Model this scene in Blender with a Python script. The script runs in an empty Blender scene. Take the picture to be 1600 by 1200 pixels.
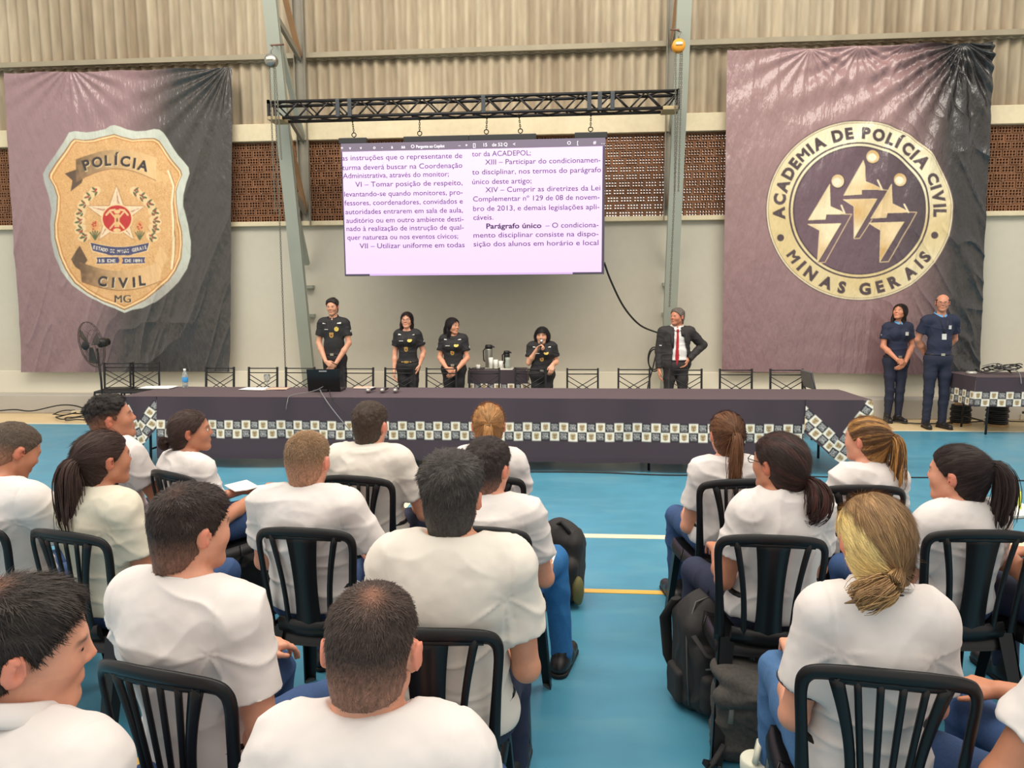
import bpy, bmesh, math, random
import numpy as np
from mathutils import Vector, Matrix, Euler
random.seed(7); np.random.seed(7)
SC = bpy.context.scene
COL = SC.collection
# ---------------------------------------------------------------- camera
F_PX, PITCH, YAW, ROLL, EYE = 1100.0, math.radians(6.4), math.radians(4.4), math.radians(-0.29), 1.7
cam_d = bpy.data.cameras.new('camera'); cam = bpy.data.objects.new('camera', cam_d); COL.objects.link(cam)
cam_d.sensor_fit = 'HORIZONTAL'; cam_d.sensor_width = 36; cam_d.lens = 36*F_PX/1600
cam_d.clip_start = 0.05; cam_d.clip_end = 200
RC = Matrix.Rotation(YAW,3,'Z') @ Matrix.Rotation(math.pi/2-PITCH,3,'X') @ Matrix.Rotation(ROLL,3,'Z')
cam.matrix_world = Matrix.Translation((0,0,EYE)) @ RC.to_4x4()
SC.camera = cam
# ---------------------------------------------------------------- world and light
SC.view_settings.view_transform = 'Standard'; SC.view_settings.look = 'None'
SC.view_settings.exposure = 0.12; SC.view_settings.gamma = 1.0
w = bpy.data.worlds.new('overcast_sky'); SC.world = w; w.use_nodes = True
nt = w.node_tree; bg = nt.nodes['Background']
tc = nt.nodes.new('ShaderNodeTexCoord'); sx = nt.nodes.new('ShaderNodeSeparateXYZ'); cr = nt.nodes.new('ShaderNodeValToRGB')
nt.links.new(tc.outputs['Generated'], sx.inputs[0]); nt.links.new(sx.outputs['Z'], cr.inputs[0]); nt.links.new(cr.outputs[0], bg.inputs[0])
cr.color_ramp.elements[0].position = 0.0; cr.color_ramp.elements[0].color = (0.86,0.74,0.58,1)
cr.color_ramp.elements[1].position = 0.12; cr.color_ramp.elements[1].color = (1.0,0.95,0.88,1)
bg.inputs[1].default_value = 0.95
def area(name, loc, rot, sx_, sy_, power, color):
    l = bpy.data.lights.new(name,'AREA'); l.shape='RECTANGLE'; l.size=sx_; l.size_y=sy_; l.energy=power; l.color=color
    o = bpy.data.objects.new(name,l); COL.objects.link(o); o.location=loc; o.rotation_euler=rot; return o
area('overhead_fill_front', (-1,4.2,9.3), (math.radians(28),0,0), 15, 3.4, 1150, (1.0,0.93,0.82))  # added overhead area light, brightens the back wall; no roof opening is modelled
area('overhead_fill_rear', (-1,-2.5,9.5), (math.radians(-12),0,0), 14, 3.0, 230, (1.0,0.93,0.82))  # added overhead fill behind the camera, source unseen

# ---------------------------------------------------------------- helpers
def ray(px,py):
    return (RC @ Vector(((px-800)/F_PX, -(py-600)/F_PX, -1))).normalized()
def at(px,py,Y=None,z=None):
    d = ray(px,py); o = Vector((0,0,EYE))
    t = (Y/d.y) if Y is not None else ((z-EYE)/d.z)
    return o + d*t
def lin(c):
    out=[]
    for v in c[:3]:
        v=v/255.0
        out.append(v/12.92 if v<=0.04045 else ((v+0.055)/1.055)**2.4)
    return tuple(out)
def linA(a):
    a=np.asarray(a,dtype=np.float64)/255.0
    return np.where(a<=0.04045, a/12.92, ((a+0.055)/1.055)**2.4)
MATS={}
def mat(name, rgb=(128,128,128), rough=0.6, metal=0.0, noise=None, bump=None, attr=None, spec=0.5, emit=0.0, alpha=None, trans=0.0, coat=0.0, bdet=5, stretch=(1,1,1), noise2=None):
    """procedural principled material; noise=(scale, amount) varies value, bump=(scale,strength,distance)"""
    if name in MATS: return MATS[name]
    m=bpy.data.materials.new(name); m.use_nodes=True; n=m.node_tree; b=n.nodes['Principled BSDF']
    b.inputs['Roughness'].default_value=rough; b.inputs['Metallic'].default_value=metal
    b.inputs['Specular IOR Level'].default_value=spec
    if coat: b.inputs['Coat Weight'].default_value=coat; b.inputs['Coat Roughness'].default_value=0.15
    if trans: b.inputs['Transmission Weight'].default_value=trans; b.inputs['IOR'].default_value=1.33
    col=lin(rgb)+(1,)
    t=n.nodes.new('ShaderNodeTexCoord'); mp=n.nodes.new('ShaderNodeMapping'); mp.inputs['Scale'].default_value=stretch
    n.links.new(t.outputs['Object'],mp.inputs[0]); src=None
    if attr:
        a=n.nodes.new('ShaderNodeAttribute'); a.attribute_name=attr; src=a.outputs['Color']
    def mulnoise(src,sc,am,det=4):
        tx=n.nodes.new('ShaderNodeTexNoise'); tx.inputs['Scale'].default_value=sc; tx.inputs['Detail'].default_value=det
        n.links.new(mp.outputs[0],tx.inputs['Vector'])
        mr=n.nodes.new('ShaderNodeMapRange'); mr.inputs['From Min'].default_value=0.25; mr.inputs['From Max'].default_value=0.75
        mr.inputs['To Min'].default_value=1-am; mr.inputs['To Max'].default_value=1+am
        n.links.new(tx.outputs['Fac'],mr.inputs['Value'])
        mx=n.nodes.new('ShaderNodeVectorMath'); mx.operation='SCALE'
        if src is None: mx.inputs[0].default_value=col[:3]
        else: n.links.new(src,mx.inputs[0])
        n.links.new(mr.outputs[0],mx.inputs['Scale']); return mx.outputs[0]
    if noise: src=mulnoise(src,*noise)
    if noise2: src=mulnoise(src,*noise2)
    if src is None: b.inputs['Base Color'].default_value=col
    else: n.links.new(src,b.inputs['Base Color'])
    if bump:
        tx=n.nodes.new('ShaderNodeTexNoise'); tx.inputs['Scale'].default_value=bump[0]; tx.inputs['Detail'].default_value=bdet
        n.links.new(mp.outputs[0],tx.inputs['Vector'])
        bp=n.nodes.new('ShaderNodeBump'); bp.inputs['Strength'].default_value=bump[1]; bp.inputs['Distance'].default_value=bump[2]
        n.links.new(tx.outputs['Fac'],bp.inputs['Height']); n.links.new(bp.outputs[0],b.inputs['Normal'])
    if emit:
        b.inputs['Emission Strength'].default_value=emit
        if src is None: b.inputs['Emission Color'].default_value=col
        else: n.links.new(src,b.inputs['Emission Color'])
    if alpha is not None: b.inputs['Alpha'].default_value=alpha
    MATS[name]=m; return m
# --- mesh from arrays
def mesh_np(name, V, Fq, smooth=True, attrs=None):
    me=bpy.data.meshes.new(name); V=np.asarray(V,dtype=np.float32); Fq=np.asarray(Fq,dtype=np.int32)
    nv=len(V); nf=len(Fq); k=Fq.shape[1]
    me.vertices.add(nv); me.vertices.foreach_set('co',V.ravel())
    me.loops.add(nf*k); me.loops.foreach_set('vertex_index',Fq.ravel())
    me.polygons.add(nf); me.polygons.foreach_set('loop_start',np.arange(0,nf*k,k,dtype=np.int32))
    me.polygons.foreach_set('use_smooth',np.full(nf,bool(smooth)))
    me.update(calc_edges=True)
    if attrs:
        for an,arr in attrs.items():
            a=me.color_attributes.new(an,'FLOAT_COLOR','POINT'); c=np.ones((nv,4),dtype=np.float32); c[:,:3]=arr; a.data.foreach_set('color',c.ravel())
    return me
def link(name, me, m, parent=None, loc=None, rot=None):
    o=bpy.data.objects.new(name,me); COL.objects.link(o)
    if m is not None:
        for x in (m if isinstance(m,(list,tuple)) else [m]): me.materials.append(x)
    if parent: o.parent=parent
    if loc is not None: o.location=loc
    if rot is not None: o.rotation_euler=rot
    return o
class MB:
    """collects simple solids into one mesh"""
    def __init__(s): s.bm=bmesh.new()
    def _xf(s,vs,M):
        if M is not None: bmesh.ops.transform(s.bm,matrix=M,verts=vs)
    def box(s,c,d,rot=None,bevel=0.0,mi=0):
        r=bmesh.ops.create_cube(s.bm,size=1.0); vs=r['verts']
        bmesh.ops.scale(s.bm,vec=d,verts=vs)
        fs=list({f for v in vs for f in v.link_faces})
        if bevel>0:
            es=list({e for v in vs for e in v.link_edges}); q=bmesh.ops.bevel(s.bm,geom=es,offset=bevel,segments=2,profile=0.6,affect='EDGES')
            vs=list({v for f in q['faces'] for v in f.verts}|{v for v in vs if v.is_valid}); fs=list({f for v in vs for f in v.link_faces})
        for f in fs: f.material_index=mi
        M=Matrix.Translation(c)
        if rot is not None: M=M@(rot.to_4x4() if isinstance(rot,Matrix) else Euler(rot).to_matrix().to_4x4())
        s._xf(vs,M); return s
    def tube(s,pts,r,n=8,cap=True,mi=0,flat=1.0):
        """sweep; r scalar or list; flat scales second axis"""
        P=[Vector(p) for p in pts]; R=[r]*len(P) if not hasattr(r,'__len__') else r
        rings=[]; up=None
        for i,p in enumerate(P):
            t=(P[min(i+1,len(P)-1)]-P[max(i-1,0)]).normalized()
            if up is None:
                up=Vector((0,0,1)) if abs(t.z)<0.9 else Vector((0,1,0))
            a=t.cross(up)
            if a.length<1e-5: a=t.orthogonal()
            a.normalize(); b=a.cross(t).normalized(); up=b
            rings.append([s.bm.verts.new(p+a*math.cos(2*math.pi*j/n)*R[i]+b*math.sin(2*math.pi*j/n)*R[i]*flat) for j in range(n)])
        for i in range(len(P)-1):
            for j in range(n):
                f=s.bm.faces.new((rings[i][j],rings[i][(j+1)%n],rings[i+1][(j+1)%n],rings[i+1][j])); f.smooth=True; f.material_index=mi
        if cap:
            f=s.bm.faces.new(rings[0][::-1]); f.material_index=mi; f=s.bm.faces.new(rings[-1]); f.material_index=mi
        return s
    def bar(s,a,b,wd,ht=None,mi=0,up=(0,0,1)):
        a=Vector(a); b=Vector(b); t=(b-a); L=t.length; t.normalize(); u=Vector(up)
        x=t.cross(u)
        if x.length<1e-4: x=t.cross(Vector((0,1,0)))
        x.normalize(); z=x.cross(t).normalized()
        R=Matrix((x,t,z)).transposed()
        return s.box((a+b)/2,(wd,L,ht or wd),R,mi=mi)
    def lathe(s,prof,c=(0,0,0),n=24,mi=0,M=None,cap=True):
        rings=[]
        for r,z in prof:
            rings.append([s.bm.verts.new((c[0]+r*math.cos(2*math.pi*j/n),c[1]+r*math.sin(2*math.pi*j/n),c[2]+z)) for j in range(n)])
        for i in range(len(prof)-1):
            for j in range(n):
                f=s.bm.faces.new((rings[i][j],rings[i][(j+1)%n],rings[i+1][(j+1)%n],rings[i+1][j])); f.smooth=True; f.material_index=mi
        if cap:
            for rg in (rings[0][::-1],rings[-1]):
                f=s.bm.faces.new(rg); f.material_index=mi
        if M is not None: s._xf([v for rg in rings for v in rg],M)
        return s
    def prism(s,poly,h,M=None,mi=0,bevel=0):
        """polygon in xy extruded along z by h"""
        a=[s.bm.verts.new((x,y,0)) for x,y in poly]; b=[s.bm.verts.new((x,y,h)) for x,y in poly]; n=len(poly)
        fs=[s.bm.faces.new(a[::-1]),s.bm.faces.new(b)]
        for i in range(n): fs.append(s.bm.faces.new((a[i],a[(i+1)%n],b[(i+1)%n],b[i])))
        for f in fs: f.material_index=mi
        s._xf(a+b,M); return s
    def ball(s,c,r,seg=16,mi=0,scale=(1,1,1),rot=None):
        q=bmesh.ops.create_uvsphere(s.bm,u_segments=seg,v_segments=max(6,seg//2),radius=1.0); vs=q['verts']
        for f in {f for v in vs for f in v.link_faces}: f.smooth=True; f.material_index=mi
        M=Matrix.Translation(c)@((rot.to_4x4()) if rot is not None else Matrix.Identity(4))@Matrix.Diagonal((r*scale[0],r*scale[1],r*scale[2],1))
        s._xf(vs,M); return s
    def grid(s,fn,nu,nv,mi=0,smooth=True):
        vs=[[s.bm.verts.new(fn(i/nu,j/nv)) for j in range(nv+1)] for i in range(nu+1)]
        for i in range(nu):
            for j in range(nv):
                f=s.bm.faces.new((vs[i][j],vs[i+1][j],vs[i+1][j+1],vs[i][j+1])); f.smooth=smooth; f.material_index=mi
        return s
    def build(s,name,m,parent=None,loc=None,rot=None,fix=True):
        if fix: bmesh.ops.recalc_face_normals(s.bm,faces=s.bm.faces[:])
        me=bpy.data.meshes.new(name); s.bm.to_mesh(me); s.bm.free()
        return link(name,me,m,parent,loc,rot)
def empty(name,loc=(0,0,0),rz=0.0):
    o=bpy.data.objects.new(name,None); COL.objects.link(o); o.location=loc; o.rotation_euler=(0,0,rz); o.empty_display_size=0.1; return o
def tag(o,label=None,cat=None,group=None,kind=None):
    if label: o['label']=label
    if cat: o['category']=cat
    if group: o['group']=group
    if kind: o['kind']=kind
    return o
def kids(o): return [c for c in bpy.data.objects if c.parent==o]
def copy_tree(o,loc=None,rz=None):
    ch={}
    for c in bpy.data.objects:
        if c.parent: ch.setdefault(c.parent.name,[]).append(c)
    def rec(x,par):
        c=x.copy(); COL.objects.link(c)
        if par is not None: c.parent=par
        for k in ch.get(x.name,[]): rec(k,c)
        return c
    r=rec(o,None)
    if loc is not None: r.location=loc
    if rz is not None: r.rotation_euler=(0,0,rz)
    return r
# --- value noise in numpy
_rng=np.random.RandomState(3); _T=_rng.rand(64,64,64).astype(np.float32)
def vnoise(P):
    P=np.asarray(P,dtype=np.float64); i=np.floor(P).astype(int); f=P-i; f=f*f*(3-2*f); i0=i&63; i1=(i+1)&63
    x0,y0,z0=i0[...,0],i0[...,1],i0[...,2]; x1,y1,z1=i1[...,0],i1[...,1],i1[...,2]; fx,fy,fz=f[...,0],f[...,1],f[...,2]
    a=_T[x0,y0,z0]*(1-fx)+_T[x1,y0,z0]*fx; b=_T[x0,y1,z0]*(1-fx)+_T[x1,y1,z0]*fx
    c=_T[x0,y0,z1]*(1-fx)+_T[x1,y0,z1]*fx; d=_T[x0,y1,z1]*(1-fx)+_T[x1,y1,z1]*fx
    return (a*(1-fy)+b*fy)*(1-fz)+(c*(1-fy)+d*fy)*fz
# --- glyph triangles
_gl={}
def glyph_tris(txt,weight=0.0):
    k=(txt,weight)
    if k in _gl: return _gl[k]
    cu=bpy.data.curves.new('t','FONT'); cu.body=txt; cu.size=1.0; cu.offset=weight; cu.resolution_u=3
    o=bpy.data.objects.new('t',cu); COL.objects.link(o); dg=bpy.context.evaluated_depsgraph_get(); dg.update()
    me=bpy.data.meshes.new_from_object(o.evaluated_get(dg)); me.calc_loop_triangles()
    V=np.array([v.co[:2] for v in me.vertices],dtype=np.float64).reshape(-1,2); T=np.array([t.vertices[:] for t in me.loop_triangles],dtype=int).reshape(-1,3)
    bpy.data.objects.remove(o); bpy.data.curves.remove(cu); bpy.data.meshes.remove(me)
    _gl[k]=(V,T); return V,T
class Canvas:
    """colour raster in any units (u right, v down); sampled onto a mesh grid's vertices as its printed colour"""
    def __init__(s,x0,y0,x1,y1,res,base):
        s.x0,s.y0,s.res=x0,y0,res; s.w=int(math.ceil((x1-x0)*res)); s.h=int(math.ceil((y1-y0)*res))
        s.A=np.zeros((s.h,s.w,3),dtype=np.float32); s.A[:]=linA(base)
    def _reg(s,xa,ya,xb,yb):
        i0=max(0,int((xa-s.x0)*s.res)-1); i1=min(s.w,int((xb-s.x0)*s.res)+2); j0=max(0,int((ya-s.y0)*s.res)-1); j1=min(s.h,int((yb-s.y0)*s.res)+2)
        if i1<=i0 or j1<=j0: return None
        X=(s.x0+(np.arange(i0,i1)+.5)/s.res)[None,:]; Y=(s.y0+(np.arange(j0,j1)+.5)/s.res)[:,None]
        return i0,i1,j0,j1,X,Y
    def _put(s,r,m,col):
        i0,i1,j0,j1,X,Y=r; sub=s.A[j0:j1,i0:i1]
        if callable(col):
            XX,YY=np.broadcast_arrays(X,Y); c=col(XX,YY); sub[m]=c[m]
        else: sub[m]=linA(col)
    def poly(s,pts,col):
        P=np.asarray(pts,dtype=float); r=s._reg(P[:,0].min(),P[:,1].min(),P[:,0].max(),P[:,1].max())
        if r is None: return
        X,Y=r[4],r[5]; m=np.zeros((Y.shape[0],X.shape[1]),bool); n=len(P)
        for i in range(n):
            x1,y1=P[i]; x2,y2=P[(i+1)%n]
            if y1==y2: continue
            c=((Y>=min(y1,y2))&(Y<max(y1,y2))); xi=x1+(Y-y1)*(x2-x1)/(y2-y1); m^=(c&(X<xi))
        s._put(r,m,col); return s
    def ell(s,cx,cy,rx,ry,col,inner=None,rot=0.0):
        q=max(rx,ry); r=s._reg(cx-q,cy-q,cx+q,cy+q)
        if r is None: return
        X,Y=r[4]-cx,r[5]-cy; c_,s_=math.cos(rot),math.sin(rot); U=X*c_+Y*s_; W=-X*s_+Y*c_
        m=(U/rx)**2+(W/ry)**2<1
        if inner: m&=(U/inner[0])**2+(W/inner[1])**2>=1
        s._put(r,m,col)
    def line(s,pts,wd,col):
        for a,b in zip(pts[:-1],pts[1:]):
            ax,ay=a; bx,by=b; r=s._reg(min(ax,bx)-wd,min(ay,by)-wd,max(ax,bx)+wd,max(ay,by)+wd)
            if r is None: continue
            X,Y=r[4],r[5]; L=max(1e-9,(bx-ax)**2+(by-ay)**2); t=np.clip(((X-ax)*(bx-ax)+(Y-ay)*(by-ay))/L,0,1)
            m=(X-ax-t*(bx-ax))**2+(Y-ay-t*(by-ay))**2<(wd/2)**2; s._put(r,m,col)
    def text(s,txt,cx,cy,size,col,rot=0.0,weight=0.02,sx_=1.0,anchor=(0.5,0.5),width=None):
        if ('M' in txt or 'W' in txt) and weight>0:
            for q in (-1,1): s.text(txt,cx+q*weight*size*.8*math.cos(rot),cy+q*weight*size*.8*math.sin(rot),size,col,rot,0.0,sx_,anchor,width)
            weight=0.0
        V,T=glyph_tris(txt,weight)
        if len(T)==0: return 0
        mn=V.min(0); mx=V.max(0); sz=size
        if width: sx_=width/((mx[0]-mn[0])*sz)
        W=V.copy(); ax=mn[0]+(mx[0]-mn[0])*anchor[0]; W[:,0]=(W[:,0]-ax)*sz*sx_
        W[:,1]=-(W[:,1]-0.36*(1 if anchor[1]==0.5 else 0))*sz
        c_,s_=math.cos(rot),math.sin(rot); W=np.stack([cx+W[:,0]*c_-W[:,1]*s_, cy+W[:,0]*s_+W[:,1]*c_],1)
        for t in T:
            p=W[t]; r=s._reg(p[:,0].min(),p[:,1].min(),p[:,0].max(),p[:,1].max())
            if r is None: continue
            X,Y=r[4],r[5]; d=[]
            for i in range(3):
                a=p[i]; b=p[(i+1)%3]; d.append((b[0]-a[0])*(Y-a[1])-(b[1]-a[1])*(X-a[0]))
            m=((d[0]>=0)&(d[1]>=0)&(d[2]>=0))|((d[0]<=0)&(d[1]<=0)&(d[2]<=0)); s._put(r,m,col)
        return (mx[0]-mn[0])*sz*sx_
    def arc(s,txt,cx,cy,rx,ry,size,a0,a1,col,weight=0.03,inside=False,sx_=1.0):
        """letters from angle a0 to a1 (degrees, 0=right, 90=up)"""
        W=[]
        for ch in txt:
            if ch==' ': W.append(0.40); continue
            V,T=glyph_tris(ch,weight); W.append((V[:,0].max()-V[:,0].min())+0.12)
        tot=sum(W)-(W[0]+W[-1])/2; acc=-W[0]/2
        for ch,wd in zip(txt,W):
            t=(acc+wd/2)/tot; acc+=wd; a=math.radians(a0+(a1-a0)*t)
            if ch==' ': continue
            x=cx+rx*math.cos(a); y=cy-ry*math.sin(a)
            rot=(math.pi/2-a) if not inside else (-math.pi/2-a)
            s.text(ch,x,y,size,col,rot=rot,weight=weight,sx_=sx_)
    def sample(s,X,Y,k=3):
        """box filter k then bilinear lookup"""
        A=s.A; h=(A.shape[0]//k)*k; w_=(A.shape[1]//k)*k
        B=A[:h,:w_].reshape(h//k,k,w_//k,k,3).mean((1,3)); fx=np.clip((X-s.x0)*s.res/k-.5,0,B.shape[1]-1.001); fy=np.clip((Y-s.y0)*s.res/k-.5,0,B.shape[0]-1.001)
        i=fx.astype(int); j=fy.astype(int); a=(fx-i)[...,None]; b=(fy-j)[...,None]
        return (B[j,i]*(1-a)+B[j,i+1]*a)*(1-b)+(B[j+1,i]*(1-a)+B[j+1,i+1]*a)*b
def gridmesh(name,P,colr=None,mask=None,thick=None):
    """P (nv,nu,3) positions -> quad mesh; mask (nv,nu) keeps quads whose corners are in"""
    nv,nu=P.shape[:2]; idx=np.arange(nv*nu).reshape(nv,nu)
    q=np.stack([idx[:-1,:-1],idx[1:,:-1],idx[1:,1:],idx[:-1,1:]],-1).reshape(-1,4); V=P.reshape(-1,3); C=colr.reshape(-1,3) if colr is not None else None
    if mask is not None:
        mk=mask.reshape(-1); q=q[mk[q].all(1)]; used=np.unique(q); mp=-np.ones(nv*nu,int); mp[used]=np.arange(len(used)); q=mp[q]; V=V[used]; C=C[used] if C is not None else None
    return mesh_np(name,V,q,True,{'print':C} if C is not None else None)
# ================================================================ THE HALL
M_blue=mat('blue_court_paint',(74,140,166),0.34,noise=(0.9,0.10),noise2=(6,0.05),bump=(60,0.08,0.002),spec=0.5)
M_cream=mat('cream_court_paint',(222,196,150),0.4,noise=(3,0.06))
M_white_line=mat('white_court_line',(232,218,186),0.4,noise=(8,0.08))
M_yellow_line=mat('yellow_court_line',(226,178,84),0.4,noise=(8,0.08))
def court_material():
    m=M_blue; n=m.node_tree; b=n.nodes['Principled BSDF']; src=b.inputs['Base Color'].links[0].from_socket
    # worn streaks and grey-green dusty smudges in the paint
    t=n.nodes.new('ShaderNodeTexCoord'); mp=n.nodes.new('ShaderNodeMapping'); mp.inputs['Scale'].default_value=(0.7,2.6,1)
    n.links.new(t.outputs['Object'],mp.inputs[0]); x=n.nodes.new('ShaderNodeTexNoise'); x.inputs['Scale'].default_value=2.2; x.inputs['Detail'].default_value=6; x.inputs['Distortion'].default_value=0.6
    n.links.new(mp.outputs[0],x.inputs['Vector']); r=n.nodes.new('ShaderNodeMapRange'); r.inputs['From Min'].default_value=0.5; r.inputs['From Max'].default_value=0.8; r.inputs['To Max'].default_value=0.5
    n.links.new(x.outputs['Fac'],r.inputs['Value']); mx=n.nodes.new('ShaderNodeMix'); mx.data_type='RGBA'
    n.links.new(r.outputs[0],mx.inputs['Factor']); n.links.new(src,mx.inputs[6]); mx.inputs[7].default_value=lin((104,158,170))+(1,)
    n.links.new(mx.outputs[2],b.inputs['Base Color'])
    x2=n.nodes.new('ShaderNodeTexNoise'); x2.inputs['Scale'].default_value=3; n.links.new(t.outputs['Object'],x2.inputs['Vector'])
    r2=n.nodes.new('ShaderNodeMapRange'); r2.inputs['To Min'].default_value=0.22; r2.inputs['To Max'].default_value=0.5; n.links.new(x2.outputs['Fac'],r2.inputs['Value']); n.links.new(r2.outputs[0],b.inputs['Roughness'])
court_material()
WY=11.0
bd=at(800,668,z=0).y
o=MB().box((-1.5,(bd-8)/2,-0.05),(26,bd+8,0.1)).build('floor',M_blue); tag(o,kind='structure')
o=MB().box((-1.5,(bd+WY)/2+0.5,-0.05),(26,WY-bd+1.0,0.1)).build('floor_border',M_cream); tag(o,kind='structure')
def court_line(n,y0,wd,x0,x1,m):
    o=MB().box(((x0+x1)/2,y0,0.0015),(x1-x0,wd,0.003)).build('trim_%d'%n,m); tag(o,kind='structure')
court_line(1,bd,0.06,-12,9,M_white_line)
court_line(2,at(950,838,z=0).y,0.085,-12,9,M_white_line)
court_line(3,at(980,925,z=0).y,0.055,-0.6,0.62,M_yellow_line)
court_line(4,at(215,1190,z=0).y-0.03,0.10,-12,-0.3,M_yellow_line)
pa=at(672,742,z=0); pb=at(625,800,z=0)
o=MB().bar((pa.x,pa.y,0.0015),(pb.x,pb.y,0.0015),0.06,0.003).build('trim_5',M_white_line); tag(o,kind='structure')
# wall: plaster, projecting base, kerb
M_wall=mat('grey_plaster_wall',(196,190,174),0.75,noise=(0.7,0.05),noise2=(9,0.025),bump=(40,0.12,0.004))
M_base=mat('cream_plaster_base',(218,210,190),0.7,noise=(1.0,0.05),bump=(40,0.12,0.004))
M_kerb=mat('grey_painted_kerb',(176,170,160),0.65,noise=(1.6,0.07),bump=(30,0.15,0.004))
M_beam=mat('cream_concrete_beam',(214,200,168),0.8,noise=(2.5,0.08),noise2=(14,0.05),bump=(30,0.2,0.006))
zt=2.95
o=MB().box((-1.5,WY+0.10,zt/2),(26,0.20,zt)).build('wall_back',M_wall); tag(o,kind='structure')
o=MB().box((-1.5,WY-0.02,0.33),(26,0.05,0.66),bevel=0.01).build('baseboard_back',M_base); tag(o,kind='structure')
o=MB().box((-1.5,WY-0.20,0.15),(26,0.34,0.30),bevel=0.015).build('trim_6',M_kerb); tag(o,kind='structure')
o=MB().box((-1.5,WY+0.07,zt+0.035),(26,0.30,0.07),bevel=0.008).build('trim_7',M_beam); tag(o,kind='structure')
zb0,zb1=zt+0.07,4.24
# perforated hollow-brick lattice, every hole is a real hole
M_brick=mat('hollow_clay_brick',(136,94,66),0.85,noise=(5,0.22),noise2=(40,0.12),bump=(60,0.3,0.004))
def brick_wall():
    H=(zb1-zb0)/11; L=0.2; hw=0.030; hh=0.031; D=0.10
    V=[];Fc=[]
    def quad(a,b,c,d):
        i=len(V); V.extend((a,b,c,d)); Fc.append((i,i+1,i+2,i+3))
    x_lo,x_hi=-10.0,7.4; y0=WY; y1=WY+D
    for r in range(11):
        z0=zb0+r*H; off=(r%2)*L/2+random.uniform(-.02,.02); n=int((x_hi-x_lo)/L)
        for b in range(n):
            bx=x_lo+off+b*L; mort=0.016; wx=(L-mort)
            # columns x: 4 holes, rows z: 2 holes
            rim=(wx-4*hw)/5; xs=[bx]; 
            for k in range(4): xs+= [bx+rim*(k+1)+hw*k, bx+rim*(k+1)+hw*(k+1)]
            xs+=[bx+wx]; jz=0.016; hz=(H-jz); rz=(hz-2*hh)/3; zs=[z0]
            for k in range(2): zs+=[z0+rz*(k+1)+hh*k, z0+rz*(k+1)+hh*(k+1)]
            zs+=[z0+hz]
            dy=random.uniform(-0.006,0.006)
            for i in range(9):
                for j in range(5):
                    hole=(i%2==1 and j%2==1)
                    xa,xb,za,zb_=xs[i],xs[i+1],zs[j],zs[j+1]
                    if not hole:
                        quad((xa,y0+dy,za),(xb,y0+dy,za),(xb,y0+dy,zb_),(xa,y0+dy,zb_)); quad((xb,y1,za),(xa,y1,za),(xa,y1,zb_),(xb,y1,zb_))
                    else:
                        quad((xa,y0+dy,za),(xa,y1,za),(xb,y1,za),(xb,y0+dy,za)); quad((xa,y0+dy,zb_),(xb,y0+dy,zb_),(xb,y1,zb_),(xa,y1,zb_))
                        quad((xa,y0+dy,za),(xa,y0+dy,zb_),(xa,y1,zb_),(xa,y1,za)); quad((xb,y0+dy,za),(xb,y1,za),(xb,y1,zb_),(xb,y0+dy,zb_))
            # mortar joint to the right and above
            xb=bx+wx
            quad((xb,y0+0.012,z0),(xb+mort,y0+0.012,z0),(xb+mort,y0+0.012,z0+H),(xb,y0+0.012,z0+H))
            quad((bx,y0+0.012,z0+hz),(xb,y0+0.012,z0+hz),(xb,y0+0.012,z0+H),(bx,y0+0.012,z0+H))
            quad((bx,y1-0.001,z0+hz),(xb+mort,y1-0.001,z0+hz),(xb+mort,y1-0.001,z0+H),(bx,y1-0.001,z0+H))
            quad((bx,y0+dy,z0+hz),(bx+wx,y0+dy,z0+hz),(bx+wx,y0+0.02,z0+hz),(bx,y0+0.02,z0+hz))
    me=mesh_np('wall_brick_lattice',V,Fc,False); o=link('wall_brick_lattice',me,M_brick); tag(o,kind='structure')
brick_wall()
o=MB().box((-1.5,WY+0.05,(zb1+4.50)/2),(26,0.26,4.50-zb1),bevel=0.01).build('trim_8',M_beam); tag(o,kind='structure')
o=MB().box((-1.5,WY+8,-0.06),(40,15.6,0.1)).build('added_floor_outside',mat('added_outdoor_ground',(120,116,96),.9,noise=(1.5,.2))); tag(o,kind='structure')  # unseen ground behind the wall, added to cut light from below
o=MB().box((-1.5,WY+0.95,4.75),(26,1.5,0.06)).build('ceiling_light_block',mat('light_block_drab',(120,112,98),.9,noise=(2,.1))); tag(o,kind='structure')  # unseen overhang, added to keep outside light off the brick holes
# corrugated fibre-cement sheets with weather staining
M_corr=mat('weathered_fibre_cement',(200,184,152),0.85,noise=(0.8,0.10),noise2=(2.2,0.16),bump=(50,0.15,0.004),stretch=(6,6,1.0),attr='print')
def corrugated(name,z0,z1,yb):
    pit=0.177; xs=np.arange(-11,9.5,pit/10); zs=np.linspace(z0,z1,60); X,Z=np.meshgrid(xs,zs)
    ph=2*np.pi*X/pit; Y=yb+0.027*np.cos(ph)+0.004*(vnoise(np.stack([X*0.8,Z*0.6,X*0+z0],-1))-.5)
    P=np.stack([X,Y,Z],-1)
    val=(0.5+0.5*np.cos(ph))           # 1 in the valley further from the room: dirt settled there
    st=vnoise(np.stack([X*5.6,Z*0.5,X*0+5+z0],-1)); st2=vnoise(np.stack([X*0.9,Z*0.35,X*0+9],-1)); edge=np.clip(1-(Z-z0)/0.5,0,1)
    dirt=np.clip(0.30*val+0.6*(st-.5)+0.65*(st2-.35)+0.10*edge,0,0.75)[...,None]
    C=linA((180,166,142))*(1-dirt)+linA((122,104,82))*dirt
    o=link(name,gridmesh(name,P,C),M_corr); tag(o,kind='structure'); return o
zpur=5.50
corrugated('wall_corrugated',zpur-0.06,9.0,WY+0.03)
corrugated('wall_corrugated_lower',4.44,zpur+0.05,WY+0.09)
M_purl=mat('purlin_paint',(150,140,118),0.6,noise=(3,0.12))
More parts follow.
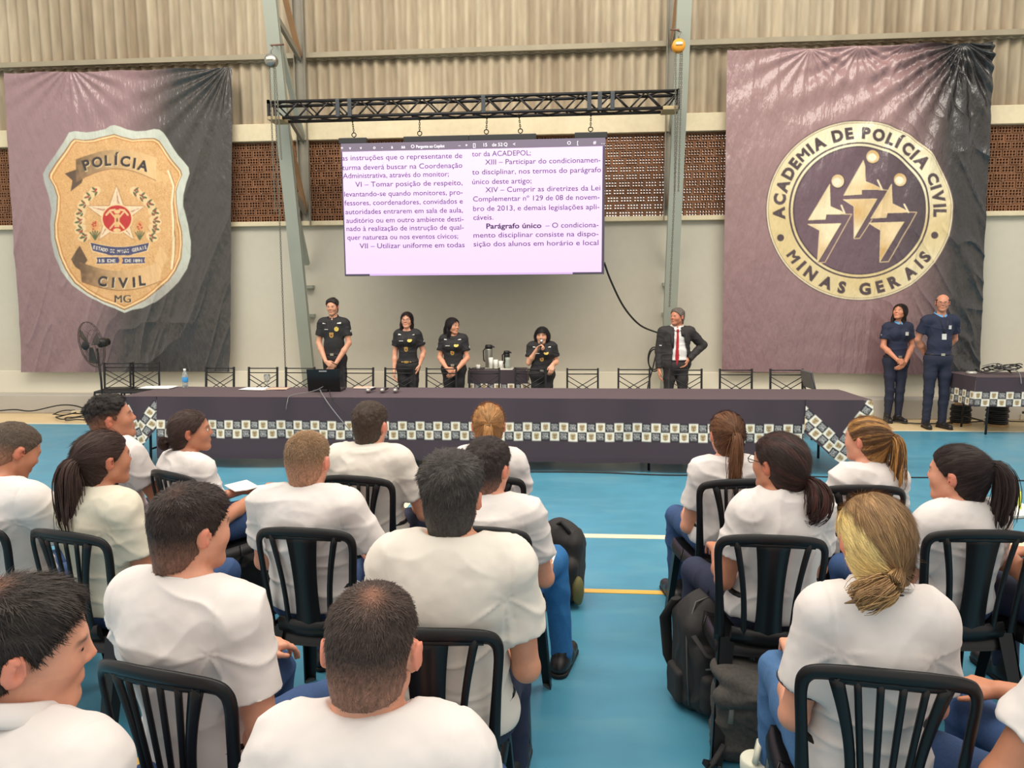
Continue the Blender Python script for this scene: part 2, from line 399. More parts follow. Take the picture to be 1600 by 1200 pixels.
o=MB().box((-1.5,WY-0.03,zpur),(24,0.05,0.075)).build('trim_9',M_purl); tag(o,kind='structure')
# ---- lattice columns
M_steel=mat('grey_green_steel_paint',(150,154,142),0.5,noise=(2,0.07),bump=(20,0.1,0.003))
M_steel_back=mat('dusty_grey_steel_paint',(132,126,112),0.6,noise=(3,0.12))
M_rust=mat('brown_primer_steel',(158,120,84),0.65,noise=(4,0.15))
def column(px,label,side):
    xb=at(px,300,Y=WY-0.06).x
    t=empty('steel_column',(xb,WY-0.05,0)); tag(t,label,'column')
    zt_=7.6
    def front(z): return (0,-0.05-1.03*z/5.9)      # local y of front chord
    yf0=front(0.0)[1]; yf1=front(zt_)[1]
    m=MB(); wd=0.19
    # channel section: web toward the room and two flanges
    a=Vector((0,yf0,0)); b=Vector((0,yf1,zt_)); d=(b-a).normalized(); nrm=Vector((0,-d.z,d.y)).normalized()
    if nrm.y>0: nrm=-nrm
    m.bar(a+nrm*0.035,b+nrm*0.035,wd,0.012,up=nrm)
    for s_ in (-1,1): m.bar(a+Vector((s_*(wd/2-.006),0,0)),b+Vector((s_*(wd/2-.006),0,0)),0.012,0.075,up=nrm)
    m.build('front_chord',M_steel,t)
    m=MB(); m.box((0,-0.005,(zt+0.0+zt_)/2),(0.17,0.012,zt_-zt)); m.box((-.08,-0.04,(zt+zt_)/2),(0.012,0.07,zt_-zt)); m.box((.08,-0.04,(zt+zt_)/2),(0.012,0.07,zt_-zt)); m.build('back_chord',M_steel_back,t)
    zs=[2.35,3.15,4.25,5.45,6.75]
    for i,z in enumerate(zs):
        m=MB(); 
        if i>0:
            m.bar((0,front(z+0.3)[1]+0.05,z+0.3),(0,-0.03,z),0.09,0.05,up=(1,0,0)); m.build('brace',M_steel_back,t)
        if i<len(zs)-1:
            m=MB(); m.bar((0,-0.04,zs[i]+ (0.02 if i else 0)),(0,front(zs[i+1]+0.28)[1]+0.05,zs[i+1]+0.28),0.05 if i%2 else 0.07,0.07,up=(1,0,0)); m.build('diagonal',M_steel if i in(0,2) else M_rust,t)
    m=MB()
    for z in (2.0,1.55): m.box((0,0.0,z),(0.15,0.10,0.05))
    m.box((0,-0.06,0.31),(0.24,0.16,0.02)); m.build('bracket',M_steel,t)
    return xb,front
xcl,fr=column(477,'grey steel lattice column leaning toward the room, left of the hanging screen','l')
xcr,fr=column(1046,'grey steel lattice column behind the suited man, right of the hanging screen','r')
# ---- black box truss
M_black_metal=mat('black_truss_paint',(44,42,42),0.4,metal=0.5,noise=(8,0.2))
M_worn=mat('worn_cream_tape',(170,150,112),0.7)
TY=9.78
tl=at(425,174,Y=TY); tr=at(1058,160,Y=TY); TZ=(tl.z+tr.z)/2
def truss():
    t=empty('box_truss',((tl.x+tr.x)/2,TY,TZ)); tag(t,'long black metal box truss spanning between the two columns above the screen','truss')
    L=(tr.x-tl.x); h=0.105
    for sy in (-1,1):
        for sz in (-1,1):
            MB().tube([(-L/2,sy*h,sz*h),(L/2,sy*h,sz*h)],0.022,8).build('chord',M_black_metal,t)
    m=MB(); n=26; st=L/n
    for sy in (-1,1):
        for i in range(n):
            x0=-L/2+i*st+ (0.06 if sy>0 else 0); s_=1 if i%2 else -1
            m.tube([(x0,sy*h,-s_*h),(min(x0+st,L/2),sy*h,s_*h)],0.012,6)
    for sz in (-1,1):
        for i in range(n):
            x0=-L/2+i*st; s_=1 if i%2 else -1
            m.tube([(x0,-s_*h,sz*h),(x0+st,s_*h,sz*h)],0.011,6)
    m.build('lacing',M_black_metal,t)
    for x in (-L/2,L/2):
        m=MB()
        for sy in (-1,1): m.box((x,sy*h,0),(0.03,0.05,0.26))
        for sz in (-1,1): m.box((x,0,sz*h),(0.03,0.26,0.05))
        m.build('end_frame',M_black_metal,t)
    MB().box((-L/2+0.09,0,-0.11),(0.2,0.28,0.05),bevel=0.01).build('tape_wrap',M_worn,t)
    MB().box((L/2-0.10,0,-0.11),(0.2,0.28,0.05),bevel=0.01).build('tape_wrap',M_worn,t)
    for fx in (0.175,0.205,0.535,0.79,0.815,0.845):
        MB().box((-L/2+L*fx+0.45*0,-h-0.01,0.0),(0.055,0.03,0.23),bevel=0.006).build('clamp_plate',mat('dark_clamp_steel',(70,74,78),0.35,metal=0.6),t)
    return L
TL=truss()
# ---- chain hoists
M_chain=mat('galvanised_chain',(120,118,108),0.4,metal=0.6)
def chain(mb,a,b,r=0.004,link_=0.028):
    a=Vector(a); b=Vector(b); n=max(1,int((b-a).length/link_))
    for i in range(n):
        p=a.lerp(b,i/n); q=a.lerp(b,(i+1.25)/n) if i<n-1 else b
        o_=Vector((0.008,0,0)) if i%2 else Vector((0,0.008,0))
        mb.tube([p-o_,q-o_],r,4,cap=False); mb.tube([p+o_,q+o_],r,4,cap=False)
def hoist(px,py,Y,body,label,fall):
    c=at(px,py,Y=Y); t=empty('chain_hoist',c); tag(t,label,'chain hoist')
    m=MB(); m.lathe([(0.01,-0.06),(0.075,-0.055),(0.085,-0.03),(0.085,0.03),(0.075,0.055),(0.01,0.06)],M=Matrix.Rotation(math.pi/2,4,'X')); m.build('housing',body,t)
    m=MB(); m.box((0,-0.065,0.01),(0.09,0.02,0.035),bevel=0.01); m.build('name_plate',mat('pale_plate',(214,208,190),0.3,metal=0.3),t)
    m=MB(); m.tube([(0,0,0.07),(0,0,0.13),(0.03,0.0,0.17),(0,0.04,0.2)],0.008,6); m.build('top_hook',M_chain,t)
    for (dx,p2) in fall:
        m=MB(); q=at(*p2,Y=Y)-c; chain(m,(dx,0,-0.07),q); m.build('hand_chain',M_chain,t)
    m=MB(); m.tube([(0,0,0.2),(-0.05,0.35,0.33)],0.012,5); m.tube([(0,0,0.2),(0.04,0.35,0.33)],0.012,5); m.build('sling',mat('brown_sling',(120,90,80),0.8),t)
hoist(424,95,9.62,mat('silver_hoist',(150,148,142),0.3,metal=0.8),'silver chain hoist hung high on the left column with long hand chains',[(-0.03,(430,330)),(0.03,(447,604)),(0.05,(440,250))])
hoist(1060,72,9.62,mat('orange_hoist',(226,150,40),0.4),'orange chain hoist hung high on the right column with long hand chains',[(-0.03,(1054,300)),(0.03,(1046,480)),(0.05,(1060,300))])
# ---- LED screen
SY=9.80
sl=at(538,430,Y=SY-0.03); sr=at(944,429,Y=SY-0.03); stp=at(741,219,Y=SY-0.03)
SX=(sl.x+sr.x)/2; SWd=sr.x-sl.x; SZ0=(sl.z+sr.z)/2; SZ1=stp.z; SH=SZ1-SZ0
scr=empty('led_screen',(SX,SY,SZ0)); tag(scr,'large lit screen showing a document page in two columns, hung from the truss','screen')
M_cab=mat('black_screen_cabinet',(30,30,32),0.5)
MB().box((0,0.05,SH/2),(SWd,0.09,SH)).build('cabinet',M_cab,scr)
M_page=mat('lit_page',(216,182,240),0.5,emit=0.36,noise=(0.6,0.01))
M_bar=mat('lit_toolbar',(98,88,104),0.5,emit=0.5)
M_bar_dark=mat('lit_dark_edge',(60,54,70),0.5,emit=0.4)
px2m=SWd/406.0
def spx(px,py): # screen-local metres from the photo's screen area (538..944, 219..430)
    return ((px-741)*px2m, (430-py)*SH/211.0)
def srect(name,x0,y0,x1,y1,m,y=-0.004):
    a=spx(x0,y0); b=spx(x1,y1); return MB().box(((a[0]+b[0])/2,y,(a[1]+b[1])/2),(b[0]-a[0],0.006,a[1]-b[1])).build(name,m,scr)
srect('page',540,232,940,427,M_page); srect('toolbar',538,219,944,232,M_bar); srect('scroll_strip',940,232,944,430,M_bar_dark); srect('page_edge',538,232,540,430,M_bar_dark)
srect('bottom_strip',540,427,578,430,M_bar_dark); srect('scroll_bar',578,427,896,430,mat('lit_scroll',(176,150,196),0.5,emit=0.5)); srect('bottom_strip',896,427,940,430,M_bar_dark)
M_ink=mat('page_ink',(70,56,84),0.6,emit=0.12); M_ink_bold=mat('page_ink_bold',(36,28,46),0.6,emit=0.05); M_icon=mat('lit_icon',(226,218,232),0.5,emit=0.7)
def text_on(par,txt,x,z,width,size,m,name,y=-0.0085,weight=0.012):
    V,T=glyph_tris(txt,weight); mn=V[:,0].min(); mx=V[:,0].max(); s_=width/(mx-mn) if width else size
    W=np.zeros((len(V),3)); W[:,0]=x+(V[:,0]-mn)*s_; W[:,1]=y; W[:,2]=z+V[:,1]*size
    return link(name,mesh_np(name,W,T,False),m,par)
rows_l=[('as instruções que o representante de',537,727,246),('turma deverá buscar na Coordenação',537,727,261),('Administrativa, através do monitor;',538,706,274),('VI – Tomar posição de respeito,',557,727,288),
 ('levantando-se quando monitores, pro-',539,727,303),('fessores, coordenadores, convidados e',539,727,317),('autoridades entrarem em sala de aula,',540,727,331),('auditório ou em outro ambiente desti-',541,728,345),
 ('nado à realização de instrução de qual-',541,728,358),('quer natureza ou nos eventos cívicos;',542,719,372),('VII – Utilizar uniforme em todas',561,729,386)]
rows_r=[('tor da ACADEPOL;',742,832,244),('XIII – Participar do condicionamen-',762,937,257),('to disciplinar, nos termos do parágrafo',742,938,272),('único deste artigo;',742,833,287),('XIV – Cumprir as diretrizes da Lei',762,937,300),
 ('Complementar nº 129 de 08 de novem-',743,936,314),('bro de 2013, e demais legislações apli-',743,936,329),('cáveis.',743,774,343),('Parágrafo único',763,848,357),('– O condiciona-',854,935,357),('mento disciplinar consiste na dispo-',743,935,371),('sição dos alunos em horário e local',743,935,385)]
for (tx,xa,xb,yy) in rows_l+rows_r:
    a=spx(xa+2 if xa<600 else xa,yy-0.5); b=spx(xb,yy); bold=tx.startswith('Parágrafo')
    text_on(scr,tx,a[0],a[1],b[0]-a[0],0.098,M_ink_bold if bold else M_ink,'text_line',weight=0.022 if bold else 0.004)
a=spx(656,228.5); text_on(scr,'Pergunte ao Copilot',a[0],a[1],44*px2m,0.055,M_icon,'toolbar_text',weight=0.01)
for px,ch in ((541,'='),(554,'v'),(571,'v'),(592,'o'),(605,'-'),(620,'a'),(636,'aあ'),(651,'O'),(724,'–'),(735,'+'),(747,'[]'),(763,'15'),(776,'de 52'),(794,'Q'),(808,'<'),(890,'O'),(905,'['),(929,'#'),(941,'…')):
    ch=ch.replace('あ','a'); a=spx(px-3,228.5); 
    text_on(scr,ch,a[0],a[1],None,0.065,M_icon,'toolbar_icon',weight=0.0)
for (x0,x1) in ((534,578),(636,737),(737,840),(898,947)):
    a=spx(x0,219)[0]; b=spx(x1,219)[0]; MB().box(((a+b)/2,0.04,SH+0.04),(b-a,0.07,0.08),bevel=0.01).build('hanging_bar',M_cab,scr)
for px in (558,661,764,816,922):
    x=spx(px,219)[0]; ztop=TZ-0.1-SZ0
    m=MB(); m.tube([(x+0.03*math.cos(a_),0.03,SH+0.12+0.03*math.sin(a_)) for a_ in np.linspace(0,6.28,13)],0.007,5); chain(m,(x,0.03,SH+0.14),(x+random.uniform(-.02,.02),0.0,ztop)); m.build('hanging_chain',M_black_metal,scr)
# ================================================================ BANNERS
M_vinyl=mat('printed_vinyl',(128,128,128),0.27,attr='print',bump=(6,0.55,0.05),bdet=3,stretch=(2.2,2.2,.7),spec=0.7)
M_hem=mat('white_banner_hem',(214,206,190),0.6)
def gn(X,Y,s,seed=0):
    return vnoise(np.stack([X*s,Y*s,np.full(X.shape,seed*1.37)],-1))
def banner(name,label,corners,Y0,canvas,wr):
    (ax,ay),(bx,by),(cx,cy),(dx,dy)=corners  # tl,tr,br,bl
    nu=int((bx-ax)/0.78); nv=int((dy-ay)/0.78); U,V=np.meshgrid(np.linspace(0,1,nu),np.linspace(0,1,nv))
    PX=(ax*(1-U)+bx*U)*(1-V)+(dx*(1-U)+cx*U)*V; PY=(ay*(1-U)+by*U)*(1-V)+(dy*(1-U)+cy*U)*V
    PY=PY+2.0*np.sin(U*23)*(1-V)**8*0.5
    C=canvas.sample(PX,PY)
    X3=np.stack([(PX-800)/F_PX,-(PY-600)/F_PX,-np.ones_like(PX)],-1)@np.array(RC).T; t=Y0/X3[...,1]; P=X3*t[...,None]; P[...,2]+=EYE
    P[...,1]-=wr(U,V)
    cen=Vector((P[...,0].mean(),Y0,float(P[-1,:,2].mean()))); P=P-np.array(cen)
    o=link(name,gridmesh(name,P,C),M_vinyl,loc=cen); tag(o,label,'banner'); return o
def ramp(X,a,b,ca,cb):
    t=np.clip((X-a)/(b-a),0,1)[...,None]; return linA(ca)*(1-t)+linA(cb)*t
# ---- left banner : police badge print
cv=Canvas(5,100,372,590,4,(132,110,118))
XX,YYp=np.meshgrid(cv.x0+(np.arange(cv.w)+.5)/4,cv.y0+(np.arange(cv.h)+.5)/4)
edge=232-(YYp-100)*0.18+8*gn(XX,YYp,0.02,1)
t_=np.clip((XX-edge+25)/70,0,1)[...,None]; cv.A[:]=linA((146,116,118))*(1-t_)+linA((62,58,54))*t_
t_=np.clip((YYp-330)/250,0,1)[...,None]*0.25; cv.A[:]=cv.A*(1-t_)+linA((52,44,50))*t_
L1=lambda pts:[(60+x*260/975.0,180+y*320/1200.0) for x,y in pts]
silver_pts=L1([(455,62),(490,72),(530,88),(580,98),(640,95),(690,86),(722,90),(745,108),(780,165),(830,240),(890,310),(897,345),(878,400),(862,470),(862,540),(885,640),(902,740),(900,830),(880,900),(830,980),(770,1040),(700,1095),(620,1130),(560,1140),(515,1158),(470,1135),(390,1105),(300,1060),(215,1000),(150,920),(110,830),(88,730),(82,640),(90,560),(75,480),(50,400),(42,350),(60,310),(110,240),(160,160),(190,105),(225,98),(290,105),(350,98),(400,85),(430,66)])
def silver(X,Y):
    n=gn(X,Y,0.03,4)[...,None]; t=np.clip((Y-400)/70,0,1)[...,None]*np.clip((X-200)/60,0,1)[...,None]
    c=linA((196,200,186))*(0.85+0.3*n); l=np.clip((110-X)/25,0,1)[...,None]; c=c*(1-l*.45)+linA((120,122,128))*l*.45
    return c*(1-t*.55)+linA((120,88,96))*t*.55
cv.poly(silver_pts,silver)
gold_pts=L1([(455,120),(500,135),(560,150),(620,145),(690,145),(715,160),(745,205),(790,270),(838,330),(845,355),(825,400),(812,450),(815,520),(830,600),(845,680),(848,760),(840,840),(810,910),(770,965),(700,1030),(630,1080),(560,1115),(515,1135),(465,1110),(380,1080),(300,1035),(230,980),(175,900),(140,820),(115,720),(112,640),(125,560),(128,480),(110,420),(82,370),(84,350),(120,290),(170,220),(205,165),(225,148),(280,155),(340,150),(395,135)])
rg=np.random.RandomState(1).rand(600,600).astype(np.float32)
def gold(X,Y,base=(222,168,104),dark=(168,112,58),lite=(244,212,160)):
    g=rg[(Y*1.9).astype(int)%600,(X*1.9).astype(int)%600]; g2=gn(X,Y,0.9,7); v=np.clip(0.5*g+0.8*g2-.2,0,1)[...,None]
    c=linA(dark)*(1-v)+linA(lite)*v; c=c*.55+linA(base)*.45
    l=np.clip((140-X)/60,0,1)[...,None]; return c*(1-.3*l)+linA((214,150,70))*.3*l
cv.poly([( (x-195)*1.018+195,(y-333)*1.014+333) for x,y in gold_pts],(150,100,56))
cv.poly(gold_pts,(240,206,150)); cen_=(195,333)
cv.poly([((x-195)*0.975+195,(y-333)*0.98+333) for x,y in gold_pts],(196,132,74))
cv.poly([((x-195)*0.955+195,(y-333)*0.965+333) for x,y in gold_pts],lambda X,Y:gold(X,Y))
hl=L1([(770,330),(800,420),(790,520),(800,620),(805,720),(800,820),(790,900)]); cv.line(hl,3.0,(244,222,180)); cv.line([(x+2.5,y) for x,y in hl],1.0,(160,110,70))
# top scroll
def scroll(X,Y):
    t=np.clip((X-120)/110,0,1)[...,None]; n=gn(X,Y,0.25,3)[...,None]; a=linA((112,86,58))*(0.7+.8*n); return a*(1-t)+linA((226,186,132))*t
cv.poly(L1([(165,345),(235,320),(235,385),(275,370),(265,400),(200,450),(210,385)]),(92,70,52)); cv.poly(L1([(650,350),(730,330),(780,370),(735,440),(740,390),(690,400)]),(222,180,122))
up=[(232+(700-232)*t,262-52*math.sin(math.pi*t)+(-10)*t) for t in np.linspace(0,1,20)]; lo=[(232+(700-232)*t,390-72*math.sin(math.pi*t)-5*t) for t in np.linspace(1,0,20)]
cv.poly([(x,y+1.2) for x,y in L1(up+lo)],(150,104,60)); cv.poly(L1(up+lo),scroll)
pos=[('P',292,293,-.30),('O',355,277,-.18),('L',420,268,-.05),('Í',470,265,0.0),('C',520,272,.10),('I',572,283,.16),('A',622,297,.24)]
for ch,x,y,r_ in pos:
    p=L1([(x,y)])[0]; cv.text(ch,p[0]+.9,p[1]+.8,22,(236,206,158),rot=r_,weight=0.05); cv.text(ch,p[0],p[1],22,(46,38,38),rot=r_,weight=0.045)
# wreaths
for side in (-1,1):
    for k,(x,y) in enumerate([(345,450),(310,480),(280,525),(262,575),(255,625),(262,670),(285,715)]):
        if side>0: x,y={0:(580,450),1:(620,480),2:(660,520),3:(688,570),4:(695,620),5:(690,665),6:(675,715)}[k]
        p=L1([(x,y)])[0]; 
        cv.ell(p[0],p[1],10,7,(228,196,146),rot=side*.5)
        for a_ in (-0.7,0.2,1.0): cv.ell(p[0]+side*3.5*math.cos(a_*2),p[1]+4.2*math.sin(a_*1.4),4.6,1.7,(84,96,60),rot=side*(a_))
        for q in range(4): cv.ell(p[0]+random.uniform(-4,4),p[1]+random.uniform(-4,4),1.25,1.25,(178,52,46))
for x in (345,605):
    p=L1([(x,650)])[0]; cv.ell(p[0],p[1],5.5,8,(214,150,92)); 
    for q in range(8): cv.ell(p[0]+random.uniform(-3.5,3.5),p[1]+random.uniform(-6,6),1.3,1.3,(176,56,48))
    for a_ in (-.6,-.3,0,.3,.6): cv.line([(p[0],p[1]+22),(p[0]+12*math.sin(a_),p[1]+22-14*math.cos(a_))],1.8,(86,98,62))
sc_=L1([(468,590)])[0]
def star(R,r,c,rot=0):
    pts=[]
    for i in range(10):
        a=-math.pi/2+i*math.pi/5+rot; q=R if i%2==0 else r; pts.append((sc_[0]+q*math.cos(a),sc_[1]+q*math.sin(a)*1.0))
    cv.poly(pts,c)
star(48,20,(166,116,70)); star(46,18.5,(232,206,170))
for i in range(5):
    a=-math.pi/2+i*2*math.pi/5
    for off in (1.2,3.0,4.8):
        cv.line([(sc_[0]+18*math.cos(a)-off*math.sin(a),sc_[1]+18*math.sin(a)+off*math.cos(a)),(sc_[0]+(42-off*4)*math.cos(a)-off*math.sin(a)*.5,sc_[1]+(42-off*4)*math.sin(a)+off*math.cos(a)*.5)],0.7,(150,60,48))
cv.ell(sc_[0]+1,sc_[1]+5,24.5,23,(232,200,150)); cv.ell(sc_[0]+1,sc_[1]+5,22.5,21,(186,40,40))
g_=(226,186,132); cxs,cys=sc_[0]+1,sc_[1]+6
for s_ in (-1,1):
    cv.line([(cxs-s_*11,cys-12),(cxs+s_*11,cys+14)],2.4,g_); cv.line([(cxs-s_*17,cys-7),(cxs-s_*11,cys-14),(cxs-s_*4,cys-15)],3.0,g_)
cv.poly([(cxs-4,cys-8),(cxs+4,cys-8),(cxs+4,cys+12),(cxs-4,cys+12)],(222,176,116)); cv.ell(cxs,cys-12,5,3,(230,190,130)); cv.ell(cxs,cys+17,6,3,(230,190,130)); cv.ell(cxs,cys+1,1.6,3.4,(140,70,40))
# blue ribbons
up=[(318+(658-318)*t,748+26*math.sin(math.pi*t)) for t in np.linspace(0,1,16)]; lo=[(330+(645-330)*t,795+28*math.sin(math.pi*t)) for t in np.linspace(1,0,16)]
cv.poly([((x-190)*1.04+190,y+(1.0 if y>388 else -1.0)) for x,y in L1(up+lo)],(232,200,150)); cv.poly(L1(up+lo),(66,66,104))
n_=len('ESTADO DE MINAS GERAIS')
for i,ch in enumerate('ESTADO DE MINAS GERAIS'):
    t=(i+.5)/n_; x=332+(644-332)*t; y=773+26*math.sin(math.pi*t); 
    if ch!=' ': p=L1([(x,y)])[0]; cv.text(ch,p[0],p[1],7.4,(236,226,206),rot=0.3*(0.5-t)*1.2,weight=0.02,sx_=0.75)
cv.ell(*L1([(445,808)])[0],11,4,(70,70,104),inner=(9,2.4)); cv.ell(*L1([(530,808)])[0],11,4,(70,70,104),inner=(9,2.4))
for s_,x0,x1,tx in ((-1,350,480,'15 DE'),(1,500,636,'DE 1891')):
    P_=[(x0,835),(x1,832),(x1-6*s_,852),(x1,868),(x0,872),(x0+8,852)]
    cv.poly([(x,y) for x,y in L1([(a-6 if a<490 else a+4,b+(6 if b>850 else -6)) for a,b in P_])],(226,190,140)); cv.poly(L1(P_),(66,66,104)); p=L1([((x0+x1)/2,853)])[0]; cv.text(tx,p[0],p[1],6.6,(236,226,206),weight=0.02,width=26)
# lower scroll
cv.poly(L1([(205,845),(258,765),(300,850),(262,912),(230,890)]),(96,72,52)); cv.poly(L1([(690,850),(722,765),(782,845),(730,900)]),(222,180,124))
up=[(255+(735-255)*t,(862+55*math.sin(math.pi*t)-8*t)) for t in np.linspace(0,1,20)]; lo=[(265+(735-265)*t,(975+52*math.sin(math.pi*t)-5*t)) for t in np.linspace(1,0,20)]
cv.poly([(x,y+1.2) for x,y in L1(up+lo)],(150,104,60))
def scroll2(X,Y):
    t=np.clip((X-130)/90,0,1)[...,None]; n=gn(X,Y,0.2,8)[...,None]; a=linA((116,86,60))*(0.6+.8*n); return a*(1-t)+linA((222,180,128))*t
cv.poly(L1(up+lo),scroll2)
for ch,x,y,r_ in [('C',388,972,.10),('I',452,980,.03),('V',510,982,0),('I',570,978,-.04),('L',618,968,-.10)]:
    p=L1([(x,y)])[0]; cv.text(ch,p[0]+.9,p[1]+.8,21,(240,214,170),rot=r_,weight=0.05); cv.text(ch,p[0],p[1],21,(50,42,42),rot=r_,weight=0.05)
p=L1([(507,1075)])[0]; cv.text('MG',p[0]+.7,p[1]+.6,17,(240,214,170),weight=0.05); cv.text('MG',p[0],p[1],17,(70,54,44),weight=0.04)
def wr_left(U,V):
    X=U*3.5;Z=V*4.6
    r1=np.hypot(X-3.45,Z+0.05); a1=np.arctan2(Z+.05,3.45-X+1e-6); f1=np.sin(a1*26+2*gn(U,V,3,1))*np.exp(-r1*0.75)*0.028*np.clip(r1*2,0,1)
    r2=np.hypot(X-1.0,Z+.1); a2=np.arctan2(Z+.1,X-1.0+1e-6); f2=np.sin(a2*22)*np.exp(-r2*1.2)*0.018*np.clip(r2*2,0,1)
    f3=(1-np.abs(2*vnoise(np.stack([X*2.4+Z*.9,Z*.55,X*0+2],-1))-1))**3*0.03*(0.25+V)
    f4=0.05*(gn(U,V,2.2,3)-.5)+(1-np.abs(2*vnoise(np.stack([X*6+Z*2.0,Z*1.4,X*0+12],-1))-1))**4*0.016*np.clip(V*2-.7,0,1)
    return f1+f2+f3+f4+0.03
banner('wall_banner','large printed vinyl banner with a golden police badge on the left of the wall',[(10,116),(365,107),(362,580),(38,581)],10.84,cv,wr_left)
# ---- right banner : academy seal
cv=Canvas(1120,60,1555,592,4,(136,106,114))
XX,YYp=np.meshgrid(cv.x0+(np.arange(cv.w)+.5)/4,cv.y0+(np.arange(cv.h)+.5)/4)
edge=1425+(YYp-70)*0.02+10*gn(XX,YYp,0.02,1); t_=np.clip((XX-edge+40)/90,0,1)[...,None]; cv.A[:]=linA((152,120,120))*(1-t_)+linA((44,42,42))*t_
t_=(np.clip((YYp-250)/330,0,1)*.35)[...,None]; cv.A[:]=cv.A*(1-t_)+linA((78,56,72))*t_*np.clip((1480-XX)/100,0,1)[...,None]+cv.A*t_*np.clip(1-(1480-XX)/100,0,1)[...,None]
RCX,RCY=1340.5,329.5
def ringc(X,Y):
    n=gn(X,Y,0.014,5)[...,None]; t=np.clip(n*1.6-.3,0,1); return linA((214,192,140))*(1-t)+linA((234,224,190))*t
def goldc(X,Y):
    n=gn(X,Y,0.03,9)[...,None]; t=np.clip(n*2-.5,0,1); return linA((206,166,104))*(1-t)+linA((236,220,182))*t
cv.ell(RCX,RCY,145.5,140.5,(96,72,76)); cv.ell(RCX,RCY,144,139,(224,212,176)); cv.ell(RCX,RCY,142,137,(150,126,104)); cv.ell(RCX,RCY,141,136,ringc)
inn=(92,70,82)
cv.ell(RCX,RCY,110,106,(70,54,62)); cv.ell(RCX,RCY,107,103.5,ringc); cv.ell(RCX,RCY,103.5,100,(70,54,62)); cv.ell(RCX,RCY,101,98,lambda X,Y:ramp(X,1330,1450,(104,80,90),(66,56,62)))
TX=(74,58,62)
cv.arc('ACADEMIA DE POLÍCIA CIVIL',RCX,RCY,125.5,121,24,182,-2,TX,weight=0.06)
cv.arc('MINAS GERAIS',RCX,RCY,126,122,24,216,324,TX,weight=0.06,inside=True)
cv.ell(1218,372,5.6,5.6,TX); cv.ell(1458,368,5.6,5.6,TX)
Z6=lambda pts:[(1140+x/3.478,60+y/3.478) for x,y in pts]
figs=[((772,645),[(722,665),(732,700),(732,780),(770,797),(822,825),(710,825),(710,850),(615,855)],[(612,878),(792,875),(668,1090),(668,915)],[(668,1090),(700,1088),(870,830),(800,826)],(795,775,818,825)),
 ((582,778),[(538,795),(543,915),(600,940),(622,957),(520,958),(515,985),(420,990)],[(418,1012),(598,1008),(470,1221),(483,1045)],[(470,1221),(512,1218),(656,958),(610,957)],(602,910,618,952)),
 ((920,770),[(872,795),(878,900),(935,930),(962,948),(850,950),(845,975),(760,980)],[(750,1005),(937,1000),(807,1217),(812,1045)],[(807,1217),(855,1214),(1005,948),(950,947)],(940,905,960,948))]
for hd,body,wd_,outl,pen in figs:
    h=Z6([hd])[0]; cv.ell(h[0]+.8,h[1]+1,10.8,10.8,(60,46,50)); cv.ell(h[0],h[1],10,10,goldc); cv.ell(h[0]-1,h[1]+1,7,6,(236,226,200))
    for pg in (body,wd_):
        q=Z6(pg); cv.poly([(x+1,y+1.2) for x,y in q],(58,44,48)); cv.poly(q,goldc); cv.line(q+[q[0]],0.8,(226,206,164))
    cv.line(Z6(outl),1.3,(206,180,140)); q=Z6([(pen[0],pen[1]),(pen[2],pen[3])]); cv.line(q,2.6,(230,214,180))
def wr_right(U,V):
    X=U*4.0;Z=V*4.9
    r1=np.hypot(X-3.55,Z+0.02); a1=np.arctan2(Z+.02,3.55-X+1e-6); f1=np.sin(a1*24+3*gn(U,V,3,1))*np.exp(-r1*0.55)*0.045*np.clip(r1*2,0,1)
    f2=0
    for cx_ in (1.25,2.0,2.7,3.2):
        r=np.hypot(X-cx_,Z); a=np.arctan2(Z,X-cx_+1e-6); f2=f2+np.sin(a*18+cx_)*np.exp(-r*1.5)*0.02*np.clip(r*2,0,1)
    f3=(1-np.abs(2*vnoise(np.stack([X*3.2+.3*Z,Z*.45,X*0+2],-1))-1))**3*0.024*(1-.5*V)
    f4=0.02*np.sin(V*85+3*gn(U,V,3,6))*np.clip(V*2.6-1.9,0,1)*np.clip(1.3-U*1.6,0,1)*np.clip(U*4-1,0,1)*.5
    f5=(1-np.abs(2*vnoise(np.stack([X*5-Z*3.0,Z*2.2,X*0+22],-1))-1))**3*0.028*np.clip(U*2.2-1.1,0,1)
    return f1+f2+f3+f4+f5+0.05*(gn(U,V,2.2,3)-.5)+0.03
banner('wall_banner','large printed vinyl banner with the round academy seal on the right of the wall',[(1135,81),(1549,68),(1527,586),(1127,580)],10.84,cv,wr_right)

# ================================================================ TABLES AND CLOTHS
CW=(236,230,214); CB=(40,36,42); CLB=(66,54,62)
M_cloth=mat('printed_black_tablecloth',(60,50,58),0.8,attr='print',bump=(160,0.25,0.002))
def badge(cv,cx,cy,s,rot=0):
    pts=[(-.42,-.36),(-.2,-.5),(0,-.44),(.2,-.5),(.42,-.36),(.36,0),(.4,.2),(.2,.45),(0,.52),(-.2,.45),(-.4,.2),(-.36,0)]
    c,s_=math.cos(rot),math.sin(rot); T=lambda q,k:[(cx+(x*c-y*s_)*s*k,cy+(x*s_+y*c)*s*k) for x,y in q]
    cv.poly(T(pts,.72),(172,150,112)); cv.poly(T(pts,.58),(196,172,128)); cv.poly(T([(-.3,-.2),(.3,-.25),(.3,-.1),(-.3,-.05)],.72),(110,92,70)); cv.poly(T([(-.12,0),(.12,0),(.12,.22),(-.12,.22)],.72),(140,112,76)); cv.poly(T([(-.25,.28),(.25,.28),(.2,.36),(-.2,.36)],.72),(110,92,70))
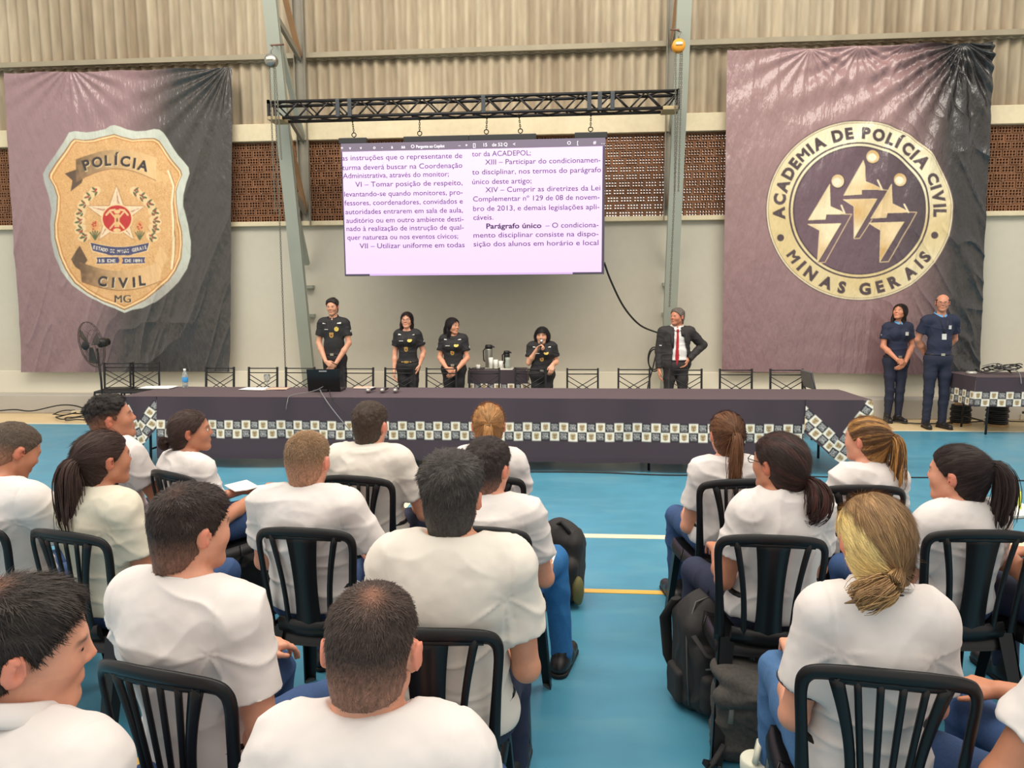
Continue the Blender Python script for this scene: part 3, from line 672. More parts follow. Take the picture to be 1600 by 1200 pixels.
def cell(cv,cx,cy,s,white,rot=0):
    c,s_=math.cos(rot),math.sin(rot); h=s/2; sq=[(cx+(x*c-y*s_),cy+(x*s_+y*c)) for x,y in ((-h,-h),(h,-h),(h,h),(-h,h))]
    if white: cv.poly(sq,CW); badge(cv,cx,cy,s,rot)
    else:
        cv.poly(sq,CB)
        for tx,dy,sz,wd_ in (('POLÍCIA',-.25,.24,.70),('CIVIL',.04,.40,.72),('MINAS GERAIS',.29,.12,.66)):
            cv.text(tx,cx-dy*s*s_,cy+dy*s*c,s*sz,(206,204,200),rot=rot,weight=0.03,width=s*wd_)
def cloth_panel(name,x0,x1,ztop,zbot,posfn,parent,pat,step=0.0055,maskfn=None,base=CLB):
    """vertical printed panel: s along length, d drop"""
    L=x1-x0; H=ztop-zbot; res=3/step; cv=Canvas(0,0,L+.01,H+.01,res,base)
    pat(cv,L,H)
    nu=int(L/step)+1; nv=int(H/step)+1; U,V=np.meshgrid(np.linspace(0,L,nu),np.linspace(0,H,nv)); C=cv.sample(U,V)
    P=posfn(U+x0,V); m=maskfn(U,V) if maskfn is not None else None
    return link(name,gridmesh(name,P,C,m),M_cloth,parent)
# main long table line
TF=7.10; TB=7.98; TZ0=0.75
xl0=at(190,617,Y=TF).x; xl1=at(246,620,Y=TF).x; xr1=at(1258,625,Y=TF).x; xr0=at(1362,628,Y=TF).x
M_tabletop=mat('grey_folding_table_top',(170,166,158),0.5); M_leg=mat('dark_steel_leg',(48,46,48),0.4,metal=0.4)
def folding_table(x0,x1,y0,y1,label,group=None,leg_mat=M_leg):
    t=empty('folding_table',((x0+x1)/2,(y0+y1)/2,0)); tag(t,label,'table',group)
    w_=(x1-x0); d_=(y1-y0)
    MB().box((0,0,TZ0-0.03),(w_-0.02,d_-0.04,0.035),bevel=0.008).build('tabletop',M_tabletop,t)
    for sx_ in (-1,1):
        for sy_ in (-1,1):
            MB().tube([(sx_*(w_/2-.22),sy_*(d_/2-.10),TZ0-.05),(sx_*(w_/2-.20),sy_*(d_/2-.08),0)],0.014,8).build('leg',leg_mat,t)
        MB().tube([(sx_*(w_/2-.205),-(d_/2-.09),0.16),(sx_*(w_/2-.205),(d_/2-.09),0.16)],0.011,8).build('leg_brace',leg_mat,t)
    return t
nT=4; wT=(xr0-xl0)/nT
for i in range(nT):
    folding_table(xl0+i*wT+.01,xl0+(i+1)*wT-.01,TF+0.03,TB-0.02,['folding table under the long black cloth at its left end, legs showing below','folding table under the long black cloth, second from its left end','folding table under the long black cloth, second from its right end','folding table under the long black cloth at its right end, legs showing below'][i],'folding tables under the long cloth')
tc_=empty('tablecloth',((xl0+xr0)/2,TF,TZ0)); tag(tc_,'long dark purple-black cloth with a checkered badge strip covering the row of folding tables','tablecloth')
ox=(xl0+xr0)/2
def folds(s,d,A=0.020):
    k=np.clip(d/0.45,0,1)
    return A*k*(np.sin(s*5.2+1.2*np.sin(s*1.7))+0.5*np.sin(s*13.0+2*np.sin(s*2.3)))*1.0
def top_fn():
    nx,ny=240,24; U,V=np.meshgrid(np.linspace(xl0-0.01,xr0+0.01,nx),np.linspace(TF-0.012,TB+0.01,ny))
    Z=0.004+0.0025*vnoise(np.stack([U*3,V*5,U*0],-1)); P=np.stack([U-ox,V-TF,Z],-1)
    return link('cloth_top',gridmesh('cloth_top',P,np.broadcast_to(linA((84,70,74)),P.shape).astype(np.float32)),M_cloth,tc_)
top_fn()
def pat_main(cv,L,H):
    s=0.0925; z1=0.245
    n=int(L/s)+1
    for i in range(n):
        for r in range(2): cell(cv,(i+.5)*s,z1+(r+.5)*s,s,(i+r)%2==0)
def pos_main(U,V):
    y=-0.014-folds(U,V)-0.03*np.clip(V/.6,0,1); return np.stack([U-ox,y,-V+0.004],-1)
cloth_panel('cloth_front',xl1,xr1,0.75,0.10,pos_main,tc_,pat_main)
# back drop, plain
U,V=np.meshgrid(np.linspace(xl0,xr0,200),np.linspace(0,.30,12)); P=np.stack([U-ox,(TB-TF)+0.012+folds(U+3,V,.012),-V+0.004],-1)
link('cloth_back',gridmesh('cloth_back',P,np.broadcast_to(linA(CLB),P.shape).astype(np.float32)),M_cloth,tc_)
# corner drapes: a triangle of cloth whose printed edge runs in a V to a low tip
def corner(side):
    Wd=(xr0-xr1) if side>0 else (xl1-xl0); ex=0.12; W_=Wd+ex; tipx=0.46*W_ ; tipd=0.665; d_in=0.33; d_out=0.10
    def edge(U): # lower edge depth
        return np.where(U<tipx, d_in+(tipd-d_in)*U/tipx, tipd-(tipd-d_out)*(U-tipx)/(W_-tipx))
    def pat(cv,L,H):
        s=0.088
        for (a,b) in (((0,d_in),(tipx,tipd)),((W_,d_out),(tipx,tipd))):
            dx,dy=b[0]-a[0],b[1]-a[1]; LL=math.hypot(dx,dy); dx/=LL; dy/=LL; rot=math.atan2(dy,dx)
            if a[0]>b[0]: rot+=math.pi
            nx,ny=(dy,-dx) if a[0]<b[0] else (-dy,dx)
            if ny>0: nx,ny=-nx,-ny
            n=int(LL/s)+3
            for i in range(-3,n):
                for r in range(2): 
                    q=LL-(i+.5)*s-0.02; cell(cv,a[0]+dx*q+nx*(r+.5)*s*1.0+nx*.02,a[1]+dy*q+ny*(r+.5)*s+ny*.02,s,(i+r)%2==0,rot)
    def posf(U,V):
        u=U; base=(xr1 if side>0 else xl1)-ox; x=np.where(u<Wd,u,Wd+0.02*np.sin(np.clip(u-Wd,0,1)*10)); yb=np.where(u<Wd,0,(u-Wd))
        k=np.clip(V/.5,0,1); y=-0.022-0.03*k*np.sin(u/W_*9)-0.02*k+yb; xx=base+side*(x+0.05*k*(u/W_))
        return np.stack([xx,y,-V+0.005],-1)
    cloth_panel('cloth_corner_drape',0,W_,0.75,0.75-tipd-.01,posf,tc_,pat,maskfn=lambda U,V:V<edge(U))
corner(1); corner(-1)
# small cloth-covered table behind (coffee)
def small_cloth(name,label,x0,x1,y0,y1,drop,pat_z,slant=None,side_drop=True):
    t=empty(name,((x0+x1)/2,y0,TZ0)); tag(t,label,'tablecloth'); cx=(x0+x1)/2
    U,V=np.meshgrid(np.linspace(x0,x1,60),np.linspace(y0,y1,20)); P=np.stack([U-cx,V-y0,0.004+0.002*vnoise(np.stack([U*8,V*8,U*0],-1))],-1)
    link('cloth_top',gridmesh('cloth_top',P,np.broadcast_to(linA((84,70,74)),P.shape).astype(np.float32)),M_cloth,t)
    def pat(cv,L,H):
        s=0.0925
        for i in range(int(L/s)+1):
            for r in range(2): cell(cv,(i+.5)*s,pat_z+(r+.5)*s,s,(i+r)%2==0)
    cloth_panel('cloth_front',x0,x1,TZ0,TZ0-drop,lambda U,V:np.stack([(U-cx)*(1+(.036+.06*V)/(x1-x0)),-0.012-folds(U*2,V,.01),-V+.004],-1),t,pat)
    if side_drop:
        cloth_panel('cloth_side',0,(y1-y0),TZ0,TZ0-drop,lambda U,V:np.stack([(x0-cx)-0.012-folds(U*2,V,.01)-0.03*np.clip(V,0,1),U,-V+.004-0.10*(U/(y1-y0))*0],-1),t,pat)
        cloth_panel('cloth_side',0,(y1-y0),TZ0,TZ0-drop,lambda U,V:np.stack([(x1-cx)+0.012+folds(U*2,V,.01)+0.03*np.clip(V,0,1),U,-V+.004],-1),t,pat)
    return t
cy0=10.15; ca=at(733,585,Y=cy0).x; cb=at(822,585,Y=cy0).x
folding_table(ca+.01,cb-.01,cy0+.01,cy0+.52,'small folding table by the wall under the coffee things')
small_cloth('tablecloth','black checkered cloth on the small coffee table by the wall',ca,cb,cy0,cy0+.53,0.50,0.19)
ry0=9.35; ra=at(1527,584,Y=ry0).x; rb=ra+1.3
folding_table(ra+.01,rb,ry0+.02,ry0+.75,'folding table on the right under a draped checkered cloth, beside the man in navy')
small_cloth('tablecloth','black checkered cloth draped over the right-hand equipment table',ra,rb,ry0,ry0+.78,0.375,0.185)
# ================================================================ METAL CHAIRS BEHIND THE TABLE
M_bm=mat('black_chair_tube',(34,34,36),0.4,metal=0.3); M_seatpad=mat('black_seat_pad',(30,29,30),0.55)
def metal_chair():
    t=empty('metal_chair')
    w_=.205; r=.0125
    for s_ in (-1,1):
        MB().bar((s_*w_,-0.19,0.43),(s_*w_,-0.235,0.855),0.024,0.024,up=(1,0,0)).build('back_post',M_bm,t)
    m=MB()
    yb=lambda z:-0.19-0.045*(z-.43)/.425
    for z in (.835,.775): m.tube([(-w_,yb(z),z),(w_,yb(z),z)],0.008,6)
    m.build('top_rail',M_bm,t)
    m=MB()
    for dz in (0,.065):
        m.tube([(-w_,yb(.75-dz),.755-dz),(w_*.9,yb(.5),.52-dz)],0.006,6); m.tube([(w_,yb(.75-dz),.755-dz),(-w_*.9,yb(.5),.52-dz)],0.006,6)
    m.tube([(-w_,yb(.47),.47),(w_,yb(.47),.47)],0.008,6)
    m.build('cross_lattice',M_bm,t)
    MB().box((0,0.02,0.445),(.42,.42,.035),bevel=0.014).build('seat',M_seatpad,t)
    for s_ in (-1,1):
        MB().bar((s_*w_,0.2,0.43),(s_*w_,0.21,0),0.022,0.022,up=(1,0,0)).build('leg',M_bm,t)
        MB().bar((s_*w_,-0.19,0.43),(s_*w_,-0.22,0),0.022,0.022,up=(1,0,0)).build('leg',M_bm,t)
    return t
mc=metal_chair()
PI=math.pi
spots=[(343,571,9.55,'black metal cross-back chair behind the table in front of the badge banner edge'),(411,570,9.55,'black metal cross-back chair behind the table, left of the left column chain'),
 (469,571,9.55,'black metal cross-back chair behind the table at the foot of the left column'),(560,572,9.50,'black metal cross-back chair in front of the tall man in black polo'),
 (624,572,9.50,'black metal cross-back chair in front of the woman with glasses'),(690,572,9.50,'black metal cross-back chair in front of the woman looking sideways'),
 (756,572,9.50,'black metal cross-back chair in front of the coffee table'),(829,572,9.50,'black metal cross-back chair in front of the woman holding the microphone'),
 (911,574,9.45,'black metal cross-back chair right of the woman with the microphone'),(990,574,9.45,'black metal cross-back chair left of the man in the dark suit'),
 (1071,574,9.40,'black metal cross-back chair in front of the man in the dark suit'),(1150,574,9.40,'black metal cross-back chair right of the suited man, below the seal banner'),
 (1229,574,9.40,'black metal cross-back chair at the right end behind the table')]
first=True
for (px,py,yy,lb) in spots:
    p=at(px,py,Y=yy); c=mc if first else copy_tree(mc)
    first=False; c.location=(p.x,yy-0.235,0); c.rotation_euler=(0,0,PI+random.uniform(-.03,.03)); tag(c,lb,'chair','metal chairs behind the table')
for (px,yy,lb) in ((193,10.2,'black metal chair by the wall beside the standing fan'),(234,10.2,'black metal chair by the wall, right of the one beside the fan')):
    p=at(px,575,Y=yy); c=copy_tree(mc,(p.x-0.10,yy-0.1,0),PI+0.25); tag(c,lb,'chair','metal chairs behind the table')
# plastic folding chair seen edge-on
p=at(1272,590,Y=9.2); t=empty('folding_chair',(p.x,9.2,0),0.0); tag(t,'grey folding chair seen edge-on behind the right end of the table','chair')
M_gp=mat('grey_chair_plastic',(92,90,90),0.5)
MB().box((-.08,0,.74),(.035,.40,.22),rot=(0,-.18,0),bevel=.012).build('backrest',M_gp,t); MB().box((-.02+.22,0,.44),(.42,.42,.03),bevel=.012).build('seat',M_gp,t)
for s_ in (-1,1):
    MB().tube([(-.10,s_*.2,.84),(.0,s_*.2,.44),(.30,s_*.2,.0)],.012,8).build('leg',M_leg,t); MB().tube([(.33,s_*.18,.43),(-.06,s_*.18,.0)],.012,8).build('leg',M_leg,t)
# ================================================================ PEOPLE: smooth distance fields -> one continuous surface
def smin(a,b,k):
    if k<=0: return np.minimum(a,b)
    h=np.clip(.5+.5*(b-a)/k,0,1); return b+(a-b)*h-k*h*(1-h)
def A3(v): return np.array(v,dtype=np.float64)
def Cn(a,b,ra,rb,k=.02,cuts=None,flat=None): return dict(t='c',a=A3(a),b=A3(b),ra=ra,rb=rb,k=k,cuts=cuts or [],flat=flat)
def Bx(c,b,r,k=.02,R=None,cuts=None): return dict(t='b',c=A3(c),b=A3(b),r0=r,R=(np.array(R) if R is not None else None),k=k,cuts=cuts or [])
def El(c,r,k=.02,R=None,cuts=None,sub=False): return dict(t='e',c=A3(c),r=A3(r),R=(np.array(R) if R is not None else None),k=k,cuts=cuts or [],sub=sub)
def d_prim(p,X,Y,Z):
    if p['t']=='c':
        a,b=p['a'],p['b']; ba=b-a; L=max(ba@ba,1e-9); x,y,z=X-a[0],Y-a[1],Z-a[2]
        t=np.clip((x*ba[0]+y*ba[1]+z*ba[2])/L,0,1); x=x-t*ba[0]; y=y-t*ba[1]; z=z-t*ba[2]
        d=np.sqrt(x*x+y*y+z*z)-(p['ra']+(p['rb']-p['ra'])*t)
    elif p['t']=='b':
        c=p['c']; x,y,z=X-c[0],Y-c[1],Z-c[2]
        if p['R'] is not None:
            R=p['R']; x,y,z=(x*R[0,0]+y*R[1,0]+z*R[2,0],x*R[0,1]+y*R[1,1]+z*R[2,1],x*R[0,2]+y*R[1,2]+z*R[2,2])
        qx,qy,qz=np.abs(x)-p['b'][0],np.abs(y)-p['b'][1],np.abs(z)-p['b'][2]
        d=np.sqrt(np.maximum(qx,0)**2+np.maximum(qy,0)**2+np.maximum(qz,0)**2)+np.minimum(np.maximum(qx,np.maximum(qy,qz)),0)-p['r0']
    else:
        c,r=p['c'],p['r']; x,y,z=X-c[0],Y-c[1],Z-c[2]
        if p['R'] is not None:
            R=p['R']; x,y,z=(x*R[0,0]+y*R[1,0]+z*R[2,0],x*R[0,1]+y*R[1,1]+z*R[2,1],x*R[0,2]+y*R[1,2]+z*R[2,2])
        k0=np.sqrt((x/r[0])**2+(y/r[1])**2+(z/r[2])**2); k1=np.sqrt((x/r[0]**2)**2+(y/r[1]**2)**2+(z/r[2]**2)**2)+1e-6
        d=k0*(k0-1)/k1
    for (o,n) in p['cuts']:
        d=np.maximum(d,(X-o[0])*n[0]+(Y-o[1])*n[1]+(Z-o[2])*n[2])
    return d
def bbox(p):
    if p['t']=='c': 
        r=max(p['ra'],p['rb']); return np.minimum(p['a'],p['b'])-r, np.maximum(p['a'],p['b'])+r
    if p['t']=='b':
        r=(np.linalg.norm(p['b']) if p['R'] is not None else p['b'])+p['r0']; return p['c']-r,p['c']+r
    r=p['r'].max() if p['R'] is not None else p['r']; return p['c']-r,p['c']+r
def xf(p,R,t):
    q=dict(p); R=np.array(R); t=np.array(t)
    if q['t']=='c': q['a']=R@p['a']+t; q['b']=R@p['b']+t
    else: q['c']=R@p['c']+t; q['R']=R@(p['R'] if p['R'] is not None else np.eye(3))
    q['cuts']=[(R@np.array(o)+t,R@np.array(n)) for o,n in p['cuts']]; return q
def grow(p,g):
    q=dict(p)
    if q['t']=='c': q['ra']=p['ra']+g; q['rb']=p['rb']+g
    else: q['r']=p['r']+g
    return q
class Fld:
    def __init__(s,prims,h,pad=0.02,lo=None,hi=None):
        use=[p for p in prims if not p.get('sub')]
        if lo is None:
            B=[bbox(p) for p in use]; lo=np.min([b[0] for b in B],0)-pad; hi=np.max([b[1] for b in B],0)+pad
        s.lo=np.array(lo); s.h=h; n=np.ceil((np.array(hi)-s.lo)/h).astype(int)+1
        s.ax=[s.lo[i]+h*np.arange(n[i]) for i in range(3)]; s.F=np.full(tuple(n),0.06,dtype=np.float32)
        for p in prims: s.add(p)
    def add(s,p):
        lo,hi=bbox(p); m=0.045; sl=[]
        for i in range(3):
            a=max(0,int((lo[i]-m-s.lo[i])/s.h)); b=min(len(s.ax[i]),int((hi[i]+m-s.lo[i])/s.h)+2)
            if b<=a: return
            sl.append(slice(a,b))
        X=s.ax[0][sl[0]][:,None,None]; Y=s.ax[1][sl[1]][None,:,None]; Z=s.ax[2][sl[2]][None,None,:]; sl=tuple(sl)
        d=d_prim(p,X,Y,Z)
        if p.get('sub'): s.F[sl]=-smin(-s.F[sl],d,p['k'])
        else: s.F[sl]=smin(s.F[sl],d,p['k'])
    def XYZ(s): return s.ax[0][:,None,None],s.ax[1][None,:,None],s.ax[2][None,None,:]
def nets(f,smooth=1):
    F=f.F; S=F<0
    S8=S.astype(np.uint8)
    c=sum(S8[i:F.shape[0]-1+i,j:F.shape[1]-1+j,k:F.shape[2]-1+k] for i in (0,1) for j in (0,1) for k in (0,1))
    idx=np.argwhere((c>0)&(c<8)); ids=-np.ones(c.shape,dtype=np.int64); ids[tuple(idx.T)]=np.arange(len(idx))
    pos=np.zeros((len(idx),3)); cnt=np.zeros(len(idx)); I,J,K=idx.T
    co=[(i,j,k) for i in (0,1) for j in (0,1) for k in (0,1)]; fv={q:F[I+q[0],J+q[1],K+q[2]].astype(np.float64) for q in co}
    for a in co:
        for ax in range(3):
            if a[ax]==1: continue
            b=list(a); b[ax]=1; b=tuple(b); fa,fb=fv[a],fv[b]; m=(fa<0)!=(fb<0)
            t=fa[m]/(fa[m]-fb[m]); pp=np.tile(np.array(a,float),(m.sum(),1)); pp[:,ax]+=t; pos[m]+=pp; cnt[m]+=1
    V=f.lo+f.h*(idx+pos/cnt[:,None]); Q=[]
    for ax in range(3):
        sl0=[slice(1,-1)]*3; sl1=[slice(1,-1)]*3; sl0[ax]=slice(0,-1); sl1[ax]=slice(1,None)
        A=S[tuple(sl0)]; B=S[tuple(sl1)]; m=np.argwhere(A!=B)
        if len(m)==0: continue
        off=np.ones(3,int); off[ax]=0; g=m+off; flip=A[tuple(m.T)]
        u=[(1,2),(2,0),(0,1)][ax]; cells=[]
        for du,dv in ((-1,-1),(0,-1),(0,0),(-1,0)):
            q=g.copy(); q[:,u[0]]+=du; q[:,u[1]]+=dv; cells.append(ids[tuple(q.T)])
        q=np.stack(cells,1); q[~flip]=q[~flip][:,::-1]; Q.append(q)
    Q=np.concatenate(Q); Q=Q[(Q>=0).all(1)]
    for _ in range(smooth):
        e=np.concatenate([Q[:,[0,1]],Q[:,[1,2]],Q[:,[2,3]],Q[:,[3,0]]]); acc=np.zeros_like(V); n=np.bincount(e.ravel(),minlength=len(V)).astype(float)
        for k in range(3): acc[:,k]=np.bincount(e[:,0],V[e[:,1],k],len(V))+np.bincount(e[:,1],V[e[:,0],k],len(V))
        V=V*.45+.55*acc/np.maximum(n,1)[:,None]
    return V,Q
def vnormals(V,Q):
    n=np.cross(V[Q[:,2]]-V[Q[:,0]],V[Q[:,3]]-V[Q[:,1]]); N=np.zeros_like(V)
    for k in range(4):
        for a in range(3): N[:,a]+=np.bincount(Q[:,k],n[:,a],len(V))
    return N/np.maximum(np.linalg.norm(N,axis=1,keepdims=True),1e-9)
def Rz(a): return np.array(Matrix.Rotation(a,3,'Z'))
def Rx(a): return np.array(Matrix.Rotation(a,3,'X'))
def Ry(a): return np.array(Matrix.Rotation(a,3,'Y'))
# ---- materials for people
def skin_mat():
    m=mat('skin',(190,130,104),0.5,attr='print',noise=(60,0.04),bump=(220,0.12,0.001)); b=m.node_tree.nodes['Principled BSDF']
    b.inputs['Subsurface Weight'].default_value=0.12; b.inputs['Subsurface Radius'].default_value=(0.02,0.007,0.004); b.inputs['Subsurface Scale'].default_value=0.5; return m
M_skin=skin_mat()
def hair_mat():
    m=bpy.data.materials.new('hair'); m.use_nodes=True; n=m.node_tree; b=n.nodes['Principled BSDF']; b.inputs['Roughness'].default_value=0.55; b.inputs['Specular IOR Level'].default_value=0.28
    a=n.nodes.new('ShaderNodeAttribute'); a.attribute_name='print'; s=n.nodes.new('ShaderNodeAttribute'); s.attribute_name='strand'
    t=n.nodes.new('ShaderNodeTexNoise'); t.inputs['Scale'].default_value=26; t.inputs['Detail'].default_value=3; t.inputs['Roughness'].default_value=.65; n.links.new(s.outputs['Vector'],t.inputs['Vector'])
    mr=n.nodes.new('ShaderNodeMapRange'); mr.inputs['From Min'].default_value=.3; mr.inputs['From Max'].default_value=.7; mr.inputs['To Min'].default_value=.55; mr.inputs['To Max'].default_value=1.45; n.links.new(t.outputs['Fac'],mr.inputs['Value'])
    v=n.nodes.new('ShaderNodeVectorMath'); v.operation='SCALE'; n.links.new(a.outputs['Color'],v.inputs[0]); n.links.new(mr.outputs[0],v.inputs['Scale']); n.links.new(v.outputs[0],b.inputs['Base Color'])
    bp=n.nodes.new('ShaderNodeBump'); bp.inputs['Strength'].default_value=.75; bp.inputs['Distance'].default_value=.004; n.links.new(t.outputs['Fac'],bp.inputs['Height']); n.links.new(bp.outputs[0],b.inputs['Normal'])
    return m
M_hair=hair_mat()
M_shirt_w=mat('white_cotton_tshirt',(220,213,209),0.85,bdet=1.5,bump=(13,0.32,0.03),noise=(30,0.015))
M_shirt_c=mat('cream_cotton_tshirt',(218,210,190),0.85,bdet=1.5,bump=(13,0.32,0.03),noise=(30,0.015))
M_shirt_y=mat('ivory_cotton_tshirt',(220,213,202),0.85,bdet=1.5,bump=(13,0.32,0.03),noise=(30,0.015))
M_jean=mat('blue_denim',(48,74,116),0.85,noise=(7,0.22),noise2=(160,0.12),bump=(200,0.3,0.002))
M_jean_d=mat('dark_denim',(36,42,66),0.85,noise=(7,0.22),noise2=(160,0.12),bump=(200,0.3,0.002))
M_jean_l=mat('light_blue_denim',(70,108,152),0.85,noise=(7,0.22),noise2=(160,0.12),bump=(200,0.3,0.002))
M_jean_b=mat('bright_blue_denim',(38,104,160),0.85,noise=(7,0.22),noise2=(160,0.12),bump=(200,0.3,0.002))
M_blkpolo=mat('black_polo_fabric',(36,35,37),0.8,bump=(10,0.3,0.02)); M_blktr=mat('black_trouser_fabric',(30,28,30),0.75,bump=(8,0.3,0.02))
M_navypolo=mat('navy_polo_fabric',(32,38,62),0.8,bump=(10,0.3,0.02)); M_navytr=mat('navy_trouser_fabric',(32,38,58),0.8,bump=(8,0.3,0.02))
M_suit=mat('charcoal_suit_cloth',(46,42,42),0.75,bump=(12,0.25,0.01)); M_lb=mat('light_blue_collar_cloth',(98,158,206),0.8)
M_shoe=mat('black_leather_boot',(34,31,30),0.4,bump=(40,0.2,0.003)); M_sole=mat('dark_rubber_sole',(22,21,21),0.7)
M_eye=mat('eye_white',(226,220,212),0.25); M_iris=mat('dark_iris',(40,26,20),0.2); M_gold=mat('gold_badge_metal',(196,158,84),0.35,metal=0.55,noise=(120,0.2)); M_patch=mat('pale_woven_patch',(206,204,200),0.7,noise=(80,0.2)); M_blk=mat('black_plastic',(24,24,25),0.4); M_grn=mat('green_collar_trim',(40,110,76),0.8)
M_belt=mat('black_belt_leather',(26,24,24),0.4); M_metal=mat('bright_buckle_metal',(190,186,170),0.3,metal=0.8); M_tie=mat('hair_tie',(22,20,22),0.8)
# ---- head primitives in head space (origin mid head, face toward +Y)
def head_prims(fem=False,k=1.0,ear=1.0):
    P=[El((0,-.014,.036),(.0755,.094,.080)),El((0,.028,.0),(.060,.060,.088),.03),El((0,-.046,-.022),(.058,.056,.064),.04),Cn((0,.03,-.045),(0,.070,-.092),.048,.021 if not fem else .018,.03),
       Cn((-.044,.005,-.052),(-.02,.06,-.088),.022,.018,.025),Cn((.044,.005,-.052),(.02,.06,-.088),.022,.018,.025),
       Cn((-.036,.052,-.02),(.036,.052,-.02),.027,.027,.03),
       Cn((-.030,.080,.026),(.030,.080,.026),.010,.010,.012),
       Cn((0,.086,.016),(0,.102,-.017),.0070,.0088,.012),El((-.011,.093,-.023),(.007,.009,.006),.008),El((.011,.093,-.023),(.007,.009,.006),.008),
       El((-.031,.097,.006),(.016,.013,.010),.008,sub=True),El((.031,.097,.006),(.016,.013,.010),.008,sub=True),
       Cn((-.013,.085,-.051),(.013,.085,-.051),.0060,.0060,.012),Cn((-.011,.084,-.059),(.011,.084,-.059),.0065,.0065,.012),
       El((-.031,.077,.0135),(.0155,.0105,.0062),.005),El((.031,.077,.0135),(.0155,.0105,.0062),.005)]
    for s in (-1,1):
        R=Rz(s*-.38)@Rx(-.15)
        P+= [El((s*.079,-.012,-.004),(.0065*ear,.019,.031),.006,R=R),El((s*.0795+s*.006*ear,-.018,-.002),(.005,.017,.028),.005,R=R),El((s*.089,-.004,-.002),(.006,.009,.015),.004,R=R,sub=True)]
    return P
def neck_prims(hc,Rh,nb,r=.055):
    a=Rh@A3((0,-.028,-.045))+hc; return [Cn(a,nb,r*.98,r*1.06,.03)]
def hand_prims(w,d,n,thumb_s,curl=.5,s_=1.0):
    """w wrist, d forearm direction, n palm facing, thumb_s: unit-ish side direction toward the thumb"""
    d=A3(d)/np.linalg.norm(d); n=A3(n)-d*(A3(n)@d); n/=np.linalg.norm(n); t=np.cross(d,n); 
    if t@A3(thumb_s)<0: t=-t
    P=[]; w=A3(w)
    kn=[w+d*.088*s_+t*x for x in (.029,.010,-.010,-.028)]; kn[0]-=d*.002; kn[3]-=d*.010
    for i,q in enumerate(kn): P.append(Cn(w+t*(.012,.005,-.004,-.012)[i]+d*.012,q,.0155,.0125,.010))
    for i,q in enumerate(kn):
        L=(.040,.046,.043,.034)[i]; c1=curl*(.75+.08*i); d1=d*math.cos(c1)+n*math.sin(c1); d2=d*math.cos(c1*2.1)+n*math.sin(c1*2.1); d3=d*math.cos(c1*2.8)+n*math.sin(c1*2.8)
        sp=t*(.10,.03,-.03,-.12)[i]*.3
        a=q+(d1+sp)*L; b=a+(d2+sp*.5)*L*.62; c=b+d3*L*.48; P+=[Cn(q,a,.0100,.0088,.003),Cn(a,b,.0088,.0080,.002),Cn(b,c,.0080,.0070,.002)]
    a=w+d*.022+t*.022+n*.006; b=a+d*.036+t*.026+n*.010; c=b+d*.030+t*.004+n*.008; P+=[Cn(a,b,.0140,.0105,.008),Cn(b,c,.0100,.0082,.003)]
    return P
def vlerp(a,b,t): return A3(a)*(1-t)+A3(b)*t
def skin_colors(V,base,hc,Rh,lips=True,stubble=0.0,brow=True,hairc=(40,30,26)):
    C=np.tile(linA(base),(len(V),1)); L=(V-hc)@Rh  # head-local
    x,y,z=L[:,0],L[:,1],L[:,2]; near=(np.abs(x)<.12)&(np.abs(y)<.13)&(np.abs(z)<.13)
    def blend(w,c): 
        nonlocal C; w=(np.clip(w,0,1)*near)[:,None]; C=C*(1-w)+linA(c)*w
    rd=(min(255,base[0]+8),base[1]*.80,base[2]*.80)
    blend((np.abs(x)>.078)*.55,rd); blend(np.exp(-((np.abs(x)-.042)/.02)**2-((z+.022)/.02)**2)*(y>.03)*.15,rd); blend(np.exp(-(x/.014)**2-((z+.02)/.014)**2)*(y>.09)*.3,rd)
    if stubble: blend(((z<-.03)&(y>0)).astype(float)*stubble,(base[0]*.6,base[1]*.58,base[2]*.56))
    if lips: blend(np.exp(-(x/.016)**4-((z+.0550)/.0065)**4)*(y>.075)*.6,(base[0]*.86,base[1]*.56,base[2]*.58))
    if brow: blend(np.exp(-((np.abs(x)-.031)/.017)**4-((z-.026+.25*(np.abs(x)-.03)**2/.01)/.0045)**4)*(y>.06)*.85,hairc)
    blend(np.exp(-((np.abs(x)-.031)/.016)**2-((z-.006)/.010)**2)*(y>.06)*.25,(base[0]*.6,base[1]*.5,base[2]*.48))
    k=near; n=vnoise(V*40); C*= (0.95+.1*n)[:,None]
    return C
HZ=np.array([-.12,-.085,-.045,-.02,.0,.03,.05,.075,.10,.14]); HY_M=np.array([-.075,-.062,-.030,.004,.014,.034,.052,.074,.084,.088]); HY_F=np.array([-.06,-.052,-.024,.002,.012,.040,.058,.080,.088,.090])
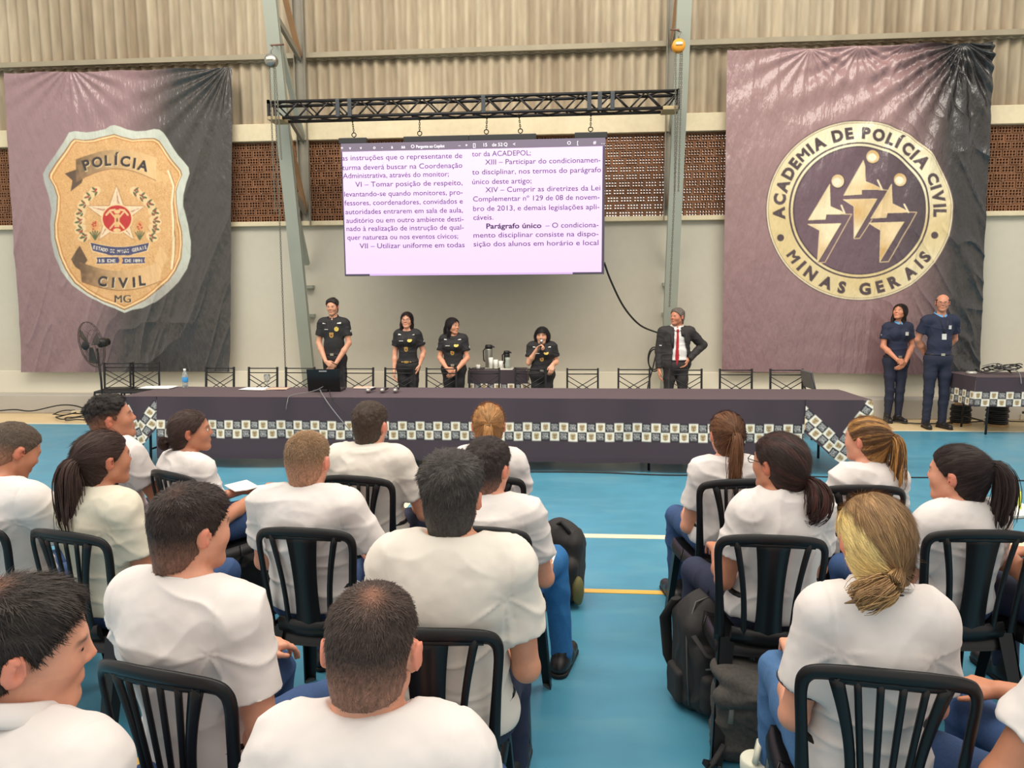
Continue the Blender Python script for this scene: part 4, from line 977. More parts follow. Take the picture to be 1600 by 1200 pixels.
def blades(V,Q,C,S,n,kind,L,lift,wd,tie,seed=1,jit=.25):
    rs=np.random.RandomState(seed); N=vnormals(V,Q); idx=rs.randint(0,len(V),n); P=V[idx]+rs.randn(n,3)*.0012; Nn=N[idx]
    if kind=='tied': f=tie-P
    elif kind=='fall': f=P-np.array([0,.02,.22])
    else: f=P-np.array([.012,-.055,.112])+rs.randn(n,3)*.01
    f=f-Nn*(f*Nn).sum(1,keepdims=True); f/=np.maximum(np.linalg.norm(f,axis=1,keepdims=True),1e-6)
    cl=np.stack([vnoise(P*55),vnoise(P*55+7),vnoise(P*55+15)],1)-.5; f=f+cl*jit*2+rs.randn(n,3)*jit*.5; f/=np.linalg.norm(f,axis=1,keepdims=True)
    s=np.cross(f,Nn); s/=np.maximum(np.linalg.norm(s,axis=1,keepdims=True),1e-6); l=(L*(.5+rs.rand(n))*(np.clip((P[:,2]+.06)/.10,.3,1) if kind=='short' else 1))[:,None]; w_=wd*.5
    b=P-Nn*.001; m=b+f*l*.55+Nn*l*lift*.8; e=b+f*l+Nn*l*lift
    nv=len(V); W=np.stack([b-s*w_,b+s*w_,m-s*w_*.8,m+s*w_*.8,e-s*w_*.2,e+s*w_*.2],1).reshape(-1,3); k=nv+6*np.arange(n)
    q=np.concatenate([np.stack([k,k+1,k+3,k+2],1),np.stack([k+2,k+3,k+5,k+4],1)]); br=(.62+.85*rs.rand(n)**1.3)[:,None]*(1+.5*cl[:,:1])
    Cn_=np.repeat(C[idx]*br,6,0); Sn=np.repeat(S[idx]+rs.rand(n,3)*.3,6,0)
    return np.concatenate([V,W]),np.concatenate([Q,q]),np.concatenate([C,Cn_]),np.concatenate([S,Sn])
def build_hair(h,hp,fem,hc,Rh,vox,root):
    """h: dict style,col,...; hp: head prims (no ears); returns created objects"""
    st=h['style']; col=h['col']; top=h.get('top',.012 if not fem else .009); side=h.get('side',.005 if not fem else .009)
    f=Fld([p for p in hp],vox,lo=(-.14,-.17,-.15),hi=(.14,.15,.19)); X,Y,Z=f.XYZ()
    tz=np.clip((Z-.0)/.10,0,1); t=side+(top-side)*tz*tz*(3-2*tz)
    ny=np.stack(np.broadcast_arrays(X*38,Y*38,Z*38),-1); nz=vnoise(ny)-.5; ny=None
    t=t+nz*h.get('rough',.004)*(.4+tz)
    if st=='bob':
        f.F=smin(f.F-0.0,d_prim(El((0,-.02,-.012),(.108,.100,.118)),X,Y,Z)+0*X,.02); t=.010+0*Z
    if st=='long':
        f.F=smin(f.F,d_prim(El((0,-.030,.01),(.080,.085,.10)),X,Y,Z),.02); t=.010+0*Z
    back=np.interp(Z,HZ,HY_F if fem else HY_M)
    if h.get('quiff'): t=t+h['quiff']*np.exp(-((Y-.05)/.05)**2)*tz
    front=h.get('front',0.0); regn=(Y-back-front*(Z>.03))*.8
    if st=='bob': 
        bb=np.interp(Z,[-.14,-.09,.03,.045,.10,.14],[-.0,.045,.05,.082,.12,.14]); regn=(Y-bb)*.8; nape=-.105-Z
        side_open=np.maximum(.062-np.abs(X),(.052-Y)*1.0); inner=np.maximum(np.maximum(np.abs(X)-.060,-(Y-.02)),Z-.050); regn=np.maximum(regn,-inner*1.0) 
    elif st=='long':
        bb=np.interp(Z,[-.15,-.07,-.03,.0,.05,.08,.14],[-.03,-.015,.015,.045,.058,.078,.088]); regn=(Y-bb)*.8; nape=-.14-Z
    else: nape=(h.get('nape',-.058)-.009 if not fem else -.074)-Z-np.clip(-Y-.02,0,.1)*.25
    D=np.maximum(np.maximum(f.F-t,regn),nape)
    if st not in('bob','long'):
        # hollow round each ear
        for s in (-1,1): D=np.maximum(D,-d_prim(El((s*.08,-.008,-.012),(.03,.021,.033)),X,Y,Z))
    if h.get('bald'):  # receding crown
        D=np.maximum(D,Z-.050-np.clip(-Y-.02,0,.1)*.5)
    f.F=np.where(f.F>.05,.05,D).astype(np.float32)
    V,Q=nets(f,1); objs=[]
    base=linA(col)*.9; C=np.tile(base,(len(V),1))
    if h.get('fade'): 
        w=np.clip((h['fade']-V[:,2])/.060,0,1)[:,None]*h.get('fade_amt',.6); C=C*(1-w)+linA(h['skin'])*.8*w
    if h.get('top_lite') is not None:
        w=np.clip((V[:,2]-.07)/.05,0,1)[:,None]*.6; C=C*(1-w)+linA(h['top_lite'])*w
    if h.get('crown'): 
        w=np.exp(-((V[:,0]-.012)/.018)**2-((V[:,1]+.055)/.020)**2)*(V[:,2]>.05); w=(w*h['crown'])[:,None]; C=C*(1-w)+linA(h['skin'])*.85*w
    tie=A3(h.get('tie',(0,-.105,.03)))
    if st in('tail','bun','lowtail'):
        ax=tie/np.linalg.norm(tie); Pn=V/np.maximum(np.linalg.norm(V,axis=1,keepdims=True),1e-6); al=Pn@ax; pr=Pn-al[:,None]*ax; pr/=np.maximum(np.linalg.norm(pr,axis=1,keepdims=True),1e-6)
        S=np.concatenate([pr*1.3,],1)+ax*al[:,None]*.07
        if h.get('streak') is not None:
            a2=vnoise(pr*9+3.1); w=np.clip((a2-.5)*5,0,1)[:,None]*h.get('streak_amt',.7); C=C*(1-w)+linA(h['streak'])*w
        if h.get('panel') is not None:
            px_=pr[:,0]; w=np.clip((-(px_)-.60)*12,0,1)*(V[:,0]<-.03); w=w[:,None]; C=C*(1-w)+linA(h['panel'])*w
        if st=='tail': # slight swelling of pulled strands
            N=vnormals(V,Q); V=V+N*((vnoise(pr*16)-.5)*.004)[:,None]
    elif st=='short':
        c0=A3((.012,-.055,.10)); d=V-c0; r=np.linalg.norm(d,axis=1,keepdims=True); S=d/np.maximum(r,1e-4)*.55+r*1.2*np.array([[1,0,0]])+V*.9
        S=d/np.maximum(r,1e-4)*.95+V*.5+.10*np.stack([vnoise(V*34),vnoise(V*34+9),vnoise(V*34+19)],1)
        N=vnormals(V,Q); am=h.get('tuft',.0035); V=V+N*(((vnoise(V*[80,45,60]+5+.6*vnoise(V*30)[:,None])-.5)*am+(vnoise(V*[150,110,120])-.5)*am*.6)*np.clip((V[:,2]+.02)/.08,.15,1))[:,None]
    else:
        ang=np.arctan2(V[:,0],-V[:,1]+.02); S=np.stack([np.cos(ang)*.9,np.sin(ang)*.9,V[:,2]*.12],1)
    near=vox<.0046
    if st=='short': V,Q,C,S=blades(V,Q,C,S,16000 if near else 6000,'short',h.get('blade',max(.005,top*.62)),h.get('lift',.16),.0013 if near else .0022,tie)
    elif st in('tail','bun','lowtail'): V,Q,C,S=blades(V,Q,C,S,9000 if near else 4500,'tied',.034,.015,.0010 if near else .0018,tie,jit=.05)
    else: V,Q,C,S=blades(V,Q,C,S,5000,'fall',.04,.01,.0018,tie,jit=.06)
    W=V@Rh.T+hc
    o=link('hair',mesh_np('hair',W,Q,True,{'print':C,'strand':S}),M_hair,root); objs.append(o)
    def chain_mesh(name,pts,rad,c0,seed,clumps=9,c1=None,droop=None,parent=None,spread=1.0):
        """hair lock: many tapering strands following a centre line (pts in head space unless world)"""
        rs=np.random.RandomState(seed); Pm=[]; pts=[A3(p) for p in pts]; n=len(pts)
        # centre line resample
        T=np.linspace(0,1,14); arr=np.array(pts); tt=np.linspace(0,1,n)
        cl=np.stack([np.interp(T,tt,arr[:,k]) for k in range(3)],1); 
        for _ in range(2): cl[1:-1]=(cl[:-2]+2*cl[1:-1]+cl[2:])/4
        rd=np.interp(T,np.linspace(0,1,len(rad)),rad)
        Vs=[];Qs=[];Cs=[];Ss=[]; m=10; nv=0
        nf_=h.get('fine',70)
        for c in range(clumps*3+nf_):
            m=10 if c<clumps*3 else 4
            th=rs.rand()*2*math.pi; rr=math.sqrt(rs.rand())*(.78 if c<clumps*3 else 1.08) if c else 0; tw=rs.uniform(-.4,.4); end=rs.uniform(.80,1.0) if c>1 else 1.0
            if c<clumps: rr*=.55
            wob=rs.randn(3)*.004
            ring=[]; cc=linA(c0)*(rs.uniform(.75,1.25))
            if c1 is not None and rs.rand()<.45: cc=linA(c1)*rs.uniform(.85,1.1)
            k_end=max(4,int(14*end))
            pp=[]
            for i in range(k_end):
                tdir=cl[min(i+1,13)]-cl[max(i-1,0)]; tdir/=np.linalg.norm(tdir); a_=np.cross(tdir,A3((1,0,0)) if abs(tdir[0])<.8 else A3((0,1,0))); a_/=np.linalg.norm(a_); b_=np.cross(tdir,a_)
                q=cl[i]+(a_*math.cos(th+tw*i*.2)+b_*math.sin(th+tw*i*.2))*rd[i]*rr*(1+(spread-1)*i/13)+wob*math.sin(i*.8)*i/8
                s=rd[i]*(.42 if c<clumps else (.20 if c<clumps*3 else .045))*(1-.9*max(0,(i/(k_end-1)-.6)/.4)**1.5); s=max(s,.0007); pp.append(q)
                for j in range(m):
                    an=2*math.pi*j/m; Vs.append(q+(a_*math.cos(an)+b_*math.sin(an))*s); Cs.append(cc); Ss.append((math.cos(an)*s*22+c*.9,math.sin(an)*s*22+c*.37,i*.05))
            for i in range(k_end-1):
                for j in range(m): Qs.append((nv+i*m+j,nv+i*m+(j+1)%m,nv+(i+1)*m+(j+1)%m,nv+(i+1)*m+j))
            nv+=k_end*m
        V_=np.array(Vs)
        o=link(name,mesh_np(name,V_,np.array(Qs),True,{'print':np.array(Cs),'strand':np.array(Ss)}),M_hair,parent or root); return o
    H=lambda p: Rh@A3(p)+hc
    if st in ('tail','lowtail'):
        tw=H(tie); P_=[H(tie*.93)]+[H(tie+A3(q)) if not h.get('world') else H(tie)+A3(q) for q in h['path']]
        o=chain_mesh('ponytail',P_,h['rad'],col,h.get('seed',1),c1=h.get('streak'),spread=h.get('spread',1.0),clumps=h.get('clumps',9)); 
        m=MB(); ax=Vector(P_[2]-P_[0]).normalized(); R=ax.to_track_quat('Z','Y').to_matrix(); c=Vector(P_[1])*.75+Vector(P_[0])*.25
        m.tube([c+R@Vector((math.cos(a)*h['rad'][0]*.80,math.sin(a)*h['rad'][0]*.80,0)) for a in np.linspace(0,2*math.pi,17)],.0045,6); m.build('hair_tie',M_tie,root)
    if st=='bun':
        P_=[]; 
        for i in range(26):
            a=i*.62; r=.020; P_.append(H(tie+A3((r*math.cos(a)*1.1,-.015-.030*((i%13)/13),r*math.sin(a)))))
        chain_mesh('bun',P_[:14],[.017]*6,col,3,spread=1.0); chain_mesh('bun',P_[12:],[.018]*6,col,4)
    if st in('long',):
        for si,q in enumerate(h['locks']):
            chain_mesh('hair_lock',[H((0,0,0))*0+H(p[:3]) if len(p)==3 else H(p[:3]) for p in q['pts']],q['rad'],col,si+5,clumps=8,spread=1.0)
    return objs
def fold_noise(V,amp,dirk=(5,5,15),seed=0,arms=None):
    P=V*np.array(dirk)+seed*3.7; wv=vnoise(V*4+seed)*2.2; P=P+wv[:,None]
    n=vnoise(P); r=(1-np.abs(2*n-1))**4; n2=vnoise(V*np.array([7,7,12])+seed+8); r2=(1-np.abs(2*vnoise(P[:,[2,0,1]]*np.array([.55,1.3,.9])+31)-1))**4; f=(r-.2)*amp*1.0+(n2-.5)*amp*.35+(r2-.2)*amp*.6
    if arms:
        for c in arms:
            d=V-np.array(c); rr=np.linalg.norm(d,axis=1); a=np.arctan2(d[:,2],np.abs(d[:,0])+.001); f+=(1-np.abs(np.sin(a*3.2+seed+vnoise(V*7)*2.5)))**2.5*amp*.9*np.exp(-((rr-.10)/.055)**2)*np.clip((np.array(c)[2]+.03-V[:,2])/.05,0,1)
    return f
def dress(name,prims,vox,m,root,amp=.004,seed=0,dirk=(5,5,15),arms=None,smooth=1,post=None,pmask=None,groove=None):
    f=Fld(prims,vox)
    if post: post(f)
    V,Q=nets(f,smooth); N=vnormals(V,Q); fa=fold_noise(V,amp,dirk,seed,arms)
    if pmask is not None: fa=fa*pmask(V)
    if groove: 
        gx,gz=groove; fa=fa-.0030*np.exp(-((np.abs(V[:,0])-gx-.25*np.clip(gz-V[:,2],0,.2)**2)/.0045)**2)*(V[:,2]>gz-.17)
    V=V+N*fa[:,None]; o=link(name,mesh_np(name,V,Q,True),m,root); return o,f
def surf_y(f,x,z,front=True):
    i=int(round((x-f.lo[0])/f.h)); k=int(round((z-f.lo[2])/f.h)); i=min(max(i,0),f.F.shape[0]-1); k=min(max(k,0),f.F.shape[2]-1)
    c=f.F[i,:,k]; w=np.where(c<0)[0]
    if len(w)==0: return None
    return f.ax[1][w[-1] if front else w[0]]+(f.h*.5 if front else -f.h*.5)
def eyes(root,hc,Rh,look=(0,0)):
    for s in (-1,1):
        c=Rh@A3((s*.031,.0735,.006))+hc; e=MB().ball(tuple(c),.0115,12).build('eyeball',M_eye,root)
        c2=Rh@A3((s*.031+look[0],.0735+.0078,.006+look[1]))+hc; MB().ball(tuple(c2),.0058,10).build('iris',M_iris,e)
def glasses(root,hc,Rh,m=None):
    mb=MB(); H=lambda p: Vector(Rh@A3(p)+hc)
    for s in (-1,1):
        mb.tube([H((s*.031+.024*math.cos(a),.100,.004+.017*math.sin(a))) for a in np.linspace(0,2*math.pi,17)],.0016,5)
        mb.tube([H((s*.055,.100,.010)),H((s*.074,.085,.012)),H((s*.083,-.005,.012)),H((s*.083,-.025,-.002))],.0018,5)
    mb.tube([H((-.008,.101,.008)),H((0,.103,.010)),H((.008,.101,.008))],.0016,5); return mb.build('glasses',m or M_blk,root)
def shoe(root,ank,toe_dir,hh=.085,boot=True):
    a=A3(ank); d=A3(toe_dir); d[2]=0; d/=np.linalg.norm(d); z0=.0
    hl=A3((a[0],a[1],0))-d*.045; P=[Cn(hl+(0,0,.045),A3((a[0],a[1],0))+d*.06+(0,0,.045),.042,.042,.02),Cn(A3((a[0],a[1],0))+d*.05+(0,0,.040),A3((a[0],a[1],0))+d*.165+(0,0,.034),.042,.034,.02)]
    if boot: P.append(Cn(hl+d*.03+(0,0,.06),(a[0],a[1],a[2]+.05),.044,.046,.02))
    for p in P: p['cuts']=[((0,0,.006),(0,0,-1))]
    o,_=dress('shoe',P,.007,M_shoe,root,amp=.002,seed=1)
    s=[Cn(hl+(0,0,.02),A3((a[0],a[1],0))+d*.165+(0,0,.02),.046,.038,.01,cuts=[((0,0,.022),(0,0,1)),((0,0,.001),(0,0,-1))])]
    dress('sole',s,.006,M_sole,o,amp=0,seed=1); return o
def limb(a,b,r0,r1,k=.02,mid=None):
    a=A3(a);b=A3(b)
    if mid is None: return [Cn(a,b,r0,r1,k)]
    m=a*.62+b*.38; return [Cn(a,m,r0,mid,k),Cn(m,b,mid,r1,k)]
def seam(root,f,pts,m,name='seam',r=.0016):
    pass

def make_person(kind,root_loc,yaw,zt,label,group=None,fem=False,w=1.0,skin=(196,138,108),hair=None,shirt=None,legs=None,hyaw=0,hpit=0,hrol=0,lean=0.0,slouch=0.0,pose=None,vox=.0075,face=False,collar='tee',seed=0,trunk_twist=0,ear=1.0,sleeve=.60,look=(0,0),outfit=None,hs=1.0,show_legs=True,legpose=None,side=0.0):
    root=empty('person',root_loc,yaw); tag(root,label,'person',group)
    hs_=.96*hs if fem else 1.0*hs
    Rh=Rz(math.radians(hyaw))@Rx(math.radians(-hpit))@Ry(math.radians(hrol))
    sit=(kind=='sit')
    if sit:
        pz=.54; zs=zt-.262; yb=-.07-lean   # shoulders' y
        pelvis=A3((0,-.02,pz)); chest=A3((side*.6,yb-.0,zs-.13)); sh=lambda s:A3((side+s*(.128 if not fem else .104)*w,yb+.005,zs-.024)); nb=A3((side,yb+.012,zs+.012))
        hc=A3((side*1.2,yb+.045+slouch,zt-.126*hs_))
        shj=lambda s:A3((side+s*(.156 if not fem else .128)*w,yb+.005,zs-.052))
    else:
        h=zt; zs=.825*h; yb=0.0; pz=.53*h
        pelvis=A3((0,0,pz)); chest=A3((0,.0,zs-.13)); sh=lambda s:A3((s*(.135 if not fem else .108)*w,-.005,zs-.022)); nb=A3((0,-.005,zs+.014)); hc=A3((0,.028+slouch,h-.118*hs_)); shj=lambda s:A3((s*(.165 if not fem else .132)*w,-.005,zs-.048))
    fm=.9 if fem else 1.0
    torso=[El(chest,(.138*w*fm,.102*fm,.19),.04),El(chest*.45+pelvis*.55+A3((0,.012,0)),((.130 if not fem else .108)*w,.098*fm,.17),.05),El(pelvis,(.155*w*(1.03 if fem else 1),.115,.11),.05),
           Cn(sh(-1),sh(1),.054*fm,.054*fm,.05)]
    for s in (-1,1): torso.append(Cn(nb+A3((s*.03,-.006,-.030)),sh(s)+A3((s*.0,0,-.004)),.046*fm,.046*fm,.045))
    if fem: torso+= [El(chest+A3((s*.062,.085*fm,-.0)),(.058,.05,.062),.04) for s in (-1,1)]
    if not fem: torso.append(El(chest+A3((0,-.05,.03)),(.12*w,.06,.12),.04))
    ps=pose(shj,zs,zt,w) if pose else None
    if ps is None:
        ps={s:dict(e=(shj(s)[0]+s*.045,yb+.07,zs-.30),w=(s*.11,.30,.63),n=(0,.2,-1),t=(-s,0,0),curl=.5) for s in (-1,1)}
    arms=[]; armg=(.92 if fem else 1.0)
    sk=[]; sleeves=[]; so=.016 if outfit!='suit' else .006
    for s in (-1,1):
        a=ps[s]; S=shj(s); E=A3(a['e']); W_=A3(a['w']); 
        sk+=[Cn(S,vlerp(S,E,.45),.048*armg,.045*armg,.03),Cn(vlerp(S,E,.45),E,.045*armg,.037*armg,.02),Cn(E,vlerp(E,W_,.35),.038*armg,.040*armg,.02),Cn(vlerp(E,W_,.35),W_,.040*armg,.026*armg,.02)]
        if a.get('hand',True): sk+=hand_prims(W_,a.get('d',W_-E),a['n'],a['t'],a.get('curl',.5),.95 if fem else 1.0)
        dE=(E-S)/np.linalg.norm(E-S); o_=S+(E-S)*sleeve; sleeves.append(Cn(S,o_+dE*.03,.050*armg+so-.002,.046*armg+so+.008,.05,cuts=[(o_,dE)]))
        a['_S'],a['_E'],a['_W']=S,E,W_
    hp=[xf(p,Rh*hs_,hc) if False else p for p in head_prims(fem,ear=ear)]
    def sc(p):
        q=dict(p)
        if q['t']=='c': q['a']=p['a']*hs_; q['b']=p['b']*hs_; q['ra']=p['ra']*hs_; q['rb']=p['rb']*hs_
        else: q['c']=p['c']*hs_; q['r']=p['r']*hs_
        return q
    hp=[sc(p) for p in hp]; hpw=[xf(p,Rh,hc) for p in hp]
    body=[xx for xx in torso]+neck_prims(hc,Rh,nb,.052 if not fem else .043)+sk
    if sit:
        nrm_legs=legpose or {s:((s*.085,.01,.52),(s*.15,.42,.50),(s*.15,.40,.09)) for s in (-1,1)}
    else:
        sp=.10 if not fem else .07
        nrm_legs=legpose or {s:((s*.085,0,.52*zt),(s*sp,.01,.27*zt),(s*sp*1.05,-.01,.075)) for s in (-1,1)}
    # eyes are carved after the head prims (order kept)
    fb=Fld(body+hpw,vox)
    V,Q=nets(fb,1)
    C=skin_colors(V,skin,hc,Rh*hs_ if False else Rh,hairc=(hair or {}).get('col',(40,30,26)),stubble=0.12 if not fem else 0)
    bo=link('body',mesh_np('body',V,Q,True,{'print':C}),M_skin,root)
    # hair
    if hair:
        hd=dict(hair); hd.setdefault('skin',skin)
        noear=[p for i,p in enumerate(hp) if i<17]+[Cn((0,-.030,-.05),(0,-.050,-.16),.055 if not fem else .046,.055,.03)]
        build_hair(hd,noear,fem,hc,Rh,.0045 if vox<.009 else .006,root)
    # upper garment
    so2=.013 if outfit!='suit' else .001
    g=[grow(p,so2) for p in torso]; 
    # looser hang from the chest down the back
    if sit: g.append(Cn(chest+A3((0,-.0,.02)),pelvis+A3((0,.0,.03)),.102*w*fm,.115*w,.05))
    g+= [Cn(nb+A3((0,-.004,-.03)),nb+A3((0,0,.012)),(.058 if not fem else .050)+.008,(.054 if not fem else .047)+.008,.02)]
    g+=sleeves
    nt_=nb+A3((0,0,.020 if collar=='tee' else .030)); nd=A3((0,.42,1)); nd=nd/np.linalg.norm(nd)
    hem=pz-.035 if sit else pz-.05
    if outfit in('tucked',): hem=pz+.045
    if outfit=='suit': hem=pz+.045
    ndv=nd
    def post(f):
        X,Y,Z=f.XYZ(); rr=np.sqrt((X-nb[0])**2+((Y-nb[1]-.01)*.9)**2)
        cut=(X-nt_[0])*ndv[0]+(Y-nt_[1])*ndv[1]+(Z-nt_[2])*ndv[2]
        f.F=np.maximum(f.F,cut-1.3*np.maximum(rr-.066,0)).astype(np.float32); f.F=np.maximum(f.F,hem-Z).astype(np.float32)
        bore=np.maximum(rr-(.052 if not fem else .045),-(Z-(nb[2]-.02)))
        f.F=np.maximum(f.F,-bore).astype(np.float32)
    armpts=[tuple(A3(ps[s]['_S'])+A3((-s*.02,0,-.05))) for s in (-1,1)]
    gname={'suit':'dress_shirt'}.get(outfit,'polo_shirt' if collar in('polo','polo_lb','polo_blk') else 't_shirt')
    so_,fs=dress(gname,g,vox*1.0,shirt,root,amp=.0085 if sit else .006,seed=seed,arms=armpts,post=post,dirk=(4,4,13),groove=(abs(shj(1)[0]-side)-.004,zs) if vox<.0066 else None)
    # collar band
    cm=MB(); rr=(.0585 if not fem else .051); cz=nt_; pts=[]
    for a in np.linspace(0,2*math.pi,29):
        x=rr*math.cos(a); y=rr*math.sin(a)*1.06+.003; z=-.42*y; pts.append((cz[0]+x,cz[1]+y,cz[2]+z-.002))
    if collar=='tee': cm.tube(pts,.0058,6); cm.build('neckband',shirt,so_)
    elif collar=='green': cm.tube(pts,.0070,6); cm.build('neckband',M_grn,so_)
    elif collar=='crew_blk': cm.tube(pts,.0045,6); cm.build('neckband',shirt,so_)
    else:
        cmm=shirt if collar!='polo_lb' else M_lb
        # folded collar: a ring falling outward
        rings=[(rr+.001,.020),(rr+.005,.034),(rr+.011,.032),(rr+.030,.000),(rr+.028,-.008)]
        n=36; vs=[]
        for (r_,dz) in rings:
            row=[]
            for j in range(n+1):
                a=math.pi/2+.16+(2*math.pi-.32)*j/n; x=r_*math.cos(a); y=r_*math.sin(a)*1.05+.003; fr=max(0,math.sin(a))**3; row.append(cm.bm.verts.new((cz[0]+x,cz[1]+y+ .012*fr*(dz<0),cz[2]-.42*y+dz-.006-.022*fr*(dz<0))))
            vs.append(row)
        for i in range(len(rings)-1):
            for j in range(n): f_=cm.bm.faces.new((vs[i][j],vs[i][j+1],vs[i+1][j+1],vs[i+1][j])); f_.smooth=True
        co_=cm.build('collar',cmm,so_); sm=co_.modifiers.new('thick','SOLIDIFY'); sm.thickness=.003
        if collar=='polo_trim':
            for rr_,dz in ((.0135,-.004),(.0185,-.0175)):
                t_=MB(); t_.tube([(cz[0]+(rr+rr_+.002)*math.cos(a),cz[1]+(rr+rr_+.002)*math.sin(a)*1.05+.003,cz[2]-.42*(rr+rr_)*math.sin(a)*1.05+dz-.006) for a in np.linspace(math.pi/2+.5,math.pi/2+2*math.pi-.5,30)],.0022,5); t_.build('collar_stripe',mat('dark_trim_stripe',(40,38,42),.8),co_)
            for s in (-1,1):
                S,E=ps[s]['_S'],ps[s]['_E']; dE=(E-S)/np.linalg.norm(E-S); c=Vector(S+(E-S)*sleeve); R=Vector(dE).to_track_quat('Z','Y').to_matrix(); r_=.046*armg+so+.006
                t_=MB(); t_.tube([c+R@Vector((r_*math.cos(a),r_*math.sin(a),-.002)) for a in np.linspace(0,2*math.pi,25)],.0035,5); t_.build('cuff_stripe',MATS['dark_trim_stripe'],so_)
    # trousers and shoes
    if show_legs:
        tp=[grow(El(pelvis+A3((0,.0,-.01)),(.150*w,.110,.115),.05),.012)]
        for s in (-1,1):
            Hj,K,An=[A3(q) for q in nrm_legs[s]]; lf=1.0 if not fem else .95
            tp+=[Cn(Hj,vlerp(Hj,K,.5),.088*lf,.076*lf,.04),Cn(vlerp(Hj,K,.5),K,.076*lf,.062*lf,.03),Cn(K,vlerp(K,An,.35),.062*lf,.058*lf,.02),Cn(vlerp(K,An,.35),An,.058*lf,.050 if not fem else .042,.02,cuts=[(An+(0,0,-.03),(0,0,-1))])]
        ztp=pz+.075
        if sit: 
            for p in tp[:1]: p['cuts']=[((0,0,ztp),(0,0,1))]
            for p in tp: p['cuts']=p['cuts']+[]
            def postt(f):
                X,Y,Z=f.XYZ(); f.F=np.maximum(f.F,np.where((np.abs(X)<.26)&(Y<.22)&(Z>.2),.447-Z,-1)).astype(np.float32)
        else:
            for p in tp[:1]: p['cuts']=[((0,0,ztp),(0,0,1))]
            postt=None
        lo_,ft=dress('jeans' if sit else 'trousers',tp,vox*1.15,legs,root,amp=.005,seed=seed+4,dirk=(7,7,9),post=postt)
        # belt
        b=MB(); rx=.150*w+.016; ry=.122; zc=ztp-.025; k=math.sqrt(max(.1,1-((zc-(pz-.01))/.127)**2))
        b.tube([(rx*k*math.cos(a),pelvis[1]+ry*k*math.sin(a),zc) for a in np.linspace(0,2*math.pi,33)],.016,6,flat=1.0); 
        if not sit and outfit!='suit':
            b.build('belt',M_belt,lo_); MB().box((0,pelvis[1]+ry*k+.014,zc),(.05,.012,.034),bevel=.003).build('buckle',M_metal if seed%3 else M_gold,lo_)
        else: b.build('belt',M_belt,lo_)
        for s in (-1,1):
            Hj,K,An=[A3(q) for q in nrm_legs[s]]; shoe(root,(An[0],An[1],.075),(s*.18,1,0))
    if face: eyes(root,hc,Rh,look)
    return dict(root=root,body=bo,shirt=so_,fs=fs,hc=hc,Rh=Rh,ps=ps,nb=nb,zs=zs,pz=pz,shj=shj,fb=fb,hs=hs_)
# ================================================================ SEATED AUDIENCE
M_plastic=mat('black_moulded_plastic',(20,20,21),0.36,noise=(8,0.12),bump=(60,0.05,0.001),spec=0.35); M_foot=mat('grey_worn_chair_foot',(90,92,92),0.6)
def B_(u,z): # backrest surface
    return Vector((u,-0.178-(z-.43)*.12+0.9*u*u,z))
def strip(mb,pts,wds,th=.012):
    """bar on the backrest surface through (u,z) points"""
    n=len(pts); rows=[]
    for i,(u,z) in enumerate(pts):
        a=pts[max(i-1,0)]; b=pts[min(i+1,n-1)]; du,dz=b[0]-a[0],b[1]-a[1]; L=math.hypot(du,dz) or 1; nu_,nz_=-dz/L,du/L; w_=wds[i] if hasattr(wds,'__len__') else wds
        p=B_(u+nu_*w_/2,z+nz_*w_/2); q=B_(u-nu_*w_/2,z-nz_*w_/2); t=Vector((0,-1,-.24)).normalized()*th/2
        m_=(p+q)/2; rows.append([mb.bm.verts.new(v) for v in (p+t*.4,m_+t*1.35,q+t*.4,q-t*.6,m_-t,p-t*.6)])
    k=6
    for i in range(n-1):
        for j in range(k):
            f=mb.bm.faces.new((rows[i][j],rows[i][(j+1)%k],rows[i+1][(j+1)%k],rows[i+1][j])); f.smooth=True
    mb.bm.faces.new(rows[0][::-1]); mb.bm.faces.new(rows[-1])
